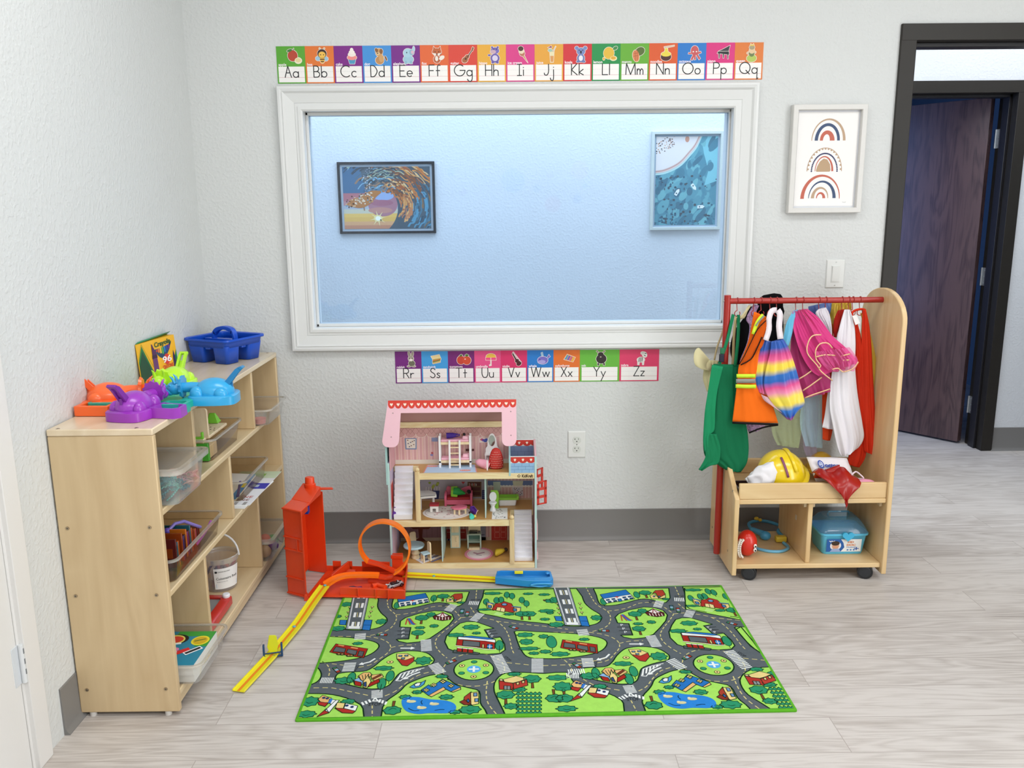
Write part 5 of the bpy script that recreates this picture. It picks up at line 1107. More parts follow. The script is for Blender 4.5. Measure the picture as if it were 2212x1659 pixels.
# ---- furniture and dolls
LB = C('#f0eeee', .45); LW = wood('toy_pale_wood', '#d9bd92', '#ecd6ae', 2, 5, .5, .3, .2)
def th(name, label, cat, loc, parts, group=None):
    t = thing(name, label, cat, loc, group)
    for pn, mb, kw in parts: mb.build(pn, t, **kw)
    return t
bx0, bx1, byF, byB = -.268, -.142, -.205, -.162; z0 = .3855
fr, fr2 = MB(), MB()
for x in (bx0, bx1-.008):
    for y in (byF, byB-.006): (fr if x == bx0 else fr2).box(x, x+.008, y, y+.006, z0, .513 if y == byF else .513, LB)
rl, rl2 = [MB().box(bx0+.008, bx1-.008, byF+.0, byB-.001, zz, zz+.010, LW) for zz in (.405, .478)]
ld = MB()
for x in (-.229, -.190): ld.hexa([(x, byF-.012, z0), (x+.007, byF-.012, z0), (x+.007, byF-.008, z0), (x, byF-.008, z0)], [(x, byF-.005, .497), (x+.007, byF-.005, .497), (x+.007, byF-.001, .497), (x, byF-.001, .497)], LB)
rg = MB()
rgs = [('rung', MB().box(-.222, -.190, yy-.003, yy+.001, zz, zz+.004, LW), {}) for zz, yy in ((.397, -.2125), (.420, -.211), (.4435, -.2095), (.466, -.208))]
fr.box(bx0, bx0+.008, byF, byB, .405, .412, LB); fr2.box(bx1-.008, bx1, byF, byB, .405, .412, LB)
mt1_ = MB().box(bx0+.009, bx1-.009, byF+.002, byB-.003, .4152, .424, C('#efb2c4', .8))
mt_ = MB().box(bx0+.009, bx1-.009, byF+.002, byB-.003, .4882, .497, C('#efb2c4', .8))
pl_ = MB().hexa([(x, y, .4245) for x, y in rrect(-.178, byF+.006, -.150, byB-.006, .004, 2)], [(x, y, .436) for x, y in rrect(-.175, byF+.009, -.153, byB-.009, .004, 2)], C('#f3bccb', .8))
pl2 = MB().hexa([(x, y, .4975) for x, y in rrect(-.178, byF+.006, -.150, byB-.006, .004, 2)], [(x, y, .509) for x, y in rrect(-.175, byF+.009, -.153, byB-.009, .004, 2)], C('#f3bccb', .8))
th('bunk_bed', 'white toy bunk bed with ladder and pink mattresses in the dollhouse attic', 'toy bed', (-.205, -.18, z0), [('end_post', fr, dict(bevel=.0006)), ('end_post', fr2, dict(bevel=.0006)), ('bed_rail', rl, dict(bevel=.0005)), ('bed_rail', rl2, dict(bevel=.0005)), ('ladder', ld, dict(bevel=.0005)), ('mattress', mt_, dict(bevel=.002)), ('mattress', mt1_, dict(bevel=.002)), ('pillow', pl_, dict(bevel=.002)), ('pillow', pl2, dict(bevel=.002))]+rgs)
def doll(name, label, P0, P1, r, col, hair, skin='#8a5a44', flare=1.4, extra=None):
    """cloth doll lying from skirt hem P0 to head P1"""
    P0, P1 = Vector(P0), Vector(P1); d = P1-P0; t = thing(name, label, 'doll', P0)
    MB().tube([P0, P0+d*.3, P0+d*.55, P0+d*.68], [r*flare, r*flare*.9, r*.75, r*.4], C(col, .7, bump=.3), 12).build('dress', t, smooth=60)
    MB().ball(P0+d*.83, r*.55, C(skin, .5), 12, 8).build('face', t, smooth=60)
    hm = MB().ball(P0+d*.9+Vector((0, 0, r*.1)), r*.72, C(hair, .8), 12, 8); hm.build('hair', t, smooth=60)
    am = MB()
    am.tube([P0+d*.6, P0+d*.62+Vector((0, -r, r*.3)), P0+d*.5+Vector((0, -r*1.3, 0))], [r*.2, r*.17, r*.14], C(skin, .5), 6); am.build('arm', t, smooth=60)
    return t
doll('cloth_doll', 'doll in a deep purple dress lying on the top bunk', (-.238, -.185, .509), (-.162, -.183, .512), .0085, '#3f1f86', '#16121a')
tag(MB().hexa([(x, y, .3858) for x, y in ((-.322, -.268), (-.120, -.268), (-.128, -.170), (-.316, -.170))], [(x, y, .3866) for x, y in ((-.322, -.268), (-.120, -.268), (-.128, -.170), (-.316, -.170))], C('#b9d2ee', .6)).build('play_mat', smooth=0), 'light blue paper mat with pink fans on the attic floor of the dollhouse', 'play mat')
pm = bpy.data.objects['play_mat']
for cx_, cy_ in ((-.295, -.187), (-.165, -.245)):
    b = MB(); F = Flat(b, lambda x, y: Vector((x, y, .3866)), (0, 0, 1), .0003); F.ell(cx_, cy_, .022, .011, '#f0b0ac', 1); 
    for k in range(6): F.line([(cx_-.018+.007*k, cy_-.008), (cx_-.016+.007*k, cy_+.008)], .0014, '#e2766e', 2)
    for k in range(10): F.ell((-.3215+.0006*k) if cx_ < -.2 else (-.121-.0008*k), -.264+.0098*k, .003, .004, '#f0968c', 1, 8)
    b.build('printed_fan', pm, smooth=0)
if 0: F.ell(-.3215+.0006*k, -.264+.0098*k, .003, .004, '#f0968c', 1, 8); F.ell(-.121-.0008*k, -.264+.0098*k, .003, .004, '#f0968c', 1, 8)
# vanity mirror
b = MB(); P = [(.0-.024, .3855), (-.001, .3855)]
vm = [(-.086, .386), (-.038, .386), (-.036, .45), (-.042, .462), (-.046, .49), (-.054, .508), (-.062, .512), (-.070, .508), (-.079, .488), (-.080, .462), (-.088, .45)]
b.prism(vm, -.170, -.165, 1, LB)
mi = MB().prism([(-.0625+.0125*cos(2*pi*k/20), .483+.022*sin(2*pi*k/20)) for k in range(20)], -.171, -.170, 1, C('#a9b4ac', .1, .8))
tb = MB().box(-.09, -.038, -.195, -.165, .43, .434, LB); lg = MB().box(-.089, -.085, -.194, -.190, .386, .43, LB); lg2 = MB().box(-.043, -.039, -.194, -.190, .386, .43, LB)
th('vanity_table', 'white toy vanity with an oval mirror in the attic', 'toy furniture', (-.062, -.18, .3855), [('back_board', b, dict(bevel=.0006)), ('mirror', mi, {}), ('table_top', tb, {}), ('leg', lg, {}), ('leg', lg2, {})])
tag(MB().cyl((-.080, -.246, .3858), (-.0805, -.240, .425), .0026, None, LB, 8).build('toy_post'), 'single white stick standing on the attic floor', 'toy')
b = MB(); rings = []
for k, (r_, z) in enumerate(((.020, .386), (.0265, .392), (.028, .41), (.0265, .43), (.021, .45), (.014, .463), (.006, .468))):
    rings.append([(-.046+r_*cos(2*pi*j/20)*(1+.04*sin(3*j)), -.222+r_*.55*sin(2*pi*j/20), z) for j in range(20)])
b.loft(rings, C('#c42a22', .6, bump=.3)); red = thing('doll_pouch', 'red white-dotted cloth pouch leaning on the vanity in the attic', 'pouch', (-.046, -.222, .386)); b.build('bag', red, smooth=60)
b = MB()
for r_ in range(9):
    for c_ in range(8):
        zz = .394+.0085*r_; x = -.067+.0060*c_+(.003 if r_ % 2 else 0); R_ = .0275*(1-max(0, (zz-.425)/.05)**1.6)
        if abs(x+.046) < R_*.88:
            y = -.222-R_*.55*sqrt(max(0, 1-((x+.046)/R_)**2))-.0018; b.prism([(x+.0011*cos(a*pi/3), zz+.0011*sin(a*pi/3)) for a in range(6)], y, y+.0006, 1, C('#f6e6dc', .6))
b.build('polka_dots', red)
b = MB(); rings = []
for r_, t in ((.004, 0), (.02, .2), (.027, .5), (.03, .8), (.031, 1.0)): rings.append([(-.128+.055*t+.0*cos(j), -.215+r_*.6*cos(2*pi*j/18), .404+r_*.62*sin(2*pi*j/18)-.0*t) for j in range(18)])
T = TR((-.098, -.215, .404), (0, 20, 0)) @ TR((.098, .215, -.404))
b.loft(rings, C('#f0a9bd', .7), False, T=T); pk = thing('doll_pouch', 'pink cloth pouch with open mouth beside the bunk bed', 'pouch', (-.1, -.215, .386)); b.build('bag', pk, smooth=60, solid=.0012)
b = MB().tube([(-.088, -.232, .39), (-.080, -.233, .402), (-.076, -.226, .418), (-.08, -.2, .42)], .0015, C('#f6c6d4', .7), 6); b.build('drawstring', pk)
# ball on balcony
tag(MB().ball((.076, -.23, .391), (.009, .009, .009), C('#f2f2f4', .4), 12, 8).build('toy_ball'), 'small white ball on the balcony floor', 'toy')
# middle floor
def mat2(name, label, P, z, base, draw=None, gap=.0003):
    b = MB(); b.hexa([(x, y, z+gap) for x, y in P], [(x, y, z+gap+.0007) for x, y in P], C(base, .6)); F = Flat(b, lambda x, y: Vector((x, y, z+gap+.0007)), (0, 0, 1), .0002, None, .6)
    if draw: draw(F)
    return tag(b.build(name, smooth=0), label, 'play mat')
ell = lambda cx, cy, rx, ry, n=28: [(cx+rx*cos(2*pi*k/n), cy+ry*sin(2*pi*k/n)) for k in range(n)]
def dr(F):
    r = random.Random(4); F.line(ell(-.243, -.188, .086, .066), .0012, '#8a5a5a', 1, True)
    for k in range(26): a, q = r.uniform(0, 6.28), sqrt(r.random())*.8; F.ell(-.243+.09*q*cos(a), -.188+.07*q*sin(a), .0045, .0028, ['#b86a74', '#8a4a58', '#d89aa0'][k % 3], 2, 7)
mat2('round_mat', 'white round paper mat with brown and pink specks on the middle floor', ell(-.243, -.188, .096, .076), .1955, '#f0eae4', dr)
def dr(F):
    r = random.Random(9)
    for k in range(26): F.ell(r.uniform(-.06, -.01), r.uniform(-.26, -.15), .0032, .0022, ['#4a5a6a', '#7a4a4a', '#5a5a5a'][k % 3], 2, 7)
mat2('bath_mat', 'small white speckled mat on the bathroom floor of the dollhouse', [(-.065, -.266), (-.004, -.268), (-.004, -.145), (-.063, -.147)], .1955, '#f2f0ee', dr)
def dr(F):
    F.ell(-.12, -.188, .047, .050, '#f0e0e2', 1, 24); F.ell(-.12, -.188, .044, .047, '#e8b8c4', 2, 24); F.ell(-.12, -.188, .041, .044, '#ece0e0', 3, 24); F.line([(-.14, -.18), (-.125, -.19), (-.10, -.178)], .008, '#a8708a', 4); F.line([(-.13, -.2), (-.11, -.205)], .004, '#6a5a6a', 4)
    for k in range(30): F.ell(-.12+.055*cos(k*pi/15), -.188+.06*sin(k*pi/15), .0042, .005, '#e58ea4', 1, 8)
mat2('round_mat', 'pink scalloped round paper mat with a white centre on the ground floor', ell(-.12, -.188, .056, .062), .0198, '#e592a6', dr)
def dr(F):
    for k in range(7): F.poly([(-.385+.013*k, -.213-.0105*k*.75), (-.379+.013*k, -.218-.0105*k*.75), (-.379+.013*k+.048, -.218-.0105*k*.75+.048), (-.385+.013*k+.048, -.213-.0105*k*.75+.048)], ['#5a6a9a', '#f0ece8'][k % 2], 1)
mat2('kitchen_mat', 'blue and white striped mat under the round table of the dollhouse kitchen', [(-.388, -.212), (-.338, -.278), (-.286, -.228), (-.336, -.162)], .0198, '#e6e2e6', dr)
PK = C('#d9637f', .5); RDC = C('#9c1d22', .7)
s0 = .1965; sx0, sx1, sy0, sy1 = -.258, -.145, -.118, -.068
so = MB(); so.prism([(sx0+.006, s0+.018), (sx1-.006, s0+.018), (sx1-.006, s0+.062), (sx1-.012, s0+.070), (sx1-.035, s0+.064), ((sx0+sx1)/2, s0+.052), (sx0+.035, s0+.064), (sx0+.012, s0+.070), (sx0+.006, s0+.062)], sy1-.010, sy1, 1, PK)
sb = MB().box(sx0+.008, sx1-.008, sy0, sy1-.008, s0+.006, s0+.026, PK); sc = MB().box(sx0+.010, sx1-.010, sy0+.001, sy1-.010, s0+.0262, s0+.036, RDC)
a1 = MB().prism([(sy0-.002, s0), (sy0+.008, s0), (sy0+.010, s0+.01), (sy1-.006, s0+.01), (sy1-.006, s0), (sy1, s0), (sy1, s0+.05), (sy0+.01, s0+.048), (sy0-.002, s0+.042)], sx0, sx0+.009, 0, PK)
a2 = MB().prism([(sy0-.002, s0), (sy0+.008, s0), (sy0+.010, s0+.01), (sy1-.006, s0+.01), (sy1-.006, s0), (sy1, s0), (sy1, s0+.05), (sy0+.01, s0+.048), (sy0-.002, s0+.042)], sx1-.009, sx1, 0, PK)
th('toy_sofa', 'pink toy sofa with a dark red cushion on the middle floor', 'toy sofa', (-.2, -.09, s0), [('backrest', so, dict(bevel=.0012)), ('base', sb, dict(bevel=.001)), ('cushion', sc, dict(bevel=.002)), ('armrest', a1, dict(bevel=.0012)), ('armrest', a2, dict(bevel=.0012))])
d = thing('cloth_doll', 'doll in a green leaf dress lying on the pink toy sofa', 'doll', (-.2, -.1, .233))
MB().hexa([(-.232, -.112, .234), (-.232, -.088, .246), (-.232, -.085, .27), (-.232, -.108, .262)], [(-.205, -.115, .233), (-.205, -.083, .242), (-.205, -.083, .270), (-.205, -.112, .262)], C('#8cc832', .6)).build('skirt', d, bevel=.002)
MB().tube([(-.222, -.1, .254), (-.205, -.1, .252), (-.185, -.1, .246), (-.175, -.1, .243)], [.015, .017, .008, .004], C('#1f9a42', .6), 12).build('dress', d, smooth=60)
MB().ball((-.168, -.098, .246), .006, C('#6a4030', .5), 12, 8).build('face', d); MB().ball((-.16, -.095, .249), .0088, C('#1a1414', .8), 12, 8).build('hair', d)
tt_ = MB(); hx = [(-.1935+.036*cos(a), -.205+.034*sin(a)) for a in [0, pi/3, 2*pi/3, pi, 4*pi/3, 5*pi/3]]
hx = [(-.228, -.205), (-.196, -.176), (-.163, -.190), (-.163, -.208), (-.192, -.228), (-.214, -.224)]
tt_.hexa([(x, y, .220) for x, y in hx], [(x, y, .226) for x, y in hx], C('#e0738f', .5)); lgs = MB().box(-.215, -.208, -.212, -.205, .1965, .22, LW).box(-.196, -.189, -.222, -.215, .1965, .22, LW).box(-.172, -.165, -.206, -.199, .1965, .22, LW).box(-.215, -.165, -.208, -.204, .212, .22, LW)
th('toy_coffee_table', 'pink-topped small toy table on the white round mat', 'toy table', (-.195, -.2, .1975), [('table_top', tt_, dict(bevel=.001)), ('leg', lgs, {})])
st_ = MB().box(-.312, -.275, -.190, -.160, .222, .230, C('#a82430', .5)); sl = MB().prism([(-.310, .1975), (-.300, .1975), (-.300, .212), (-.287, .212), (-.287, .1975), (-.277, .1975), (-.277, .222), (-.310, .222)], -.188, -.162, 1, C('#ebe6e0', .5))
th('piano_stool', 'small white toy stool with a red seat in front of the piano', 'toy stool', (-.293, -.175, .1975), [('seat', st_, dict(bevel=.001)), ('base', sl, dict(bevel=.0006))])
pw = C('#e4e0dc', .5); T = TR((-.335, -.125, 0), (0, 0, 14)); p_ = MB().prism([(-.035, -.032), (.042, -.032), (.044, .0), (.02, .03), (-.035, .035)], .243, .256, 2, pw, T)
ky = MB().box(-.03, .038, -.037, -.030, .246, .2545, pw, T).box(-.028, .036, -.0375, -.034, .2546, .2556, C('#2a2826', .4), T)
lg = [MB().cyl(tuple(T @ Vector((x, y, .1958))), tuple(T @ Vector((x, y, .243))), .005, None, pw, 10) for x, y in ((-.022, -.022), (.032, -.01), (-.02, .02))]
th('toy_piano', 'white toy grand piano with black keys behind the newel post', 'toy piano', (-.335, -.125, .1958), [('case', p_, dict(bevel=.001)), ('keyboard', ky, {})]+[('leg', m_, {}) for m_ in lg])
gt = C('#8cc63a', .45)
tk = MB().prism([(-.071, .1957), (-.040, .1957), (-.038, .262), (-.044, .272), (-.070, .272)], -.150, -.144, 1, gt); tl = MB().lathe([(.013, .1957), (.011, .203), (.007, .212), (.011, .222), (.0165, .228), (.014, .232)], (-.062, -.170, 0), LB, 18)
ts = MB(); ts.prism([(-.0615+.0145*cos(2*pi*k/20), .249+.020*sin(2*pi*k/20)) for k in range(20)], -.160, -.154, 1, LB)
th('toy_toilet', 'white toy toilet with a raised lid on a green back board', 'toy toilet', (-.06, -.16, .1957), [('back_board', tk, dict(bevel=.001)), ('bowl', tl, dict(smooth=50)), ('lid', ts, dict(bevel=.001))])
tu = MB(); o = rrect(-.040, -.118, .034, -.078, .006); i_ = rrect(-.034, -.113, .028, -.083, .005)
tu.loft([[(x*.92-.002, y, .1957) for x, y in o], [(x, y, .222) for x, y in o]], LB, True)
tr = MB(); oo = rrect(-.046, -.124, .042, -.074, .003, 2); tr.loft([[(x, y, .222) for x, y in oo], [(x, y, .230) for x, y in oo], [(x, y, .230) for x, y in i_+i_[:0]] if len(i_) == len(oo) else [(x, y, .230) for x, y in rrect(-.036, -.114, .032, -.084, .003, 2)], [(x, y, .2235) for x, y in rrect(-.036, -.114, .032, -.084, .003, 2)]], gt, True)
tr.box(.034, .042, -.124, -.116, .230, .236, gt)
th('toy_bathtub', 'white toy bathtub with a green rim in the bathroom of the dollhouse', 'toy bathtub', (0, -.1, .1957), [('tub', tu, dict(bevel=.001)), ('rim', tr, dict(bevel=.0006))])
d = doll('cloth_doll', 'doll with teal body and purple wing lying at the edge of the middle floor', (-.141, -.268, .205), (-.150, -.235, .212), .0085, '#4fd0c4', '#15131a', flare=1.15)
b = MB().add([(-.152, -.225, .205), (-.128, -.23, .202), (-.122, -.235, .222), (-.135, -.225, .236), (-.15, -.222, .232)], [(0, 1, 2, 3, 4)], C('#5a2a9a', .6)).build('wing', d, solid=.001)
b = MB().tube([(-.128, -.24, .202), (-.124, -.24, .215), (-.118, -.238, .223)], .0012, C('#e8c8b8', .5), 6).build('limb', d)
b = MB().ball((-.131, -.25, .202), (.006, .007, .006), C('#e6cf5a', .5), 10, 6).build('bow', d)
tag(MB().tube([(-.452+.006, -.255, .203), (-.446+.004, -.25, .22), (-.44, -.24, .24)], [.006, .008, .003], C('#5a2c8a', .7), 8).build('toy_wing'), 'purple cloth scrap tucked behind the left toy staircase', 'cloth')
# ground floor
ttp = MB().lathe([(.040, .066), (.0415, .069), (.0415, .072), (.040, .074)], (-.375, -.215, 0), C('#b4cfd8', .5), 28); pd = MB().lathe([(.016, .0205), (.017, .026), (.013, .034), (.017, .042), (.011, .052), (.013, .066)], (-.368, -.222, 0), LW, 16)
th('toy_round_table', 'round pale blue toy table on a turned wooden foot', 'toy table', (-.37, -.22, .0205), [('table_top', ttp, dict(smooth=50)), ('pedestal', pd, dict(smooth=50))])
def chair_(name, label, T):
    t = thing(name, label, 'toy chair', T.translation)
    MB().prism([(-.014, 0), (-.006, 0), (-.006, .010), (0, .014), (.006, .010), (.006, 0), (.014, 0), (.013, .070), (.008, .076), (-.008, .076), (-.013, .070)], .012, .018, 1, LW, T).build('backrest', t, bevel=.0008)
    MB().box(-.014, .014, -.018, .012, .030, .036, C('#b4cfd8', .5), T).build('seat', t, bevel=.0008)
    MB().prism([(-.014, 0), (-.006, 0), (-.006, .010), (0, .016), (.006, .010), (.006, 0), (.014, 0), (.014, .030), (-.014, .030)], -.017, -.011, 1, LW, T).build('front_leg', t, bevel=.0008)
chair_('toy_chair', 'toy chair with pale blue seat in front of the round toy table', TR((-.325, -.252, .0208), (0, 0, -60))); chair_('toy_chair', 'pale toy chair half hidden behind the round toy table', TR((-.383, -.15, .0205), (0, 0, 20)))
GG = C('#b9cbbd', .5)
f1 = MB().box(-.237, -.197, -.128, -.098, .0205, .140, GG); f2 = MB().box(-.232, -.202, -.1295, -.128, .025, .076, LW).box(-.232, -.202, -.1295, -.128, .088, .135, LW); f3 = MB().tube([(-.213, -.130, .05), (-.213, -.134, .053), (-.213, -.134, .066), (-.213, -.130, .068)], .0012, LW, 6)
th('toy_fridge', 'tall narrow grey-green toy fridge with wooden doors', 'toy fridge', (-.217, -.113, .0205), [('cabinet', f1, dict(bevel=.0008)), ('door', f2, dict(bevel=.0006)), ('handle', f3, {})])
f1 = MB().box(-.168, -.112, -.135, -.132+.03, .078, .082, GG).box(-.168, -.163, -.137, -.10, .0205, .08, GG).box(-.117, -.112, -.137, -.10, .0205, .08, GG).box(-.163, -.117, -.103, -.10, .03, .078, C('#6a8a7c', .5)).box(-.163, -.117, -.137, -.10, .048, .050, GG)
f2 = MB().box(-.165, -.115, -.101, -.098, .082, .150, LW); f3 = MB().box(-.160, -.127, -.125, -.108, .0822, .090, C('#1d1c1e', .3)).box(-.124, -.116, -.122, -.110, .0822, .088, C('#55504c', .4)); f4 = MB().box(-.162, -.118, -.150, -.137, .0205, .030, LW)
th('toy_oven', 'toy stove with an open oven, black hob and wooden back board', 'toy oven', (-.14, -.12, .0205), [('cabinet', f1, dict(bevel=.0006)), ('back_board', f2, dict(bevel=.0006)), ('hob', f3, {}), ('oven_door', f4, dict(bevel=.0006))])
d = thing('cloth_doll', 'doll in a ruffled yellow dress lying on the ground floor', 'doll', (-.04, -.2, .0205)); b = MB(); rings = []
for t, r_ in ((0, .012), (.15, .017), (.5, .014), (.8, .010), (1, .005)): rings.append([(-.055+.04*t, -.215+r_*1.05*(1+(.10*(-1)**j if t < .5 else 0))*cos(2*pi*j/20)+.03*t, .034+r_*.75*(1+(.10*(-1)**j if t < .5 else 0))*sin(2*pi*j/20)) for j in range(20)])
b.loft(rings, C('#d8b832', .6, bump=.3), False).build('dress', d, smooth=60, solid=.001); MB().ball((-.012, -.185, .036), .008, C('#3a241c', .7), 10, 7).build('hair', d)
# ================================================================ RACE TRACK SET
OR = C('#e84416', .35, coat=.15); LO = C('#ff7d18', .3); YE = C('#f0e428', .35, sheen=0); OL = C('#f08a1c', .4); TB = C('#2f8fd6', .3); NB = C('#12406a', .4)
trk = thing('race_track_set', 'open orange track case with orange loop, yellow track lanes and blue launcher, on the floor', 'toy race track', (-.6, -.45, 0))
A0, A1, A2, A3 = Vector((-.805, -.494, .002)), Vector((-.729, -.535, .002)), Vector((-.699, -.316, .002)), Vector((-.778, -.290, .002))
HZ = .332
# upright half: back panel on the right/interior side, shallow walls toward the left
def slab(name, P, z0, z1, m=OR, bev=.0015): return MB().hexa([(p.x, p.y, z0) for p in P], [(p.x, p.y, z1) for p in P], m).build(name, trk, bevel=bev)
def off(p, q, t): return p+(q-p)*t
wd = (A3-A0).normalized(); wx = (A1-A0).normalized(); t_ = .004
slab('case_panel', [A0, A0+wx*t_, A3+wx*t_, A3], .012, HZ)                      # far outer panel
slab('case_side', [A0, A1, A1+wd*t_, A0+wd*t_], .004, HZ)                        # side wall toward the camera
slab('case_side', [A3-wd*t_, A2-wd*t_, A2, A3], .004, HZ+.0)
for z in (.006, .068, .175, .222, .327): MB().hexa([tuple((p+Vector((0, 0, z)))) for p in (A0-wd*.004-wx*.003, A1-wd*.004+wx*.003, A1, A0)], [tuple((p+Vector((0, 0, z+.006)))) for p in (A0-wd*.004-wx*.003, A1-wd*.004+wx*.003, A1, A0)], OR).build('rib', trk, bevel=.0008)
b = MB()
b.hexa([(p.x, p.y, .225) for p in (A0+wx*.058-wd*.004, A0+wx*.062-wd*.004, A0+wx*.062, A0+wx*.058)], [(p.x, p.y, .178) for p in (A0+wx*.058-wd*.004, A0+wx*.062-wd*.004, A0+wx*.062, A0+wx*.058)], OR)
b.build('rib', trk, bevel=.0008)
b = MB().hexa([(p.x, p.y, .004) for p in (A1-wd*.006-wx*.003, A1-wd*.006+wx*.004, A1+wx*.004, A1-wx*.003)], [(p.x, p.y, HZ) for p in (A1-wd*.006-wx*.003, A1-wd*.006+wx*.004, A1+wx*.004, A1-wx*.003)], OR)
b.hexa([tuple(A1+Vector(v)) for v in ((-.006, -.012, -.002), (.018, -.012, -.002), (.012, .01, -.002), (-.006, .01, -.002))], [tuple(A1+Vector(v)) for v in ((-.004, -.008, .022), (.002, -.008, .022), (.002, .01, .022), (-.004, .01, .022))], OR)
b.build('flange', trk, bevel=.0008)
slab('case_top', [A0, A1, off(A1, A2, .38), off(A0, A3, .45)], HZ-.004, HZ+.003)
b = MB(); Q0, Q1, Q2, Q3 = off(A0, A3, .42), off(A1, A2, .38), A2-wd*.02, A3
b.hexa([(p.x, p.y, HZ-.004) for p in (Q0, Q1, Q2, Q3)], [(p.x, p.y, z) for p, z in zip((Q0, Q1, Q2, Q3), (HZ+.004, HZ+.004, HZ+.026, HZ+.026))], OR).build('case_top', trk, bevel=.001)
c_ = off(Q2, Q3, .55); b = MB().lathe([(.020, HZ+.018), (.022, HZ+.03), (.022, HZ+.034), (.018, HZ+.036), (.017, HZ+.058), (.015, HZ+.06)], (c_.x, c_.y-.014, 0), OR, 20, sx=1, sy=.8); b.build('latch', trk, smooth=40)
b = MB().hexa([(-.71, -.335, HZ+.012), (-.655, -.345, HZ+.016), (-.662, -.328, HZ+.016), (-.705, -.318, HZ+.012)], [(-.71, -.335, HZ+.018), (-.652, -.347, HZ+.021), (-.66, -.328, HZ+.021), (-.705, -.318, HZ+.018)], OR); b.build('latch', trk, bevel=.001)
# inner rails, guides and blue clips
b = MB(); n1 = Vector((.99, .14, 0)); base = A0+wx*.006
for u, z0, z1, w, d_ in ((.30, .18, .315, .006, .05), (.36, .16, .27, .004, .03), (.24, .02, .20, .003, .055)):
    p = off(A0, A3, u)+wx*.004; b.hexa([(q.x, q.y, z0) for q in (p, p+wx*d_, p+wx*d_+wd*w, p+wd*w)], [(q.x, q.y, z1) for q in (p, p+wx*d_, p+wx*d_+wd*w, p+wd*w)], OR)
p = off(A0, A3, .12); 
for a_, z0, z1 in ((.18, .285, .318), (.55, .29, .325)): pass
p0 = A1-wx*.012+wd*.01; p1 = off(A1, A2, .40)-wx*.012
b.hexa([tuple(v) for v in (p0+Vector((0, 0, .300)), p1+Vector((0, 0, .300)), p1-wx*.02+Vector((0, 0, .300)), p0-wx*.02+Vector((0, 0, .300)))], [tuple(v) for v in (p0+Vector((0, 0, .318)), p1+Vector((0, 0, .318)), p1-wx*.02+Vector((0, 0, .318)), p0-wx*.02+Vector((0, 0, .318)))], OR)
b.build('guide_rail', trk, bevel=.001)
b = MB()
for p, z in ((off(A0, A3, .10)+wx*.05, .262), (off(A0, A3, .62)+wx*.045, .288)): b.box(p.x-.012, p.x+.012, p.y-.012, p.y+.012, z-.015, z+.012, C('#1440a8', .4))
b.build('clip', trk, bevel=.002)
# lying half
zb = .0085
B0, B1, B2, B3 = Vector((-.728, -.532, 0)), Vector((-.372, -.556, 0)), Vector((-.386, -.338, 0)), Vector((-.700, -.316, 0))
slab('case_base', [B0, B1, B2, B3], zb, zb+.006)
def wall_(P, Q, h, name='base_wall', t=.005, z=zb, seg=((0, 1),)):
    d = (Q-P).normalized(); n = Vector((-d.y, d.x, 0))
    for s0, s1 in seg:
        b = MB(); a, c = off(P, Q, s0), off(P, Q, s1); b.hexa([(v.x, v.y, z) for v in (a, c, c+n*t, a+n*t)], [(v.x, v.y, z+h) for v in (a, c, c+n*t, a+n*t)], OR)
        for k in (.28, .55, .74) if name == 'base_front' else ():
            a = off(P, Q, k); b.hexa([(v.x, v.y, z-.004) for v in (a, a+d*.004, a+d*.004-n*.006, a-n*.006)], [(v.x, v.y, z+h+.002) for v in (a, a+d*.004, a+d*.004-n*.006, a-n*.006)], OR)
        b.build(name, trk, bevel=.001)
wall_(B0+Vector((.12, 0, 0)), B1+Vector((0, -.004, 0)), .034, 'base_front', .012)
wall_(B1, B2, .034); wall_(B2, B3, .046, seg=((0, .08), (.22, .56), (.68, .74), (.82, .92))); wall_(B2, B3, .026)
b = MB()
def bp(u, v): a = off(B0, B1, u); c = off(B3, B2, u); return off(a, c, v)
b.hexa([tuple(bp(u, v)+Vector((0, 0, zb))) for u, v in ((.05, .62), (.26, .95), (.30, .95), (.17, .55))], [tuple(bp(u, v)+Vector((0, 0, z))) for u, v, z in ((.05, .62, .02), (.27, .95, .058), (.29, .95, .058), (.15, .60, .036))], OR)
b.hexa([tuple(bp(u, v)+Vector((0, 0, zb))) for u, v in ((.28, .70), (.40, .72), (.40, .85), (.29, .86))], [tuple(bp(u, v)+Vector((0, 0, .038))) for u, v in ((.29, .74), (.39, .76), (.39, .82), (.30, .83))], OR)
b.hexa([tuple(bp(u, v)+Vector((0, 0, zb))) for u, v in ((.55, .55), (.98, .45), (.98, .62), (.55, .80))], [tuple(bp(u, v)+Vector((0, 0, .030))) for u, v in ((.57, .60), (.97, .50), (.97, .60), (.57, .76))], OR)
b.box(-.445, -.405, -.345, -.322, zb, .085, OR).box(-.448, -.402, -.350, -.340, .072, .086, OR)
b.hexa([tuple(bp(u, v)+Vector((0, 0, zb))) for u, v in ((.60, .05), (.78, .05), (.74, .20), (.62, .20))], [tuple(bp(u, v)+Vector((0, 0, .040))) for u, v in ((.62, .06), (.76, .06), (.70, .14), (.64, .14))], OR)
b.build('track_support', trk, bevel=.0015)
p = [bp(.66, .10)+Vector((0, 0, .044)), bp(.71, .17)+Vector((0, 0, .043)), bp(.80, .07)+Vector((0, 0, .044))]
MB().tube(p, [.010, .009, .009], OR, 10).build('hook', trk, smooth=50)
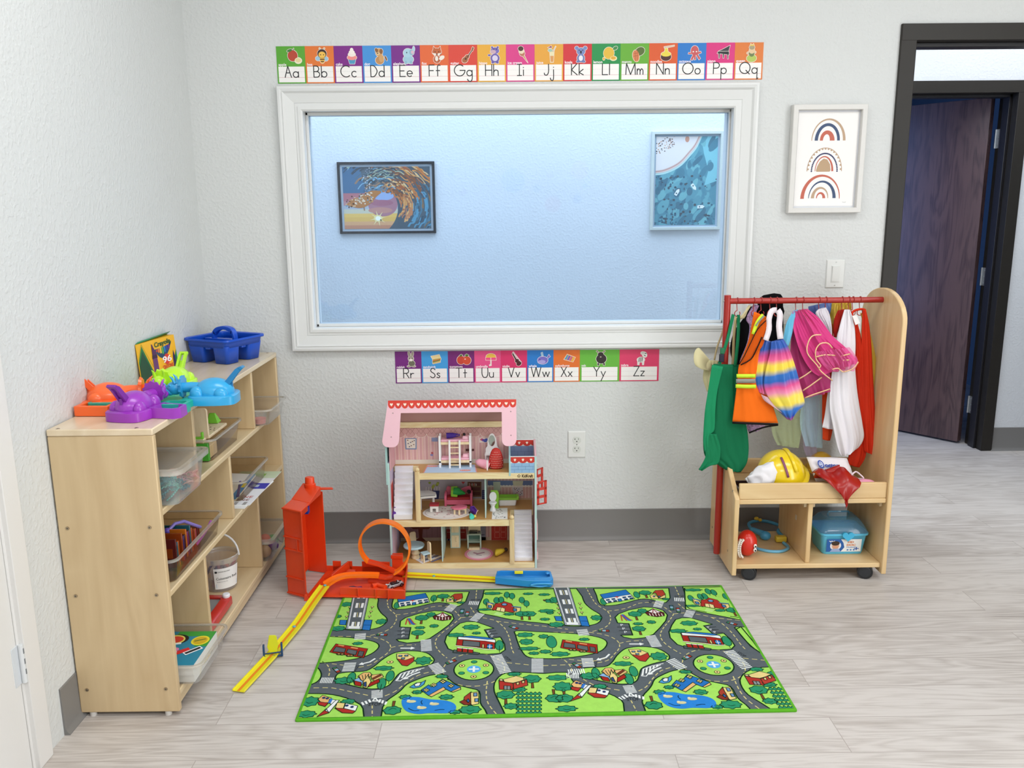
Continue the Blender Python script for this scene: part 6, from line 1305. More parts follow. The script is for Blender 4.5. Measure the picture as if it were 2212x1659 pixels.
def lane(name, path, w, m, up=None, lip=.006, th=.0022, groove=None, gm=None, blue=()):
    """plastic track strip: flat bed with two upright lips, swept along a path with per point side vectors"""
    rings = []; grs = []
    for p, s, n in path:
        p, s, n = Vector(p), Vector(s).normalized(), Vector(n).normalized(); h = w/2
        rings.append([tuple(p+s*a+n*c) for a, c in ((-h, lip), (-h+.0022, lip), (-h+.0022, th), (-.0045, th), (-.0035, th*.9), (.0035, th*.9), (.0045, th), (h-.0022, th), (h-.0022, lip), (h, lip), (h, 0), (-h, 0))])
        grs.append([tuple(p+s*a+n*(th*.9+.0008)) for a in (-.0042, .0042)])
    o = MB().loft(rings, m, True).build(name, trk, smooth=40)
    if gm: MB().grid(grs, gm).build('groove_stripe', o)
    return o
def straight(name, a, b_, w, n=8, z=.012, lift=0, **k):
    a, b_ = Vector(a), Vector(b_); d = (b_-a).normalized(); s = Vector((d.y, -d.x, 0))
    return lane(name, [(off(a, b_, i/n), s, (0, 0, 1)) for i in range(n+1)], w, YE, gm=OL, **k)
straight('yellow_lane', (-.788, -1.132, .004), (-.744, -.940, .008), .038, groove=1)
b = MB(); pts = [(-.744, -.938, .008), (-.725, -.84, .011), (-.706, -.74, .016), (-.688, -.62, .027), (-.668, -.502, .036)]; P = smooth2(pts, 3, False)
pth = [(Vector(P[i]), (lambda d: Vector((d.y, -d.x, 0)))((Vector(P[min(i+1, len(P)-1)])-Vector(P[max(i-1, 0)])).normalized()), (0, 0, 1)) for i in range(len(P))]
lane('yellow_lane', pth, .038, YE, gm=OL)
straight('yellow_lane', (-.400, -.368, .014), (-.048, -.404, .006), .036, 6)
for x, y, z in ((-.714, -.77, .018), (-.667, -.505, .0405), (-.284, -.380, .0152)): MB().ball((x, y, z), (.006, .006, .003), C('#5fa8c8', .4), 12, 6).build('joiner', trk)
# orange ramp
P = smooth2([(-.664, -.500, .038), (-.636, -.470, .046), (-.60, -.448, .048), (-.54, -.435, .044), (-.482, -.432, .040)], 4, False)
lane('orange_lane', [(P[i], (lambda d: (d.y, -d.x, 0))((Vector(P[min(i+1, len(P)-1)])-Vector(P[max(i-1, 0)])).normalized()), (0, 0, 1)) for i in range(len(P))], .038, LO, lip=.008)
# loop: enters at right front, leaves at left back
cx_, cz_, R_ = -.459, .150, .098; pth = []
for i in range(41):
    a = radians(-62+(360-70)*i/40) if 0 else radians(-68+ (292)*i/40)
    y = -.445+.055*(i/40); n = Vector((-cos(a), 0, -sin(a)*1.0)); pth.append(((cx_+R_*cos(a), y, cz_+R_*1.04*sin(a)), (0, 1, 0), n))
lane('loop', pth, .036, LO, lip=.007)
P = [(-.482, -.430, .036), (-.455, -.432, .032), (-.43, -.440, .040), (pth[0][0][0], pth[0][0][1], pth[0][0][2])]
lane('track_bed', [(q, (0, 1, 0) if i else (0, 1, 0), (0, 0, 1)) for i, q in enumerate(P)], .036, OR, lip=.005)
q = pth[-1][0]; P = [(q[0], q[1], q[2]), (q[0]+.04, q[1]+.006, q[2]-.014), (-.43, -.378, .032), (-.395, -.370, .020)]
lane('track_bed', [(v, (0, 1, 0), (0, 0, 1)) for v in P], .036, OR, lip=.005)
# launcher
b = MB(); o = [(-.052, -.440), (.070, -.470), (.150, -.474), (.162, -.455), (.156, -.392), (.145, -.385), (-.03, -.378), (-.046, -.385)]
i_ = [(-.045, -.428), (.07, -.446), (.140, -.446), (.152, -.440), (.148, -.398), (.14, -.392), (-.03, -.386), (-.042, -.390)]
b.loft([[(x, y, .008) for x, y in o], [(x, y, .034) for x, y in o], [(x, y, .036) for x, y in i_], [(x, y, .014) for x, y in i_]], TB, True); b.box(-.04, .0, -.432, -.428, .014, .03, TB).build('launcher', trk, bevel=.0015)
MB().box(.02, .052, -.405, -.392, .030, .038, YE).build('launch_slider', trk, bevel=.001)
MB().tube(smooth2([(.078, -.474, .016), (.10, -.478, .024), (.14, -.478, .024), (.158, -.466, .016), (.12, -.476, .012)], 3), .003, C('#4aa6e6', .3), 6, closed=True).build('trigger', trk)
MB().ball((.143, -.41, .034), (.008, .008, .006), TB, 12, 6).build('catch', trk)
# start gate on the yellow lane
b = MB(); T = TR((-.740, -.935, .006), (0, 0, 14))
for s in (-1, 1): b.prism([(-.008, -.002), (.008, -.002), (.006, .022), (.010, .038), (-.004, .040), (-.008, .020)], s*.027-.003, s*.027+.003, 0, NB, T)
b.box(-.028, .028, -.008, -.004, -.001, .004, NB, T).box(-.028, .028, -.006, -.003, .010, .014, NB, T).build('start_gate', trk, bevel=.001)
MB().prism([(-.010, .012), (.012, .012), (.017, .034), (.014, .066), (.010, .070), (-.008, .072), (-.012, .052), (-.016, .034)], -.004, -.001, 1, C('#d6d81e', .35), T).build('gate_flag', trk, bevel=.0008)
# cars
def toycar(label, x, y, z, a, body, dark, win):
    t = thing('toy_car', label, 'toy car', (x, y, z)); T = TR((x, y, z), (0, 0, a))
    MB().loft([[tuple(T @ Vector((u, v*k, w))) for u, v, w in ((-.034, -.012, 0), (.034, -.012, 0), (.034, .012, 0), (-.034, .012, 0))] if 0 else [tuple(T @ Vector((u, v*k, w+dz))) for u, v, w in ((-.032*q, -.0135, .004), (.034*q, -.0125, .004), (.034*q, .0125, .004), (-.032*q, .0135, .004))] for k, dz, q in ((1, 0, 1), (1.02, .006, 1), (.9, .010, .92))], C(body, .2, .3, coat=.5)).build('body', t, bevel=.002)
    MB().hexa([tuple(T @ Vector(v)) for v in ((-.018, -.010, .013), (.016, -.010, .013), (.016, .010, .013), (-.018, .010, .013))], [tuple(T @ Vector(v)) for v in ((-.012, -.008, .020), (.004, -.008, .020), (.004, .008, .020), (-.012, .008, .020))], C(win, .1)).build('cabin', t, bevel=.001)
    for u in (-.020, .021):
        for s in (-1, 1): MB().cyl(tuple(T @ Vector((u, s*.010, .006))), tuple(T @ Vector((u, s*.0155, .006))), .006, None, C(dark, .4), 14).cyl(tuple(T @ Vector((u, s*.0155, .006))), tuple(T @ Vector((u, s*.016, .006))), .003, None, C('#c9ccd0', .3, .8), 10).build('wheel', t)
    return t
toycar('blue toy race car lying in the front of the orange track case', -.566, -.508, .0152, 12, '#27308f', '#ff7a2a', '#1a1f4a')
t = toycar('black and silver toy car parked in the right corner of the orange case', -.420, -.470, .0152, 40, '#b9bcc0', '#1a1a1c', '#26282c')
T = TR((-.420, -.470, .0152), (0, 0, 40)); b = MB(); r = random.Random(5)
for k in range(14): x, y = r.uniform(-.03, .03), r.uniform(-.011, .011); b.box(x-.003, x+.003, y-.002, y+.002, .014, .0165, C(['#141416', '#e8e8ea'][k % 2], .2), T)
b.build('engine', t)
# ================================================================ ALPHABET CARDS
GLY = {
'A': '0,0 .6,2 1.2,0;.25,.8 .95,.8', 'B': '0,0 0,2;~0,2 .7,1.95 .95,1.5 .7,1.07 0,1;~0,1 .8,.95 1.1,.5 .8,.05 0,0', 'C': 'o1,1,1,50,310', 'D': '0,0 0,2;~0,2 .7,1.9 1.2,1 .7,.1 0,0', 'E': '1,2 0,2 0,0 1,0;0,1 .8,1', 'F': '1,2 0,2 0,0;0,1 .8,1',
'G': 'o1,1,1,50,360;1.05,1 2,1', 'H': '0,0 0,2;1.2,0 1.2,2;0,1 1.2,1', 'I': '.4,0 .4,2;0,2 .8,2;0,0 .8,0', 'J': '~.8,2 .8,.6 .5,.05 .1,.1 0,.4', 'K': '0,0 0,2;1,2 0,.9 1.1,0', 'L': '0,2 0,0 1,0', 'M': '0,0 .1,2 .9,0 1.7,2 1.8,0', 'N': '0,0 0,2 1.3,0 1.3,2',
'O': 'o1,1,1,0,360', 'P': '0,0 0,2;~0,2 .8,1.95 1.1,1.5 .8,1.05 0,1', 'Q': 'o1,1,1,0,360;1.2,.6 1.9,-.1', 'R': '0,0 0,2;~0,2 .8,1.95 1.05,1.5 .8,1.05 0,1;.5,1 1.1,0', 'S': '~1,1.7 .6,2 .15,1.75 .2,1.3 .8,.85 .95,.35 .5,0 0,.3', 'T': '0,2 1.2,2;.6,2 .6,0',
'U': '~0,2 0,.7 .3,.05 .6,0 .9,.05 1.2,.7 1.2,2', 'V': '0,2 .6,0 1.2,2', 'W': '0,2 .5,0 1,2 1.5,0 2,2', 'X': '0,0 1.1,2;0,2 1.1,0', 'Y': '0,2 .6,1 1.2,2;.6,1 .6,0', 'Z': '0,2 1.1,2 0,0 1.1,0',
'a': 'o.5,.5,.5,0,360;1,1 1,0', 'b': '0,2 0,0;o.5,.5,.5,0,360', 'c': 'o.5,.5,.5,50,310', 'd': 'o.5,.5,.5,0,360;1,2 1,0', 'e': '0,.5 1,.5;o.5,.5,.5,0,310', 'f': '~.75,1.9 .5,2 .25,1.7 .25,1 .25,0;0,1 .65,1', 'g': 'o.5,.5,.5,0,360;~1,1 1,-.5 .75,-.95 .3,-.9 .1,-.6', 'h': '0,2 0,0;~0,.6 .3,1 .75,.9 .85,.5 .85,0',
'i': '0,1 0,0;0,1.4 0,1.45', 'j': '~.6,1 .6,-.5 .4,-.95 .1,-.8 0,-.5;.6,1.4 .6,1.45', 'k': '0,2 0,0;.75,1 0,.45 .8,0', 'l': '0,2 0,0', 'm': '0,1 0,0;~0,.6 .25,1 .5,.8 .55,.5 .55,0;~.55,.6 .8,1 1.05,.8 1.1,.5 1.1,0', 'n': '0,1 0,0;~0,.6 .3,1 .7,.9 .8,.5 .8,0', 'o': 'o.5,.5,.5,0,360',
'p': '0,1 0,-1;o.5,.5,.5,0,360', 'q': 'o.5,.5,.5,0,360;1,1 1,-1 1.2,-.8', 'r': '0,1 0,0;~0,.6 .3,.95 .65,.95', 's': '~.6,.85 .3,1 .05,.8 .3,.55 .6,.3 .35,0 0,.15', 't': '.3,1.7 .3,0;0,1 .65,1', 'u': '~0,1 0,.3 .3,0 .7,.1 .8,.4 .8,1;.8,.5 .8,0', 'v': '0,1 .4,0 .8,1', 'w': '0,1 .35,0 .7,1 1.05,0 1.4,1',
'x': '0,0 .8,1;0,1 .8,0', 'y': '0,1 .45,0;.9,1 0,-1', 'z': '0,1 .75,1 0,0 .75,0'}
def glyph(F, ch, x, y, u, w, c, lv):
    mx = 0
    for st in GLY[ch].split(';'):
        if st[0] == 'o':
            cx, cy, r, a0, a1 = map(float, st[1:].split(',')); n = 22; P = [(cx+r*cos(radians(a0+(a1-a0)*k/n)), cy+r*sin(radians(a0+(a1-a0)*k/n))) for k in range(n+1)]
        else:
            P = [tuple(map(float, q.split(','))) for q in st.strip('~').split()]
            if st[0] == '~': P = smooth2(P, 5, False)
        mx = max(mx, max(p[0] for p in P)); F.line([(x+p[0]*u, y+p[1]*u) for p in P], w, c, lv)
    return mx*u
GW = {'A': 1.2, 'B': 1.1, 'C': 1.7, 'D': 1.2, 'E': 1, 'F': 1, 'G': 2, 'H': 1.2, 'I': .8, 'J': .8, 'K': 1.1, 'L': 1, 'M': 1.8, 'N': 1.3, 'O': 2, 'P': 1.1, 'Q': 2, 'R': 1.1, 'S': 1, 'T': 1.2, 'U': 1.2, 'V': 1.2, 'W': 2, 'X': 1.1, 'Y': 1.2, 'Z': 1.1}
LWD = {'i': 0, 'l': 0, 'm': 1.1, 'w': 1.4, 'r': .65, 's': .6, 't': .65, 'f': .75, 'j': .6, 'v': .8, 'u': .8, 'n': .8, 'h': .85, 'k': .8, 'z': .75, 'x': .8, 'y': .9}
# pictures: items 'e cx cy rx ry colour [rot]' or 'p colour x y x y ...' in a 100 x 100 box
PIC = {
'A': 'e 42 52 28 30 #b8432c;e 72 26 20 16 #f0e6c0;e 72 28 15 11 #e4d49a;e 26 80 16 7 #3f7a3a .3;p #4a2a1a 44 78 48 92 51 92 48 78', 'B': 'e 22 36 14 12 #9ec4dc;e 66 34 14 12 #9ec4dc;e 46 30 14 20 #e8b44a;p #4a2a1a 33 34 59 34 58 29 34 29;p #4a2a1a 36 22 56 22 54 17 38 17;e 46 62 26 24 #3a1f1a;e 46 56 20 17 #f0bf52;e 38 56 3 3 #2a1a1a;e 55 56 3 3 #2a1a1a;e 34 90 4 4 #d8c8a8;e 60 90 4 4 #d8c8a8',
'C': 'p #4a98c0 30 34 74 34 66 6 38 6;e 52 40 27 14 #ef8f8a;e 52 56 21 12 #f1e6df;e 52 68 15 10 #f5ece6;e 52 80 8 10 #f6efea', 'D': 'e 46 24 24 22 #c08a54;e 56 34 14 20 #d0a068;e 44 66 20 22 #cf9c62;e 56 72 10 14 #8a5c34;e 30 78 9 12 #8a5c34 .4;e 38 60 10 8 #e0c090;e 36 62 4 3 #2a1a1a;e 82 34 5 14 #8a5c34 .4',
'E': 'e 46 28 30 22 #9fc6d8;e 44 62 26 24 #a9cfdf;e 66 66 14 16 #8fb6cc;e 78 84 6 14 #a9cfdf;p #8fb6cc 24 20 38 20 38 4 24 4;p #8fb6cc 54 20 68 20 68 4 54 4;e 38 64 3 4 #1f2a3a;e 70 66 8 10 #d8b8c8', 'F': 'e 46 26 20 20 #b5592e;e 44 30 9 14 #efe6dc;e 72 34 16 9 #efe6dc .5;e 46 66 26 20 #c0602f;p #c0602f 24 74 28 96 40 82;p #c0602f 68 74 66 96 54 82;p #efe6dc 20 60 40 58 44 52 34 46;p #efe6dc 72 60 52 58 48 52 58 46;e 46 54 4 3 #2a1a1a;e 36 66 3 3 #2a1a1a;e 57 66 3 3 #2a1a1a',
'G': 'e 42 22 18 15 #a8633a .6;e 54 38 13 11 #a8633a .6;e 46 28 6 6 #4a2a1c;p #5a3220 52 36 80 74 84 71 57 33;p #8a5a3a 78 72 86 92 94 86 86 68', 'H': 'e 50 30 26 24 #6a5aa8;e 50 30 16 16 #d8cfe6;e 50 70 24 18 #7a6ab8;e 40 64 16 11 #c9a8b8;p #6a5aa8 30 14 44 14 44 2 30 2;p #6a5aa8 56 14 70 14 70 2 56 2;e 34 88 6 6 #6a5aa8;e 66 88 6 6 #6a5aa8;e 44 78 3 3 #1f1a3a;e 58 78 3 3 #1f1a3a;e 18 46 8 5 #6a5aa8',
'I': 'p #c99a6a 34 52 56 40 74 4;e 42 54 15 14 #b8735a;e 38 66 15 14 #e6d6b8;e 34 80 15 13 #4a2a24', 'J': 'p #e6dcb0 36 64 60 64 56 6 40 6;p #d89a5a 38 40 58 40 56 8 41 8;e 38 70 12 8 #9ec4b4;p #8a2a5a 24 84 44 94 48 84;p #d8c8b8 54 66 68 92 71 90 58 64',
'K': 'e 50 26 22 22 #6a7ab0;e 50 26 12 15 #e9e6ee;e 50 62 24 20 #7a8ac0;e 26 80 11 10 #7a8ac0;e 74 80 11 10 #7a8ac0;e 50 58 5 9 #1f2030;e 40 68 3 3 #1f2030;e 60 68 3 3 #1f2030;e 34 8 10 6 #6a7ab0;e 66 8 10 6 #6a7ab0', 'L': 'e 46 52 30 32 #e3b83f;e 18 22 6 8 #e3b83f;e 72 24 19 12 #efd890;e 72 26 14 8 #e0a83a;e 82 78 14 9 #3f8a4a .5',
'M': 'e 60 60 28 22 #56692f .5;e 38 36 19 32 #d98a5a .2;p #b8603a 26 50 50 54 50 50 26 46;p #b8603a 24 36 50 40 50 36 24 32;p #b8603a 34 8 30 60 34 62 38 8;p #b8603a 44 12 42 64 46 64 48 14', 'N': 'e 46 30 30 22 #4a2620;e 46 44 28 13 #e8d44e;p #e8d44e 36 50 58 50 54 76 40 76;p #d8c0a8 34 84 92 92 92 86 36 76', 'O': 'e 46 62 22 26 #c8585c;p #c8585c 10 44 34 44 38 50 12 52;p #c8585c 84 50 60 40 56 48 80 58;p #c8585c 24 14 40 46 50 44 34 10;p #c8585c 72 12 52 44 62 44 80 20;p #c8585c 44 12 42 42 52 42 54 14;e 38 56 4 4 #f0e6e0;e 56 56 4 4 #f0e6e0',
'P': 'p #23262c 12 46 80 38 78 56 18 56;p #33363e 20 58 76 58 84 88 40 66;p #23262c 20 46 22 20 26 20 26 46;p #23262c 70 42 72 16 76 16 75 42;p #23262c 44 44 46 20 50 20 50 44', 'Q': 'e 46 18 28 20 #b0c45a;e 46 44 16 18 #6a7a4a;e 46 58 16 16 #e2c49a;e 46 76 16 12 #a89a7a;p #e6c24a 34 84 38 96 46 88 54 96 58 84;e 24 46 6 6 #e2c49a;e 64 50 6 6 #e2c49a',
'R': 'e 52 28 20 18 #6f6f5c;e 48 58 17 18 #b0a898;e 38 86 7 17 #a89f90 .2;e 58 86 7 17 #a89f90 -.2;e 48 50 10 8 #efe8e0;e 40 60 3 3 #2a2a2a;e 55 60 3 3 #2a2a2a;e 34 10 12 5 #b0a898;e 64 10 12 5 #b0a898', 'S': 'p #e8d49a 8 72 60 82 70 56 20 50;p #b8a04a 18 52 68 60 70 52 20 44;p #c8603a 18 44 66 54 68 48 18 38;p #6a8a3a 18 38 66 50 66 44 18 32;p #d8b878 18 32 66 44 66 34 20 24', 'T': 'e 30 46 25 27 #c8402c;e 66 44 26 27 #d04a2c;p #4a7a2c 20 74 30 66 42 76 32 82;p #4a7a2c 54 76 66 66 80 76 66 84;e 56 52 5 4 #f0c8b8',
'U': 'e 52 66 30 19 #e9bc4a;p #ef4b83 20 60 84 60 84 44 20 44;p #e6e0d6 50 60 54 60 54 14 50 14;p #e6e0d6 50 18 42 14 42 8 54 10', 'V': 'e 62 22 17 14 #4a1a20 .7;e 50 38 13 11 #4a1a20 .7;p #2a1216 42 40 20 82 26 86 50 44;p #d8b8c8 24 92 74 28 76 30 28 94', 'W': 'e 46 40 32 24 #7a6ac0;e 40 30 24 12 #a8a0d8;p #7a6ac0 68 46 84 76 92 62;p #8ec4e0 40 66 36 86 44 90 48 68;e 28 44 3 3 #1f1f3a',
'X': 'p #e3a03a 14 44 34 76 84 56 70 28;p #3f9ac0 18 46 34 72 42 69 28 42;p #6a5ac0 32 42 46 68 56 64 42 38;p #c85a8a 46 38 60 63 68 60 56 34;p #e8b84a 60 34 70 58 78 56 70 32', 'Y': 'e 48 46 32 30 #2c2024;e 44 74 18 14 #2c2024;p #2c2024 24 20 34 20 34 4 26 4;p #2c2024 60 20 70 20 70 4 62 4;p #8a7a6a 26 84 16 94 22 98 32 88;p #8a7a6a 62 84 72 94 66 98 56 88;e 44 58 5 4 #b8a8a0', 'Z': 'e 48 38 24 16 #e9e6e2;p #e9e6e2 28 34 40 34 38 6 28 6;p #e9e6e2 56 34 68 34 66 6 58 6;e 70 70 14 18 #e9e6e2 .5;e 58 80 12 9 #d8d4d0;p #222222 36 52 40 52 38 24 34 24;p #222222 46 54 50 54 48 24 44 24;p #222222 56 54 60 52 56 26 53 26;p #222222 72 80 82 78 80 74 70 76;p #222222 66 68 78 64 76 60 66 64'}
WORDS = 'apple bee cake dog elephant fox guitar hippo ice_cream juice koala lemon mango noodles octopus piano queen rabbit sandwich tomatoes umbrella violin whale xylophone yak zebra'.split()
GCOL = '#57a52f #e2762f #7a1a84 #3f8fd6 #741c86 #e0642f #d7402f #e6aa36 #d83a86 #e3a23a #d02f36 #1f8f4a #66ab34 #d95a2a #2578c8 #d8307e #de7a34 #74207c #3f9cdc #741c70 #e24c86 #d42c66 #1f78c8 #e07028 #66b43c #dc3c68'.split()
CNAME = 'green orange purple blue purple orange red yellow pink yellow red green green orange blue pink orange purple blue purple pink pink blue orange green pink'.split()
def alpha_card(i, x, z, w, h, tilt=0):
    ch = chr(65+i); col = GCOL[i]; b = MB().box(x, x+w, -.0018, -.0008, z, z+h, C(col, .45))
    F = Flat(b, lambda a, c: Vector((x+a, -.0018, z+c)), (0, -1, 0), .00012, (0, 0, w, h), .45); sx = w
    F.rect(w*.045, h*.03, w*.955, h*.455, '#f4f1ee', 1)
    u = h*.15; bl = h*.165
    F.line([(w*.045, bl-.0006), (w*.955, bl-.0006)], .0008, '#c77a86', 2, cap=False); F.dash([(w*.05, bl+u), (w*.95, bl+u)], .0006, .004, .003, '#b8b8bc', 2)
    gw, lw_ = GW[ch], LWD.get(ch.lower(), 1); tot = (gw+.35+lw_)*u; x0 = (w-tot)/2
    F.rect(0, 0, 0, 0, col, 1)
    glyph(F, ch, x0, bl, u, .0034, '#0e0e12', 3); glyph(F, ch.lower(), x0+(gw+.35)*u, bl, u, .0034, '#17171b', 3)
    F.text(WORDS[i].replace('_', ' '), .006, h*.475, h*.105, '#f8eef2', 2, bold=.02)
    s = h*.0050; ox, oy = w*.42-(18*s if w < .12 else 0)+(0 if w < .12 else -.012), h*.485
    for wh in (1, 0):
        for k, it in enumerate(PIC[ch].split(';')):
            a = it.split()
            if a[0] == 'e':
                cx, cy, rx, ry = [float(v)*s for v in a[1:5]]; g = .0014 if wh else 0; F.ell(ox+cx, oy+cy, rx+g, ry+g, '#f3ebe2' if wh else a[5], 4 if wh else 5+.8*k, 18, rot=float(a[6]) if len(a) > 6 else 0)
            else:
                P = [(ox+float(p)*s, oy+float(q)*s) for p, q in zip(a[2::2], a[3::2])]
                if wh: F.poly(P, '#f3ebe2', 4); F.line(P, .0028, '#f3ebe2', 4, True)
                else: F.poly(P, a[1], 5+.8*k)
    wd_ = WORDS[i].replace('_', ' ')
    o = b.build('alphabet_card', smooth=0)
    return tag(o, '%s alphabet card reading %s with %s %s picture, in the row %s the window' % (CNAME[i], ch+ch.lower(), 'an' if wd_[0] in 'aeiou' else 'a', wd_, 'above' if i < 17 else 'below'), 'alphabet card', 'alphabet cards above the window' if i < 17 else 'alphabet cards below the window')
for i in range(17): alpha_card(i, -.853+.10753*i, 1.8385+.0004*(i//5), .1073, .1325)
x = -.451
for i in range(17, 26):
    w = .1064 if i < 24 else .160; alpha_card(i, x, .6805, w-.0002, .1305 if i < 24 else .130); x += w
# ================================================================ PICTURES
def frame_pic(name, label, x0, x1, z0, z1, y, fw, fd, fm, mat, draw, margin, rec=.006):
    t = thing(name, label, 'picture', ((x0+x1)/2, y, (z0+z1)/2)); b = MB()
    rg = lambda o, d: [(x0+o, y-d, z0+o), (x1-o, y-d, z0+o), (x1-o, y-d, z1-o), (x0+o, y-d, z1-o)]
    b.loft([rg(0, .001), rg(0, fd-.002), rg(.002, fd), rg(fw-.002, fd), rg(fw, fd-.003), rg(fw, rec)], fm, False); b.build('frame', t, smooth=25)
    MB().box(x0+fw*.5, x1-fw*.5, y-rec, y-.001, z0+fw*.5, z1-fw*.5, mat).build('backing', t)
    X0, X1, Z0, Z1 = x0+fw+margin, x1-fw-margin, z0+fw+margin, z1-fw-margin
    b = MB().box(X0, X1, y-rec-.0015, y-rec, Z0, Z1, C('#f2f0ee', .5)); W_, H_ = X1-X0, Z1-Z0
    F = Flat(b, lambda a, c: Vector((X0+a*W_, y-rec-.0015, Z0+c*H_)), (0, -1, 0), .00012, (0, 0, 1, 1), .45); draw(F, H_/W_); b.build('print', t, smooth=0)
    return t
def rain(F, k):
    def arch(cx, cy, rx, ry, w0, w1, c, lo=0, hi=180, lv=2):
        n = 26; O, I = [], []
        for j in range(n+1):
            a = radians(lo+(hi-lo)*j/n); w = w0+(w1-w0)*j/n; O.append((cx+(rx+w/2)*cos(a), cy+(ry+w/2)*sin(a)*.62)); I.append((cx+(rx-w/2)*cos(a), cy+(ry-w/2)*sin(a)*.62))
        for j in range(n): F.poly([O[j], O[j+1], I[j+1], I[j]], c, lv)
    T_, N_, R_ = '#bb9d80', '#33486e', '#c1604a'
    arch(.51, .70, .27, .36, .045, .012, T_); arch(.50, .70, .185, .27, .045, .055, N_); arch(.49, .70, .09, .14, .08, .05, R_)
    arch(.48, .375, .29, .40, .012, .012, T_)
    for j in range(17): a = pi*(j+.5)/17; F.ell(.48+.275*cos(a), .375+.385*sin(a)*.62, .016, .010, T_, 2, 10)
    for j in range(34): a = pi*j/33; F.ell(.48+.215*cos(a), .375+.305*sin(a)*.62, .014, .009, '#2c3260', 2, 8)
    arch(.47, .375, .145, .25, .034, .010, R_); F.poly([(.34, .385), (.35, .37), (.57, .37), (.585, .385), (.57, .45), (.52, .50), (.46, .51), (.40, .48), (.36, .43)], '#b99a78', 2)
    arch(.45, .08, .315, .40, .012, .062, R_); arch(.46, .085, .215, .29, .055, .010, N_); arch(.44, .085, .13, .18, .012, .055, T_); arch(.44, .085, .062, .09, .05, .014, R_)
    F.text('leaf', .82, .035, .02, '#b8b8b8', 2, wid=.06)
frame_pic('rainbow_picture', 'white box framed print of three rainbow arches, beside the doorway', 1.092, 1.374, 1.343, 1.745, 0, .020, .032, C('#dcdad6', .4), C('#e2e4ea', .6), rain, .006, .012)
def wave(F, k):
    F.rect(0, 0, 1, 1, '#4a7fa6', 1); F.rect(0, .38, .45, 1, '#3c6a8e', 1.5)
    for z0, z1, c in ((.0, .06, '#c98a6a'), (.06, .12, '#e0a878'), (.12, .19, '#e8b860'), (.19, .25, '#eec268'), (.25, .32, '#cfc9b0'), (.32, .38, '#b4b8c2'), (.38, .45, '#c08a8c'), (.45, .58, '#b8727a')): F.rect(0, z0, .62, z1, c, 2)
    F.ell(.45, .40, .17, .20, '#b07a86', 3, 26); F.ell(.46, .53, .12, .07, '#9ab0d8', 4, 16); F.ell(.44, .42, .13, .05, '#a8687a', 4, 16); F.ell(.42, .30, .14, .05, '#c78c80', 4, 16)
    r = random.Random(11); F.poly(smooth2([(.50, -.02), (.57, .10), (.615, .25), (.62, .40), (.585, .54), (.52, .62), (.40, .64), (.31, .60), (.25, .68), (.20, 1.02)], 3, False)+[(1, 1), (1, 0)], '#4a5a66', 4.2)
    def strk(R0, a0, a1, w, c, lv, ex=1.0):
        P = []
        for j in range(11): a = radians(a0+(a1-a0)*j/10); P.append((.46+R0*ex*cos(a), .37+R0*1.12*sin(a)+.02*sin(j))); 
        F.line(P, w, c, lv, cap=True)
    for j in range(300):
        R0 = .20+.50*r.random(); a0 = r.uniform(-50, 165); ln = r.uniform(14, 48); q = (a0+ln/2)
        if q > 118 and R0 > .26: continue
        if q < 25: c = r.choice(['#3a6478', '#2c4c60', '#5a98b4', '#8a6a4a', '#48788e'] if R0 > .34 else ['#d89a58', '#e8b070', '#b86a3a', '#c98258'])
        elif q < 80: c = r.choice(['#c8783a', '#e09a50', '#8a5230', '#e8c088', '#5a4a48', '#b05c30'])
        else: c = r.choice(['#33424c', '#4a6878', '#7fb0c8', '#27343c', '#a8b8a0', '#5a8098', '#9a7a60'])
        strk(R0, a0, a0+ln, r.uniform(.008, .024), c, 5+R0*8)
    F.poly(smooth2([(.04, .40), (.10, .36), (.20, .34), (.30, .40), (.38, .52), (.44, .60), (.34, .62), (.26, .58), (.18, .52), (.10, .48)], 3), '#b8763a', 10)
    for j in range(90): x_, y_ = r.uniform(.03, .34), 0; y_ = .42+(x_-.03)*.3+r.uniform(-.08, .10); F.ell(x_, y_, .007+.006*r.random(), .008+.008*r.random(), r.choice(['#f0dcc8', '#c89060', '#5a3a30', '#e8c8a0', '#7aa0b8']), 12, 7)
    for j in range(40): F.ell(.24+.10*r.random(), .6+.38*r.random(), .006, .009, r.choice(['#e6dcd8', '#8a98a8', '#3a4450']), 12, 7)
    F.ell(.39, .17, .05, .055, '#f4e2a0', 13, 20); F.ell(.39, .17, .030, .036, '#fdfbe8', 14, 20)
    for j in range(8): a = pi*j/4+.2; F.poly([(.39+.10*cos(a), .17+.13*sin(a)), (.39+.012*cos(a+1.57), .17+.015*sin(a+1.57)), (.39-.012*cos(a+1.57), .17-.015*sin(a+1.57))], '#f6e6a8', 13)
frame_pic('wave_picture', 'black framed print of a curling sunset wave, seen through the window', -.888, -.374, 1.247, 1.62, HY, .013, .018, C('#16161e', .35), C('#b8c2cc', .6), wave, .012)
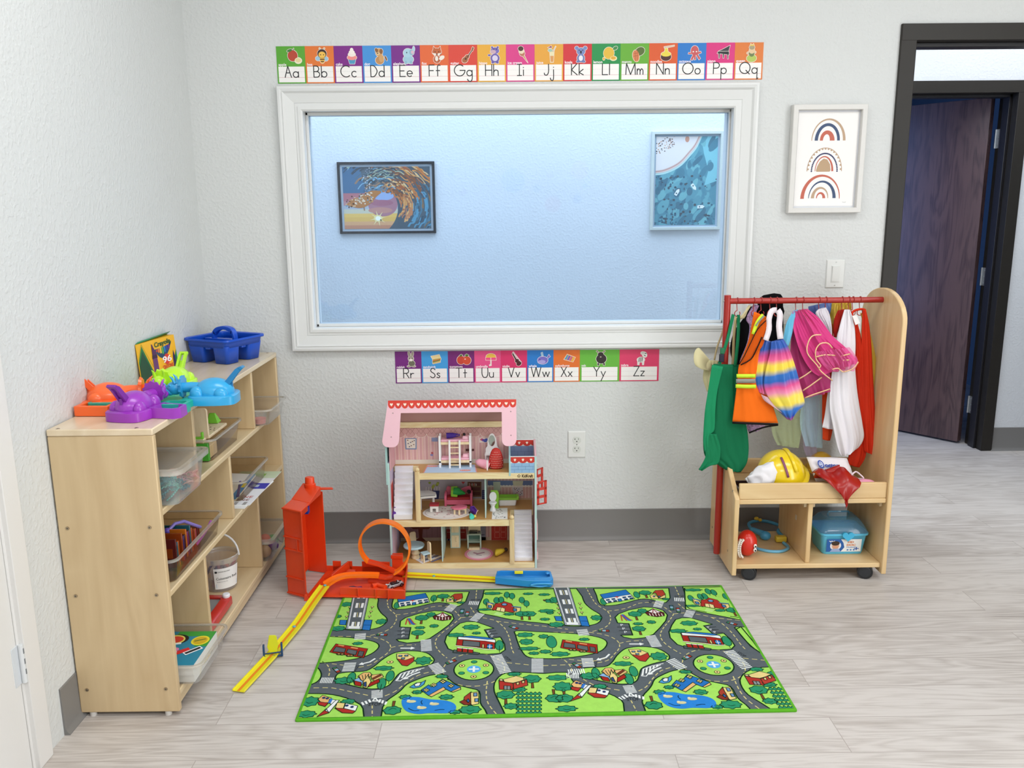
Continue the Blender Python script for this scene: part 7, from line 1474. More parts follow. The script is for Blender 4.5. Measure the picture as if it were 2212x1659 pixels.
def beach(F, k):
    F.rect(0, 0, 1, 1, '#4b8b9e', 1); r = random.Random(6)
    sp = smooth2([(-.05, .59), (.12, .60), (.28, .64), (.42, .70), (.55, .80), (.66, .90), (.75, 1.05)], 4, False); P = sp+[(-.05, 1.1)]
    for j in range(170):
        x_, y_ = r.random(), r.random(); F.ell(x_, y_, .10*r.random()+.02, .03+.03*r.random(), r.choice(['#5596a6', '#48899c', '#62a4b0', '#3f7c90', '#6fb0b8', '#386f84']), 2+.008*j, 12, rot=.5+.5*r.random())
    F.poly([(.8, .45), (1, .5), (1, 1), (.72, 1), (.78, .8), (.86, .62)], '#7cc0cb', 3.3)
    F.line([(a, c-.012) for a, c in sp], .02, '#b8dcd8', 4); F.poly(P, '#e0cbc4', 5); F.poly([(a-.03, c+.03) for a, c in sp]+[(-.05, 1.1)], '#ece2de', 6)
    F.line([(a-.02, c+.018) for a, c in sp], .014, '#c99a90', 6.5); F.ell(.5, .97, .035, .035, '#d0937a', 7, 12)
    for j in range(70): x_ = r.uniform(0, .30); F.ell(x_, .86+x_*.35+r.uniform(-.07, .07), .010*r.random()+.004, .006, r.choice(['#3a2c2e', '#6a4a44', '#c98a5a']), 8, 6)
    for j in range(120):
        x_ = r.random(); y_ = r.choice([r.uniform(.40, .57), r.uniform(.0, .3), r.uniform(.0, .12)])
        if r.random() < .4: x_ *= .45
        F.ell(x_, y_, .008+.018*r.random(), .006+.012*r.random(), r.choice(['#1f5a74', '#28485c', '#2c6a80', '#3a4a54']), 4.5, 8)
    for x_, y_, a in ((.36, .375, 57), (.63, .435, -52), (.755, .208, 3)):
        a = radians(a); ca, sa = cos(a), sin(a)/1.45*1.0; G = lambda u, v: (x_+ca*u-sin(a)*v, y_+(sin(a)*u+cos(a)*v)*.72)
        F.poly([G(-.06, -.025), (G(.03, -.026)), G(.07, 0), G(.03, .026), G(-.06, .025)] if a > -.5 and a < .5 and 0 else [G(-.055, -.024), G(.03, -.026), G(.065, 0), G(.03, .026), G(-.055, .024)], '#e9f0ee', 9); F.poly([G(-.03, -.012), G(-.01, -.012), G(-.01, .012), G(-.03, .012)], '#46606c', 10)
FW = wood('driftwood', '#8f9690', '#ccd2cc', 2, 5, .6, .8, .4)
frame_pic('beach_picture', 'weathered grey framed print of boats on turquoise water seen from above, through the window', .772, 1.150, 1.252, 1.762, HY, .016, .026, FW, C('#aebfd0', .6), beach, .010)
# ================================================================ SWITCH AND OUTLET
PW = C('#dfe0dd', .35)
sw = thing('light_switch', 'white rocker light switch on a plate above the clothes rack', 'light switch', (1.302, 0, 1.106))
MB().hexa([(x, 0, z) for x, z in ((1.2645, 1.0495), (1.3395, 1.0495), (1.3395, 1.1625), (1.2645, 1.1625))], [(x, -.006, z) for x, z in ((1.268, 1.053), (1.336, 1.053), (1.336, 1.159), (1.268, 1.159))], PW).build('plate', sw, bevel=.0015)
MB().box(1.285, 1.319, -.0075, -.005, 1.073, 1.139, PW).hexa([(1.288, -.0075, 1.076), (1.316, -.0075, 1.076), (1.316, -.0075, 1.136), (1.288, -.0075, 1.136)], [(1.288, -.0085, 1.076), (1.316, -.0085, 1.076), (1.316, -.0125, 1.136), (1.288, -.0125, 1.136)], PW).build('rocker', sw, bevel=.0006)
for z in (1.0605, 1.1515): MB().cyl((1.302, -.0055, z), (1.302, -.0068, z), .003, None, C('#b9b9b6', .3, .5), 12).build('screw', sw)
ot = thing('wall_outlet', 'white duplex wall outlet between the dollhouse and the clothes rack', 'outlet', (.283, 0, .417))
MB().hexa([(x, 0, z) for x, z in ((.246, .360), (.3205, .360), (.3205, .474), (.246, .474))], [(x, -.006, z) for x, z in ((.2495, .3635), (.317, .3635), (.317, .4705), (.2495, .4705))], PW).build('plate', ot, bevel=.0015)
for z in (.3975, .4365):
    P = [(.2835+.0168*cos(a), z+max(-.0142, min(.0142, .0168*sin(a)))) for a in [2*pi*k/32 for k in range(32)]]
    s_ = MB().prism(P, -.0075, -.0055, 1, C('#d3d6d0', .35)); s_.box(.2755, .2772, -.0078, -.0074, z+.001, z+.008, '#3c403c').box(.2725, .2757, -.0078, -.0074, z+.0035, z+.0052, '#3c403c').box(.2893, .291, -.0078, -.0074, z+.001, z+.0075, '#3c403c').cyl((.2833, -.0074, z-.006), (.2833, -.0078, z-.006), .0024, None, '#2c2f2c', 12)
    s_.build('socket', ot, bevel=.0004)
MB().cyl((.2835, -.0055, .417), (.2835, -.0068, .417), .0026, None, C('#8f938c', .3, .5), 12).build('screw', ot)
from mathutils import noise as nz
# ================================================================ DRESS-UP RACK
BR2 = wood('rack_birch', '#d3ad78', '#e3c493', 2, .9, .36, .5, .10); BR3 = wood('rack_birch_lengthwise', '#d9b683', '#e6c998', 0, .9, .36, .5, .10); REDM = C('#a8241a', .32, spec=.6)
rack = thing('dress_up_rack', 'rolling birch dress-up rack with red rod, shelf cubbies and tall rounded side panel', 'clothes rack', (1.11, -.26, 0))
RX0, RX1, RY0, RY1 = .825, 1.400, -.435, -.09
def rk(name, mb, **k): return mb.build(name, rack, **({'bevel': .003} | k))
rk('side_panel', MB().prism([(RY0, .027), (RY0, .325), (-.335, .395), (-.30, .42), (-.12, .42), (RY1, .39), (RY1, .027)], RX0, RX0+.018, 0, BR2))
arc = [(-.2625-.1725*cos(a), .965+.108*sin(a)) for a in [pi*k/18 for k in range(19)]]
rk('side_panel', MB().prism([(RY0, .027)]+arc+[(RY1, .027)], RX1-.018, RX1, 0, BR2))
rk('bottom_board', MB().box(RX0+.018, RX1-.018, RY0+.012, RY1-.003, .048, .066, BR3)); rk('shelf_board', MB().box(RX0+.018, RX1-.018, RY0+.008, RY1-.003, .302, .320, BR3))
rk('front_lip', MB().box(RX0+.018, RX1-.018, RY0+.010, RY0+.024, .3202, .380, BR3)); rk('back_lip', MB().box(RX0+.018, RX1-.018, RY1-.018, RY1-.004, .3202, .380, BR3))
rk('divider', MB().box(1.103, 1.121, RY0+.022, RY1-.004, .066, .302, BR2))
for x, y in ((.90, -.395), (1.335, -.395), (.90, -.13), (1.335, -.13)):
    c = MB().cyl((x-.006, y-.022, .0285), (x+.004, y+.006, .0285), .028, None, C('#1c1e21', .4), 26).cyl((x-.0075, y-.0235, .0285), (x+.004, y+.006, .0285), .021, None, C('#2a2d31', .35), 20).box(x-.012, x+.022, y-.014, y+.018, .034, .0478, C('#17181a', .4)); rk('caster', c, bevel=.001)
for y, x in ((-.40, RX0+.018), (-.40, RX1-.030), (-.40, 1.091), (-.40, 1.121)):
    rk('bracket', MB().prism([(y, .3018), (y+.09, .3018), (y+.09, .298), (y+.03, .285), (y+.004, .278), (y, .282)], x+.001, x+.011, 0, C('#d8c3a0', .4)), bevel=.001)
for y, z in ((-.40, .345), (-.37, .10), (-.13, .10), (-.14, .37)): rk('screw', MB().cyl((RX0+.002, y, z), (RX0-.0012, y, z), .0045, None, SCR, 12), bevel=0)
rk('stile_hole', MB().box(1.1026, 1.103, -.30, -.285, .19, .21, C('#cfc7b8', .5)), bevel=0)
rk('post', MB().cyl((RX0-.0145, -.265, .045), (RX0-.0145, -.265, 1.052), .0125, None, REDM, 20), bevel=.001)
rk('rod', MB().cyl((RX0-.012, -.265, 1.030), (RX1-.018, -.265, 1.030), .0108, None, REDM, 20).cyl((RX0-.03, -.265, 1.03), (RX0-.012, -.265, 1.03), .004, None, C('#b9b5ae', .3, .8), 10), bevel=0)
# hooks hanging on the rod
WY = lambda x, y, Y: on(x, y, 1, Y)
hook0 = None
for i, hx in enumerate((470, 620, 685, 765, 825, 997, 1060, 1205, 1265, 1410, 1470, 1507, 1570)):
    x = WY(1480+hx/4.148, 648, -.265).x
    if hook0 is None:
        P = [(0, .0128*sin(a), 1.0300+.0128*cos(a)) for a in [radians(-110+22*k) for k in range(10)]]+[(0, .004, 1.006), (0, 0, .995)]+[(.010*cos(radians(100+30*k))+.001, 0, .984+.011*sin(radians(100+30*k))) for k in range(11)]
        hook0 = MB().tube([(a+x, b_-.265, c) for a, b_, c in P], .0016, REDM, 6).build('rod_hook', at=(x, -.265, 1.0)); o = hook0
    else:
        o = hook0.copy(); COL.objects.link(o); o.location.x = x
    tag(o, 'small red wire hook hanging on the red rod of the dress-up rack', 'hook', 'red hooks on the rod')
# ---- cloth
def cloth(name, label, cat, rows, Y, m, bulge=.010, k=3, amp=.004, n=22, parent=None, back=True, ph=0., T2=None, solid=.0012, sag=0):
    """hanging cloth: rows of (left x, y, right x, y) in the photo on the plane y=Y; front and back sheets with folds"""
    R = smooth2(rows, 5, False); b = MB(); nr = len(R); sd = rows[0][0]*.37; n = int(n*1.5)
    def sheet(s):
        G = []
        for i, r in enumerate(R):
            L0, R0 = WY(r[0], r[1], Y), WY(r[2], r[3], Y); v = i/(nr-1); g = []
            for j in range(n+1):
                u = j/n; p = L0+(R0-L0)*u
                e_ = sin(pi*min(1, u*4, (1-u)*4)/2); y = s*bulge*sin(pi*u)*(.4+.6*v)+amp*(.5+1.1*v)*1.6*nz.noise(Vector((k*1.5*u+sd, 1.1*v, s*.3)))*e_+amp*.9*nz.noise(Vector((k*3.5*u-2.2*v, 2.5*v+sd, 3+s*.3)))*e_
                g.append((p.x, Y+y, p.z))
            G.append(g)
        b.grid(G, m)
    sheet(-1)
    if back: sheet(1)
    o = b.build(name, parent, smooth=80, solid=solid)
    if parent is None: tag(o, label, cat)
    return o
FB = dict(rough=.85, bump=.25, bscale=500, spec=.15)
def fab(h, **k): return C(h, **(FB | k))
def sheer(name, tint, a):
    k = ('S', name)
    if k in _M: return _M[k]
    mt, N, L, P = newmat(name); P.inputs['Base Color'].default_value = lin(tint); P.inputs['Roughness'].default_value = .6; P.inputs['Alpha'].default_value = a; P.inputs['Sheen Weight'].default_value = .3
    _M[k] = mt; return mt
def strip(name, pts, w, Y, m, parent, Y2=None):
    """ribbon along photo points on plane Y"""
    b = MB(); P = smooth2(pts, 3, False); W2 = w/2; Lf, Rt = [], []
    for i, p in enumerate(P):
        a, c = P[max(i-1, 0)], P[min(i+1, len(P)-1)]; d = math.hypot(c[0]-a[0], c[1]-a[1]) or 1; nx, ny = -(c[1]-a[1])/d*W2, (c[0]-a[0])/d*W2
        yy = Y+(0 if Y2 is None else (Y2-Y)*i/(len(P)-1))+.0012*sin(i*1.9)
        Lf.append(tuple(WY(p[0]+nx, p[1]+ny, yy))); Rt.append(tuple(WY(p[0]-nx, p[1]-ny, yy-.0004)))
    b.grid([Lf, Rt], m); return b.build(name, parent, smooth=60, solid=.001)
def root(name, label, cat, x, y, Y):
    p = WY(x, y, Y); return thing(name, label, cat, tuple(p))
# green apron
g = root('apron', 'green child apron hanging at the left end of the red rod', 'apron', 1570, 800, -.303)
cloth('body', '', '', [(1541, 786, 1596, 788), (1534, 830, 1599, 832), (1526, 875, 1604, 876), (1522, 915, 1611, 912), (1519, 950, 1616, 945), (1523, 985, 1617, 975), (1545, 1000, 1613, 1000), (1566, 1014, 1600, 1020)], -.303, fab('#146a45'), .012, 2.5, .006, parent=g)
cloth('folded_edge', '', '', [(1538, 788, 1562, 792), (1530, 840, 1550, 842), (1523, 885, 1545, 885), (1520, 925, 1543, 928), (1519, 955, 1532, 940), (1522, 975, 1530, 968)], -.324, fab('#1f8a5c'), .003, 1, .003, parent=g, back=False)
cloth('hem_tail', '', '', [(1524, 935, 1548, 938), (1522, 965, 1556, 968), (1524, 985, 1552, 1000), (1516, 1003, 1534, 1006), (1509, 1014, 1516, 1017)], -.326, fab('#1a7a50'), .004, 1.5, .004, parent=g, back=False)
strip('neck_strap', [(1584, 679), (1578, 705), (1571, 735), (1562, 762), (1554, 786)], 7, -.273, fab('#1f7f55'), g, -.303)
strip('neck_strap', [(1595, 680), (1595, 710), (1593, 745), (1588, 790)], 7, -.273, fab('#1a7048'), g, -.310)
p = WY(1560, 762, -.300); b = MB().box(p.x-.008, p.x+.008, p.y-.006, p.y+.002, p.z-.004, p.z+.018, C('#176b45', .5)).box(p.x-.011, p.x+.007, p.y-.007, p.y+.003, p.z-.034, p.z-.004, C('#10182e', .35)); b.build('buckle', g, bevel=.002)
# black hat and cape behind
hk = fab('#0c0c0f', rough=.9)
cloth('witch_cape', 'black cape hanging behind the left half of the rod', 'costume', [(1620, 662, 1690, 664), (1604, 690, 1692, 690), (1588, 712, 1690, 728), (1579, 738, 1672, 750), (1578, 762, 1640, 765), (1586, 790, 1618, 785)], -.215, hk, .016, 3, .006)
t = root('black_hat', 'floppy black hat poking above the red rod', 'hat', 1665, 650, -.225)
b = MB(); q = [WY(x, y, -.225) for x, y in ((1634, 648), (1650, 637), (1672, 633), (1686, 635), (1691, 643), (1691, 662), (1694, 672), (1690, 688), (1660, 690), (1640, 668))]
b.hexa([(p.x, p.y-.006, p.z) for p in q], [(p.x+.002, p.y+.012, p.z-.002) for p in q], hk); b.build('brim', t, bevel=.004, seg=3)
MB().ball(tuple(WY(1665, 665, -.20)), (.03, .02, .03), hk, 14, 8).build('crown', t)
# beige bag with sash at far left
t = root('linen_bonnet', 'cream linen bonnet with flared brim hanging left of the green apron', 'bonnet', 1540, 800, -.23); LN = fab('#d9cfa2')
b = MB()
rings = []
for (x, y, rx, rz) in ((1508, 772, .030, .030), (1520, 782, .026, .024), (1532, 790, .020, .016), (1536, 800, .018, .018), (1534, 822, .014, .016)):
    p = WY(x, y, -.235); rings.append([(p.x+rx*.5*cos(a)+rx*.35*sin(a), p.y+rx*.5*sin(a), p.z+rz*sin(a)-rz*.55*cos(a)) for a in [2*pi*k/18 for k in range(18)]])
b.loft(rings[:3], LN, False); b.build('brim', t, smooth=70, solid=.0015)
cloth('body', '', '', [(1524, 778, 1566, 780), (1520, 800, 1562, 802), (1519, 820, 1555, 822), (1527, 845, 1545, 850)], -.225, LN, .014, 3, .004, parent=t)
strip('ribbon', [(1596, 690), (1603, 684), (1612, 672), (1620, 660), (1614, 668), (1606, 686), (1596, 682)], 5, -.262, LN, t); strip('ribbon', [(1590, 684), (1586, 720), (1584, 765), (1583, 790)], 6, -.275, fab('#b9a57a'), t); strip('ribbon', [(1568, 688), (1560, 720), (1549, 750), (1543, 778)], 4, -.24, fab('#c2b088'), t)
# purple floral dress
t = root('floral_dress', 'mauve patterned dress mostly hidden behind the orange vest', 'dress', 1620, 700, -.25); FL = C('#a98ab0', .7, var=.5, vscale=160)
cloth('body', '', '', [(1628, 657, 1640, 660), (1612, 688, 1626, 690), (1619, 705, 1627, 712), (1614, 740, 1622, 745), (1600, 775, 1612, 780), (1597, 790, 1606, 792)], -.255, FL, .006, 1, .002, parent=t)
cloth('hem', '', '', [(1612, 905, 1660, 905), (1614, 925, 1650, 922), (1618, 934, 1640, 930)], -.24, FL, .006, 2, .003, parent=t)
# orange safety vest
t = root('safety_vest', 'orange child safety vest with yellow and grey reflective stripes', 'vest', 1635, 800, -.325); OV = fab('#f4701a'); OD = fab('#cf5612')
cloth('body', '', '', [(1629, 673, 1655, 684), (1623, 705, 1656, 700), (1617, 735, 1654, 735), (1606, 765, 1650, 770), (1596, 790, 1648, 795), (1592, 830, 1652, 835), (1587, 870, 1668, 872), (1582, 911, 1681, 914)], -.326, OV, .008, 2, .004, parent=t)
cloth('front_flap', '', '', [(1640, 690, 1655, 690), (1630, 715, 1655, 715), (1618, 745, 1648, 745), (1606, 778, 1632, 765), (1600, 790, 1612, 786)], -.342, OD, .003, 1, .003, parent=t, back=False)
for nm, P, w, c, Y in (('reflective_stripe', [(1649, 680), (1636, 696), (1627, 722)], 8, '#d9f03c', -.346), ('grey_band', [(1651, 682), (1640, 694), (1633, 704)], 3.5, '#8f8f86', -.349), ('reflective_stripe', [(1591, 812), (1612, 812), (1632, 812)], 8, '#cff03c', -.346), ('grey_band', [(1590, 823), (1612, 823), (1632, 823)], 9, '#93938c', -.346), ('reflective_stripe', [(1589, 834), (1612, 835), (1633, 835)], 8, '#cff03c', -.346), ('edging', [(1655, 692), (1636, 712), (1622, 740), (1608, 768), (1597, 787)], 2, '#1d1410', -.349), ('edging', [(1600, 788), (1622, 776), (1634, 755), (1646, 728)], 2.4, '#1d1410', -.348), ('hem', [(1582, 913), (1630, 915), (1681, 917)], 4.5, '#141012', -.342), ('hem', [(1618, 935), (1650, 923), (1681, 918)], 3.5, '#141012', -.309)): strip(nm, P, w, Y, fab(c, rough=.5), t)
# rainbow dress
def rainbow_mat():
    mt, N, L, P = newmat('rainbow_satin'); g_ = N.new('ShaderNodeNewGeometry'); s = N.new('ShaderNodeSeparateXYZ'); L.new(g_.outputs['Position'], s.inputs[0])
    nz = N.new('ShaderNodeTexNoise'); nz.inputs['Scale'].default_value = 14; L.new(g_.outputs['Position'], nz.inputs['Vector'])
    a = N.new('ShaderNodeMath'); a.operation = 'MULTIPLY_ADD'; a.inputs[1].default_value = .022; L.new(nz.outputs[0], a.inputs[0]); L.new(s.outputs[2], a.inputs[2])
    x_ = N.new('ShaderNodeMath'); x_.operation = 'MULTIPLY_ADD'; x_.inputs[1].default_value = -.18; L.new(s.outputs[0], x_.inputs[0]); L.new(a.outputs[0], x_.inputs[2])
    z1 = WY(1680, 735, -.31); z0 = WY(1700, 908, -.31); o_ = .011-.18*z1.x
    mr = N.new('ShaderNodeMapRange'); mr.inputs[1].default_value = z1.z+o_; mr.inputs[2].default_value = z0.z+o_; L.new(x_.outputs[0], mr.inputs[0])
    cr = N.new('ShaderNodeValToRGB'); e = cr.color_ramp.elements; e[0].position = 0; e[0].color = lin('#1d55b0'); e[1].position = 1; e[1].color = lin('#d83a8a')
    for p, c in ((.07, '#1d55b0'), (.14, '#cf3f86'), (.20, '#ef5f96'), (.26, '#f6d84a'), (.32, '#f3d83c'), (.40, '#1f6cc0'), (.48, '#1a5fb8'), (.55, '#e0488e'), (.62, '#ee8ab0'), (.69, '#f2dc50'), (.78, '#f0d84a'), (.85, '#2372c8'), (.93, '#1a50b0')): q = e.new(p); q.color = lin(c)
    L.new(mr.outputs[0], cr.inputs[0]); L.new(cr.outputs[0], P.inputs['Base Color']); P.inputs['Roughness'].default_value = .33; P.inputs['Sheen Weight'].default_value = .3; return mt
RBM = rainbow_mat(); t = root('rainbow_leotard', 'satin rainbow striped dress-up outfit with white straps', 'costume', 1690, 800, -.31)
cloth('body', '', '', [(1666, 738, 1692, 732), (1664, 760, 1706, 757), (1655, 795, 1719, 795), (1650, 830, 1729, 832), (1656, 852, 1737, 862), (1668, 872, 1737, 874), (1684, 890, 1722, 890), (1699, 905, 1710, 905)], -.346, RBM, .018, 3, .005, parent=t)
cloth('side_flap', '', '', [(1650, 733, 1668, 738), (1641, 760, 1664, 765), (1633, 795, 1662, 800), (1632, 825, 1660, 830), (1640, 848, 1655, 853)], -.33, RBM, .008, 1.5, .004, parent=t)
SAT = C('#e9dde2', .3, sheen=.4)
strip('strap', [(1678, 670), (1667, 672), (1661, 690), (1661, 712), (1654, 735)], 12, -.320, SAT, t, -.353); strip('strap', [(1680, 670), (1685, 680), (1683, 705), (1686, 732)], 13, -.322, SAT, t, -.353)
cloth('lining', '', '', [(1644, 852, 1658, 858), (1652, 866, 1680, 884), (1676, 880, 1700, 900)], -.350, C('#c9a0a8', .5), .003, 1, .002, parent=t, back=False)
# blue sash
cloth('costume_sash', 'light blue satin sash hanging beside the pink veil', 'sash', [(1713, 672, 1724, 668), (1700, 695, 1716, 690), (1694, 720, 1711, 720), (1690, 744, 1703, 748)], -.312, C('#5fb4d8', .35, sheen=.3), .003, 1, .002, back=True)
# sheer scarves low behind
for lb, rows, tint, a, Y in (('pale green sheer scarf hanging lowest in the middle of the rack', [(1690, 700, 1730, 700), (1685, 800, 1735, 800), (1670, 870, 1735, 870), (1667, 930, 1732, 925), (1680, 962, 1725, 968)], '#c6da9c', .26, -.20), ('pale blue sheer scarf beside the white cape', [(1735, 700, 1760, 700), (1738, 800, 1775, 800), (1733, 860, 1776, 860), (1728, 915, 1777, 915), (1740, 964, 1777, 968)], '#b4dcec', .28, -.215), ('lavender sheer scarf hanging behind the pale blue one', [(1738, 700, 1765, 700), (1740, 800, 1772, 800), (1738, 900, 1768, 905), (1735, 960, 1765, 965), (1742, 985, 1764, 986)], '#c4b0d4', .28, -.19)):
    cloth('sheer_scarf', lb, 'scarf', rows, Y, sheer('sheer_'+tint[1:], tint, a), .008, 3, .007, solid=0)
# pink veil with gold trim
t = root('tulle_skirt', 'hot pink tulle skirt with gold ribbon ruffles', 'skirt', 1755, 750, -.30); PT = sheer('pink_tulle', '#df2f86', .86); PT2 = sheer('pink_tulle_dark', '#b01f6a', .9)
cloth('inner_skirt', '', '', [(1712, 690, 1738, 690), (1709, 730, 1765, 730), (1708, 775, 1785, 775), (1722, 830, 1795, 822), (1736, 860, 1796, 845)], -.285, PT2, .012, 4, .007, parent=t, solid=0)
cloth('outer_skirt', '', '', [(1712, 672, 1744, 667), (1712, 700, 1772, 690), (1720, 735, 1798, 725), (1733, 770, 1826, 750), (1752, 800, 1846, 772), (1768, 812, 1850, 785)], -.312, PT, .020, 6, .010, 40, parent=t, solid=0)
cloth('ruffle', '', '', [(1760, 760, 1835, 750), (1775, 785, 1853, 778), (1790, 800, 1845, 802)], -.338, sheer('pink_tulle_light', '#e85aa0', .62), .006, 9, .010, 50, parent=t, back=False, solid=0)
GD_ = C('#ecc092', .3, .2)
c_ = lambda L_: [(1480+x/4.148, 610+y/4.148) for x, y in L_]
for P, Y in (([(1220, 470), (1150, 475), (1110, 520), (1090, 600), (1110, 660), (1180, 740), (1220, 800), (1320, 880)], -.338), ([(1320, 590), (1280, 545), (1210, 550), (1170, 610), (1175, 690), (1215, 745), (1195, 770)], -.340), ([(1170, 670), (1250, 650), (1345, 655)], -.342), ([(1020, 865), (1080, 830), (1170, 765)], -.308), ([(1055, 970), (1130, 920), (1225, 850)], -.308), ([(1075, 1035), (1150, 1005), (1300, 955)], -.306), ([(1320, 780), (1370, 770), (1410, 800), (1450, 795), (1510, 770), (1552, 712)], -.352), ([(1400, 660), (1480, 640)], -.342), ([(1410, 700), (1470, 695)], -.342)): strip('gold_ribbon', c_(P), 2.6, Y, GD_, t)
# things behind, right half
cloth('satin_costume', 'blue and pink satin piece showing behind the white satin one', 'costume', [(1746, 662, 1796, 652), (1748, 675, 1795, 668), (1755, 690, 1790, 692), (1770, 712, 1790, 716)], -.23, C('#5a78b8', .35), .010, 3, .004)
cloth('white_costume', 'crumpled white satin top hanging between the pink skirt and gold top', 'costume', [(1768, 668, 1784, 664), (1762, 678, 1792, 680), (1776, 700, 1796, 702), (1788, 720, 1797, 725), (1790, 745, 1797, 745)], -.268, C('#d9d4dc', .3, sheen=.4), .012, 3, .005)
cloth('gold_costume', 'shiny gold fabric gathered behind the rod, right of the white satin top', 'costume', [(1797, 655, 1838, 652), (1794, 670, 1838, 672), (1793, 692, 1815, 700), (1797, 718, 1803, 720)], -.225, C('#d6b23a', .3, .3, bump=.4, bscale=90), .012, 4, .007)
cloth('maroon_cape', 'dark red cape showing left of the white cape', 'costume', [(1810, 671, 1829, 667), (1802, 690, 1824, 690), (1800, 712, 1812, 712), (1802, 728, 1806, 728)], -.262, fab('#a8231a'), .008, 2, .003)
b_ = cloth('orange_cloth', 'orange cloth corner hanging below the white cape', 'costume', [(1778, 700, 1800, 700), (1777, 800, 1800, 800), (1776, 900, 1800, 900), (1777, 925, 1798, 930), (1777, 949, 1793, 952)], -.232, fab('#e04a22'), .005, 1, .003)
WC = fab('#e9e6ec', rough=.6)
t = root('white_cape', 'white cape or coat hanging between the pink skirt and the red cape', 'cape', 1830, 830, -.285)
cloth('body', '', '', [(1824, 669, 1836, 669), (1815, 700, 1845, 700), (1806, 740, 1848, 740), (1799, 790, 1847, 790), (1793, 840, 1851, 840), (1792, 880, 1857, 880), (1798, 915, 1863, 915), (1805, 950, 1866, 945), (1812, 975, 1855, 966), (1818, 985, 1840, 975)], -.288, WC, .014, 3, .006, parent=t)
cloth('back_flap', '', '', [(1800, 800, 1812, 800), (1788, 850, 1805, 850), (1782, 895, 1805, 895), (1776, 923, 1800, 928)], -.262, WC, .004, 1, .003, parent=t)
t = root('red_cape', 'orange-red cape with white price tag, nearest to the rounded side panel', 'cape', 1868, 830, -.262); RC_ = fab('#d8341a', rough=.6)
cloth('body', '', '', [(1840, 680, 1848, 684), (1845, 720, 1860, 728), (1845, 770, 1866, 772), (1846, 830, 1870, 830), (1848, 890, 1872, 890), (1845, 940, 1874, 940), (1833, 985, 1870, 985), (1832, 1003, 1856, 1010)], -.266, RC_, .008, 2, .004, parent=t)
cloth('right_side', '', '', [(1864, 668, 1870, 668), (1862, 700, 1877, 700), (1861, 745, 1882, 745), (1861, 800, 1885, 800), (1862, 870, 1889, 870), (1864, 930, 1892, 930), (1866, 968, 1893, 975), (1868, 975, 1892, 985)], -.272, RC_, .010, 2, .005, parent=t)
strip('collar', [(1840, 684), (1842, 674), (1852, 669), (1864, 668), (1870, 671)], 5, -.268, RC_, t)
p = [WY(x, y, -.30) for x, y in ((1841, 682), (1851, 681), (1858, 698), (1848, 702))]; MB().hexa([tuple(q) for q in p], [(q.x, q.y+.0008, q.z) for q in p], C('#efecea', .5)).build('price_tag', t)
cloth('yellow_costume', 'yellow fabric hanging beside the inside of the rounded side panel', 'costume', [(1858, 676, 1866, 676), (1870, 720, 1880, 720), (1878, 770, 1892, 775), (1880, 820, 1897, 825), (1884, 850, 1898, 855), (1890, 868, 1897, 872), (1894, 875, 1897, 876)], -.245, fab('#d8b84a', rough=.6), .006, 1, .003)
# ---- in the top tray
tb = thing('serving_tray', 'dark see-through serving tray under the chef hat in the rack top', 'tray', (.95, -.37, .32)); DKP = C('#2a1512', .15, coat=.4)
b = MB(); o = rrect(.848, -.405, 1.02, -.30, .015); b.loft([[(x, y, .3215) for x, y in o], [(x, y, .352) for x, y in rrect(.846, -.408, 1.023, -.297, .018)], [(x, y, .352) for x, y in rrect(.853, -.401, 1.016, -.304, .014)], [(x, y, .325) for x, y in rrect(.858, -.396, 1.01, -.309, .012)]], DKP, True).build('tray', tb, smooth=40)
T = TR((1.035, -.295, .372), (16, -14, 0), 1.06); HY_ = C('#f0cf1c', .22, coat=.4)
t = thing('hard_hat', 'glossy yellow toy hard hat lying in the rack top', 'hard hat', (1.035, -.30, .345))
MB().ball((0, 0, 0), (.084, .090, .092), HY_, 32, 14, T, z0=0).build('shell', t, smooth=70)
MB().lathe([(.080, 0), (.093, -.006), (.095, -.004), (.083, .004)], (0, 0, 0), HY_, 36, T=T, sy=1.1, caps=False).build('brim', t, smooth=60, solid=.002)
b = MB()
rid = []
for k in range(9): a = radians(40+12*k); rid.append([tuple(T @ Vector((sx_, -.094*cos(a)*1.0, .094*sin(a)))) for sx_ in (-.008, .0, .008)])
for x0 in (.035,):
    R_ = [[tuple(T @ Vector((x0+dx, -.0895*cos(a), .0885*sin(a)+(0 if dx else .0012)))) for dx in (-.007, 0, .007)] for a in [radians(35+13*k) for k in range(9)]]; b.grid(R_, HY_)
b.build('ridge', t, smooth=60, solid=.001)
R_ = [[tuple(T @ Vector((dx, -.0935*cos(a)-.0006, .0935*sin(a)+.001))) for dx in (-.004, .004)] for a in [radians(28+8*k) for k in range(7)]]; MB().grid(R_, C('#8a4a6a', .4)).build('stripe', t, solid=.001)
t = thing('chef_hat', 'crumpled white chef hat lying on the dark tray by of the yellow helmet', 'hat', (.945, -.345, .34)); b = MB(); rings = []
for (x, z, rx, rz) in ((.893, .362, .008, .012), (.90, .372, .030, .022), (.93, .385, .045, .036), (.965, .39, .042, .050), (.99, .39, .030, .052), (.998, .388, .008, .02)):
    rings.append([(x+rx*.25*sin(3*a), -.35+rx*.8*sin(a)*(1+.1*sin(5*a+x*90)), z+rz*cos(a)*(1+.10*sin(4*a+x*70))) for a in [2*pi*k/26 for k in range(26)]])
rr = []
for r0, r1 in zip(rings, rings[1:]): rr += [[tuple(Vector(p)*(1-q)+Vector(p2)*q) for p, p2 in zip(r0, r1)] for q in (0, .33, .66)]
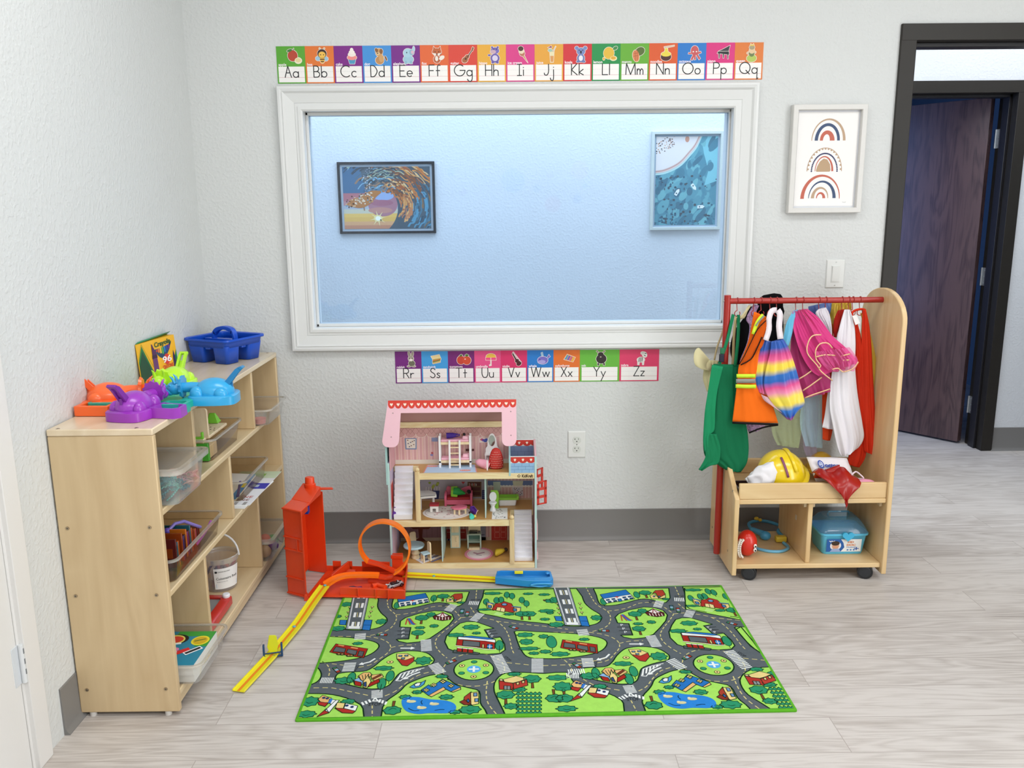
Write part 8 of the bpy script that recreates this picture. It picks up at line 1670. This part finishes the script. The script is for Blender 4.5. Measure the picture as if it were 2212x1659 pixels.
b.loft([[tuple(Vector(p)+Vector((nz.noise(Vector(p)*45), nz.noise(Vector(p)*45+Vector((9, 0, 0))), nz.noise(Vector(p)*45+Vector((0, 9, 0)))))*.013) for p in r_] for r_ in rr+[rings[-1]]], fab('#eceaee', rough=.7)).build('cloth', t, smooth=70, sub=1)
# doctor costume bag
t = thing('doctor_bag', 'white packet printed with the word Doctor, in the rack top', 'packet', (1.2, -.3, .35)); q0 = WY(1742, 988, -.30); q1 = WY(1828, 990, -.30); q2 = WY(1846, 1036, -.35); q3 = WY(1762, 1040, -.35)
U_ = q1-q0; V_ = q3-q0; nn = V_.cross(U_).normalized(); nn = nn if nn.y < 0 else -nn
b = MB(); G = [[tuple(q0+U_*(j/10)+V_*(i/8)+(q2-q1-V_)*(j/10)*(i/8)+nn*(.004*sin(2.1*i)*sin(1.3*j)+.012*sin(pi*i/8)*sin(pi*j/10))) for j in range(11)] for i in range(9)]
b.grid(G, C('#e6dfe2', .5)); b.build('packet', t, smooth=70, solid=.004, offset=1)
b = MB(); F = Flat(b, lambda x, y: q0+U_*x+V_*(1-y)+nn*(.0205), nn, .0003)
F.text('octor', .32, .55, .016 if 0 else .30, '#1c3f9a', 1, bold=.05, wid=.36, ay=(0, .75)); F.ell(.235, .66, .075, .17, '#1c3f9a', 1, 20); F.ell(.235, .66, .048, .11, '#e6eaf4', 2, 16); F.text('D', .205, .58, .22, '#1c3f9a', 3, bold=.04, wid=.06)
F.line([(.29, .45), (.33, .36), (.68, .36), (.73, .44)], .025, '#1c3f9a', 2); F.line([(.36, .44), (.66, .44)], .05, '#b09aa8', 2); F.rect(.56, .40, .6, .46, '#d83a3a', 3); b.build('print', t, smooth=0)
# red satin hanging over the lip
t = thing('red_satin_cloth', 'shiny dark red satin cloth draped over the front lip of the rack', 'cloth', (1.22, -.42, .35)); RS = C('#a3150c', .26); b = MB()
prof = [(0, -.345, .392), (.1, -.37, .402), (.25, -.40, .398), (.4, -.428, .388), (.5, -.442, .375), (.7, -.443, .352), (.85, -.444, .335), (1, -.444, .318)]
G = []
for v, y, z in prof:
    xl = 1.128+.02*v+(.085*max(0, v-.25)/.75); xr = 1.305-.085*max(0, v-.35)/.65-.03*(1-v)
    G.append([(xl+(xr-xl)*u, y-.006*abs(sin(7*u+3*v))-.003, z+.014*sin(11*u+2*v)*(1-v)*.9+.02*sin(pi*u)*(1-v)-.028*(1-abs(2*u-1))*v) for u in [j/24 for j in range(25)]])
b.grid(G, RS).build('drape', t, smooth=70, solid=.0015)
b = MB(); rings = []
for k, (x, z, r_) in enumerate(((1.135, .385, .004), (1.15, .40, .016), (1.17, .395, .013), (1.19, .402, .014), (1.215, .412, .015), (1.225, .418, .012), (1.228, .418, .004))): rings.append([(x, -.365+r_*cos(a)*(1+.2*sin(3*a+k)), z+r_*1.1*sin(a)*(1+.15*cos(4*a+k))) for a in [2*pi*j/16 for j in range(16)]])
b.loft(rings, RS).build('bunch', t, smooth=70)
tag(MB().ball((1.315, -.385, .365), (.040, .018, .016), C('#e79ab4', .5), 18, 10).build('pink_slipper'), 'pink slipper toe resting on the lip beside the rounded side panel', 'slipper')
b = MB().tube(smooth2([(1.27, -.37, .39), (1.29, -.36, .402), (1.305, -.37, .392), (1.315, -.375, .38), (1.30, -.36, .375)], 3, False), .003, C('#e8d4dc', .5), 6); tag(b.build('cord'), 'tangled pale cord beside the doctor packet in the rack top', 'cord')
t = thing('fire_helmet', 'small yellow hat with a dark red badge behind the doctor packet', 'hat', (1.23, -.2, .35)); MB().ball((1.225, -.19, .36), (.055, .05, .07), C('#c99a24', .35), 22, 10, z0=0).build('shell', t, smooth=60)
MB().lathe([(.055, .362), (.068, .358), (.066, .366), (.055, .368)], (1.225, -.19, 0), C('#c99a24', .35), 26, caps=False).build('brim', t, smooth=50, solid=.002); MB().hexa([(1.195, -.232, .388), (1.25, -.232, .388), (1.25, -.238, .388), (1.195, -.238, .388)], [(1.20, -.222, .412), (1.245, -.222, .412), (1.245, -.232, .412), (1.20, -.232, .412)], C('#5a1414', .4)).build('badge', t)
# ---- in the cubbies
t = thing('denture_toy', 'red mouth shaped toy with white teeth and googly eyes, left cubby', 'toy', (.905, -.33, .066)); RP = C('#d82a1c', .28, coat=.3)
MB().ball((.905, -.340, .118), (.038, .036, .051), RP, 24, 14).build('shell', t, smooth=70)
b = MB()
for k in range(11):
    a = radians(-70+14*k); b.box(.874-.012*cos(a)-.004, .874-.012*cos(a)+.004, -.382, -.371, .112+.034*sin(a)-.0035, .112+.034*sin(a)+.0035, C('#f2efe8', .3))
    b.box(.884-.016*cos(a)-.003, .884-.016*cos(a)+.003, -.386, -.375, .112+.036*sin(a)-.003, .112+.036*sin(a)+.003, C('#f2efe8', .3))
b.build('teeth', t, bevel=.0008)
for z in (.103, .119): MB().ball((.926, -.376, z), (.0065, .005, .008), C('#f4f4f4', .3), 12, 8).ball((.9265, -.3808, z), (.003, .002, .004), C('#111111', .3), 10, 6).build('eye', t, smooth=60)
t = thing('stethoscope_toy', 'light blue and yellow toy stethoscope lying in the left cubby', 'toy', (1.03, -.2, .066)); BT = C('#4aa0cc', .35)
MB().tube(smooth2([(.985, -.13, .085), (.99, -.07, .09), (1.03, -.045, .092), (1.075, -.05, .09), (1.12, -.08, .08), (1.085+.01, -.12, .075), (1.10, -.17, .072), (1.085, -.20, .073)], 4, False), .0065, BT, 10).build('tube', t, smooth=60)
MB().tube(smooth2([(1.08, -.235, .073), (1.085, -.28, .072), (1.05, -.315, .072), (1.0, -.315, .072), (.955, -.28, .072), (.96, -.25, .072)], 4, False), .006, C('#6fb8dc', .35), 10).build('tube', t, smooth=60)
MB().ball((1.022, -.19, .085), (.022, .018, .018), BT, 18, 10).tube([(1.015, -.185, .09), (.985, -.13, .09)], [.014, .009], BT, 10).build('chest_piece', t, smooth=60); MB().box(1.055, 1.098, -.225, -.198, .069, .092, C('#e0c23c', .4)).build('yoke', t, bevel=.005, seg=3); MB().ball((1.028, -.045, .102), (.010, .008, .008), C('#e0c23c', .4), 12, 8).ball((1.042, -.05, .098), (.008, .008, .007), C('#e0c23c', .4), 12, 8).build('ear_tip', t, smooth=60)
t = thing('doctor_kit_case', 'light blue toy doctor case with clear lid and heart latch, right cubby', 'toy case', (1.275, -.26, .066)); CBL = C('#62c6ee', .35); CK = clear('case_lid_blue', '#a5dcf2', 1.2, .22, .1)
sc_ = lambda x0, x1, y0, y1, r, z: [(x, y, z) for x, y in rrect(x0, y0, x1, y1, r, 4)]
MB().loft([sc_(1.200, 1.350, -.335, -.215, .015, .0665), sc_(1.197, 1.353, -.338, -.212, .02, .072), sc_(1.188, 1.362, -.346, -.204, .02, .142), sc_(1.182, 1.368, -.352, -.198, .022, .146), sc_(1.182, 1.368, -.352, -.198, .022, .153), sc_(1.188, 1.362, -.346, -.204, .02, .153)], CBL, False).add(sc_(1.200, 1.350, -.335, -.215, .015, .068), [tuple(range(20))], CBL).build('body', t, smooth=50)
MB().loft([sc_(1.184, 1.366, -.350, -.200, .022, .1535), sc_(1.187, 1.363, -.347, -.203, .022, .165), sc_(1.205, 1.348, -.325, -.215, .025, .192), sc_(1.215, 1.338, -.30, -.225, .02, .200)], CK, False).add(sc_(1.215, 1.338, -.30, -.225, .02, .200), [tuple(range(20))], CK).build('lid', t, smooth=50)
MB().tube([(1.235, -.265, .200), (1.238, -.265, .212), (1.315, -.265, .212), (1.318, -.265, .200)], .004, CK, 8).build('handle', t)
hp2 = [(16*sin(a)**3, 13*cos(a)-5*cos(2*a)-2*cos(3*a)-cos(4*a)) for a in [2*pi*k/30 for k in range(30)]]
MB().prism([(1.282+x*.0014, .146+y*.0013) for x, y in hp2], -.360, -.351, 1, C('#43b4e0', .3)).build('heart_latch', t, bevel=.001)
b = MB(); F = Flat(b, lambda x, y: Vector((1.207+.132*x, -.3415-.0055*y, .079+.052*y)), (0, -1, 0), .0003, (0, 0, 1, 1)); F.rect(0, 0, 1, 1, '#eef2f4', 3); F.poly([(0, 0), (.42, 0), (.52, .35), (.48, .7), (.40, 1), (0, 1)], '#1f5fae', 4)
F.ell(.26, .48, .16, .36, '#e8e8ee', 5); F.ell(.26, .46, .10, .26, '#d9a184', 6); F.ell(.25, .68, .12, .18, '#3a2a22', 7); F.poly([(.1, 0), (.42, 0), (.36, .26), (.18, .24)], '#9ab0dc', 7); F.text('KID', .60, .70, .20, '#d8782a', 5, wid=.18, bold=.04); F.text('DOC', .58, .46, .22, '#d8782a', 5, wid=.26, bold=.04); F.text('Hospital', .58, .32, .12, '#2a68b8', 5, wid=.26, bold=.02)
for k in range(3): F.ell(.62+.09*k, .14, .028, .06, '#3a78c0', 5, 12)
F.line([(.87, .12), (.87, .36)], .03, '#2a5cb0', 5); F.line([(.82, .24), (.92, .24)], .06, '#2a5cb0', 5); F.text('W', .05, .78, .16, '#f0f0f0', 6, bold=.04); b.build('label', t, smooth=0)
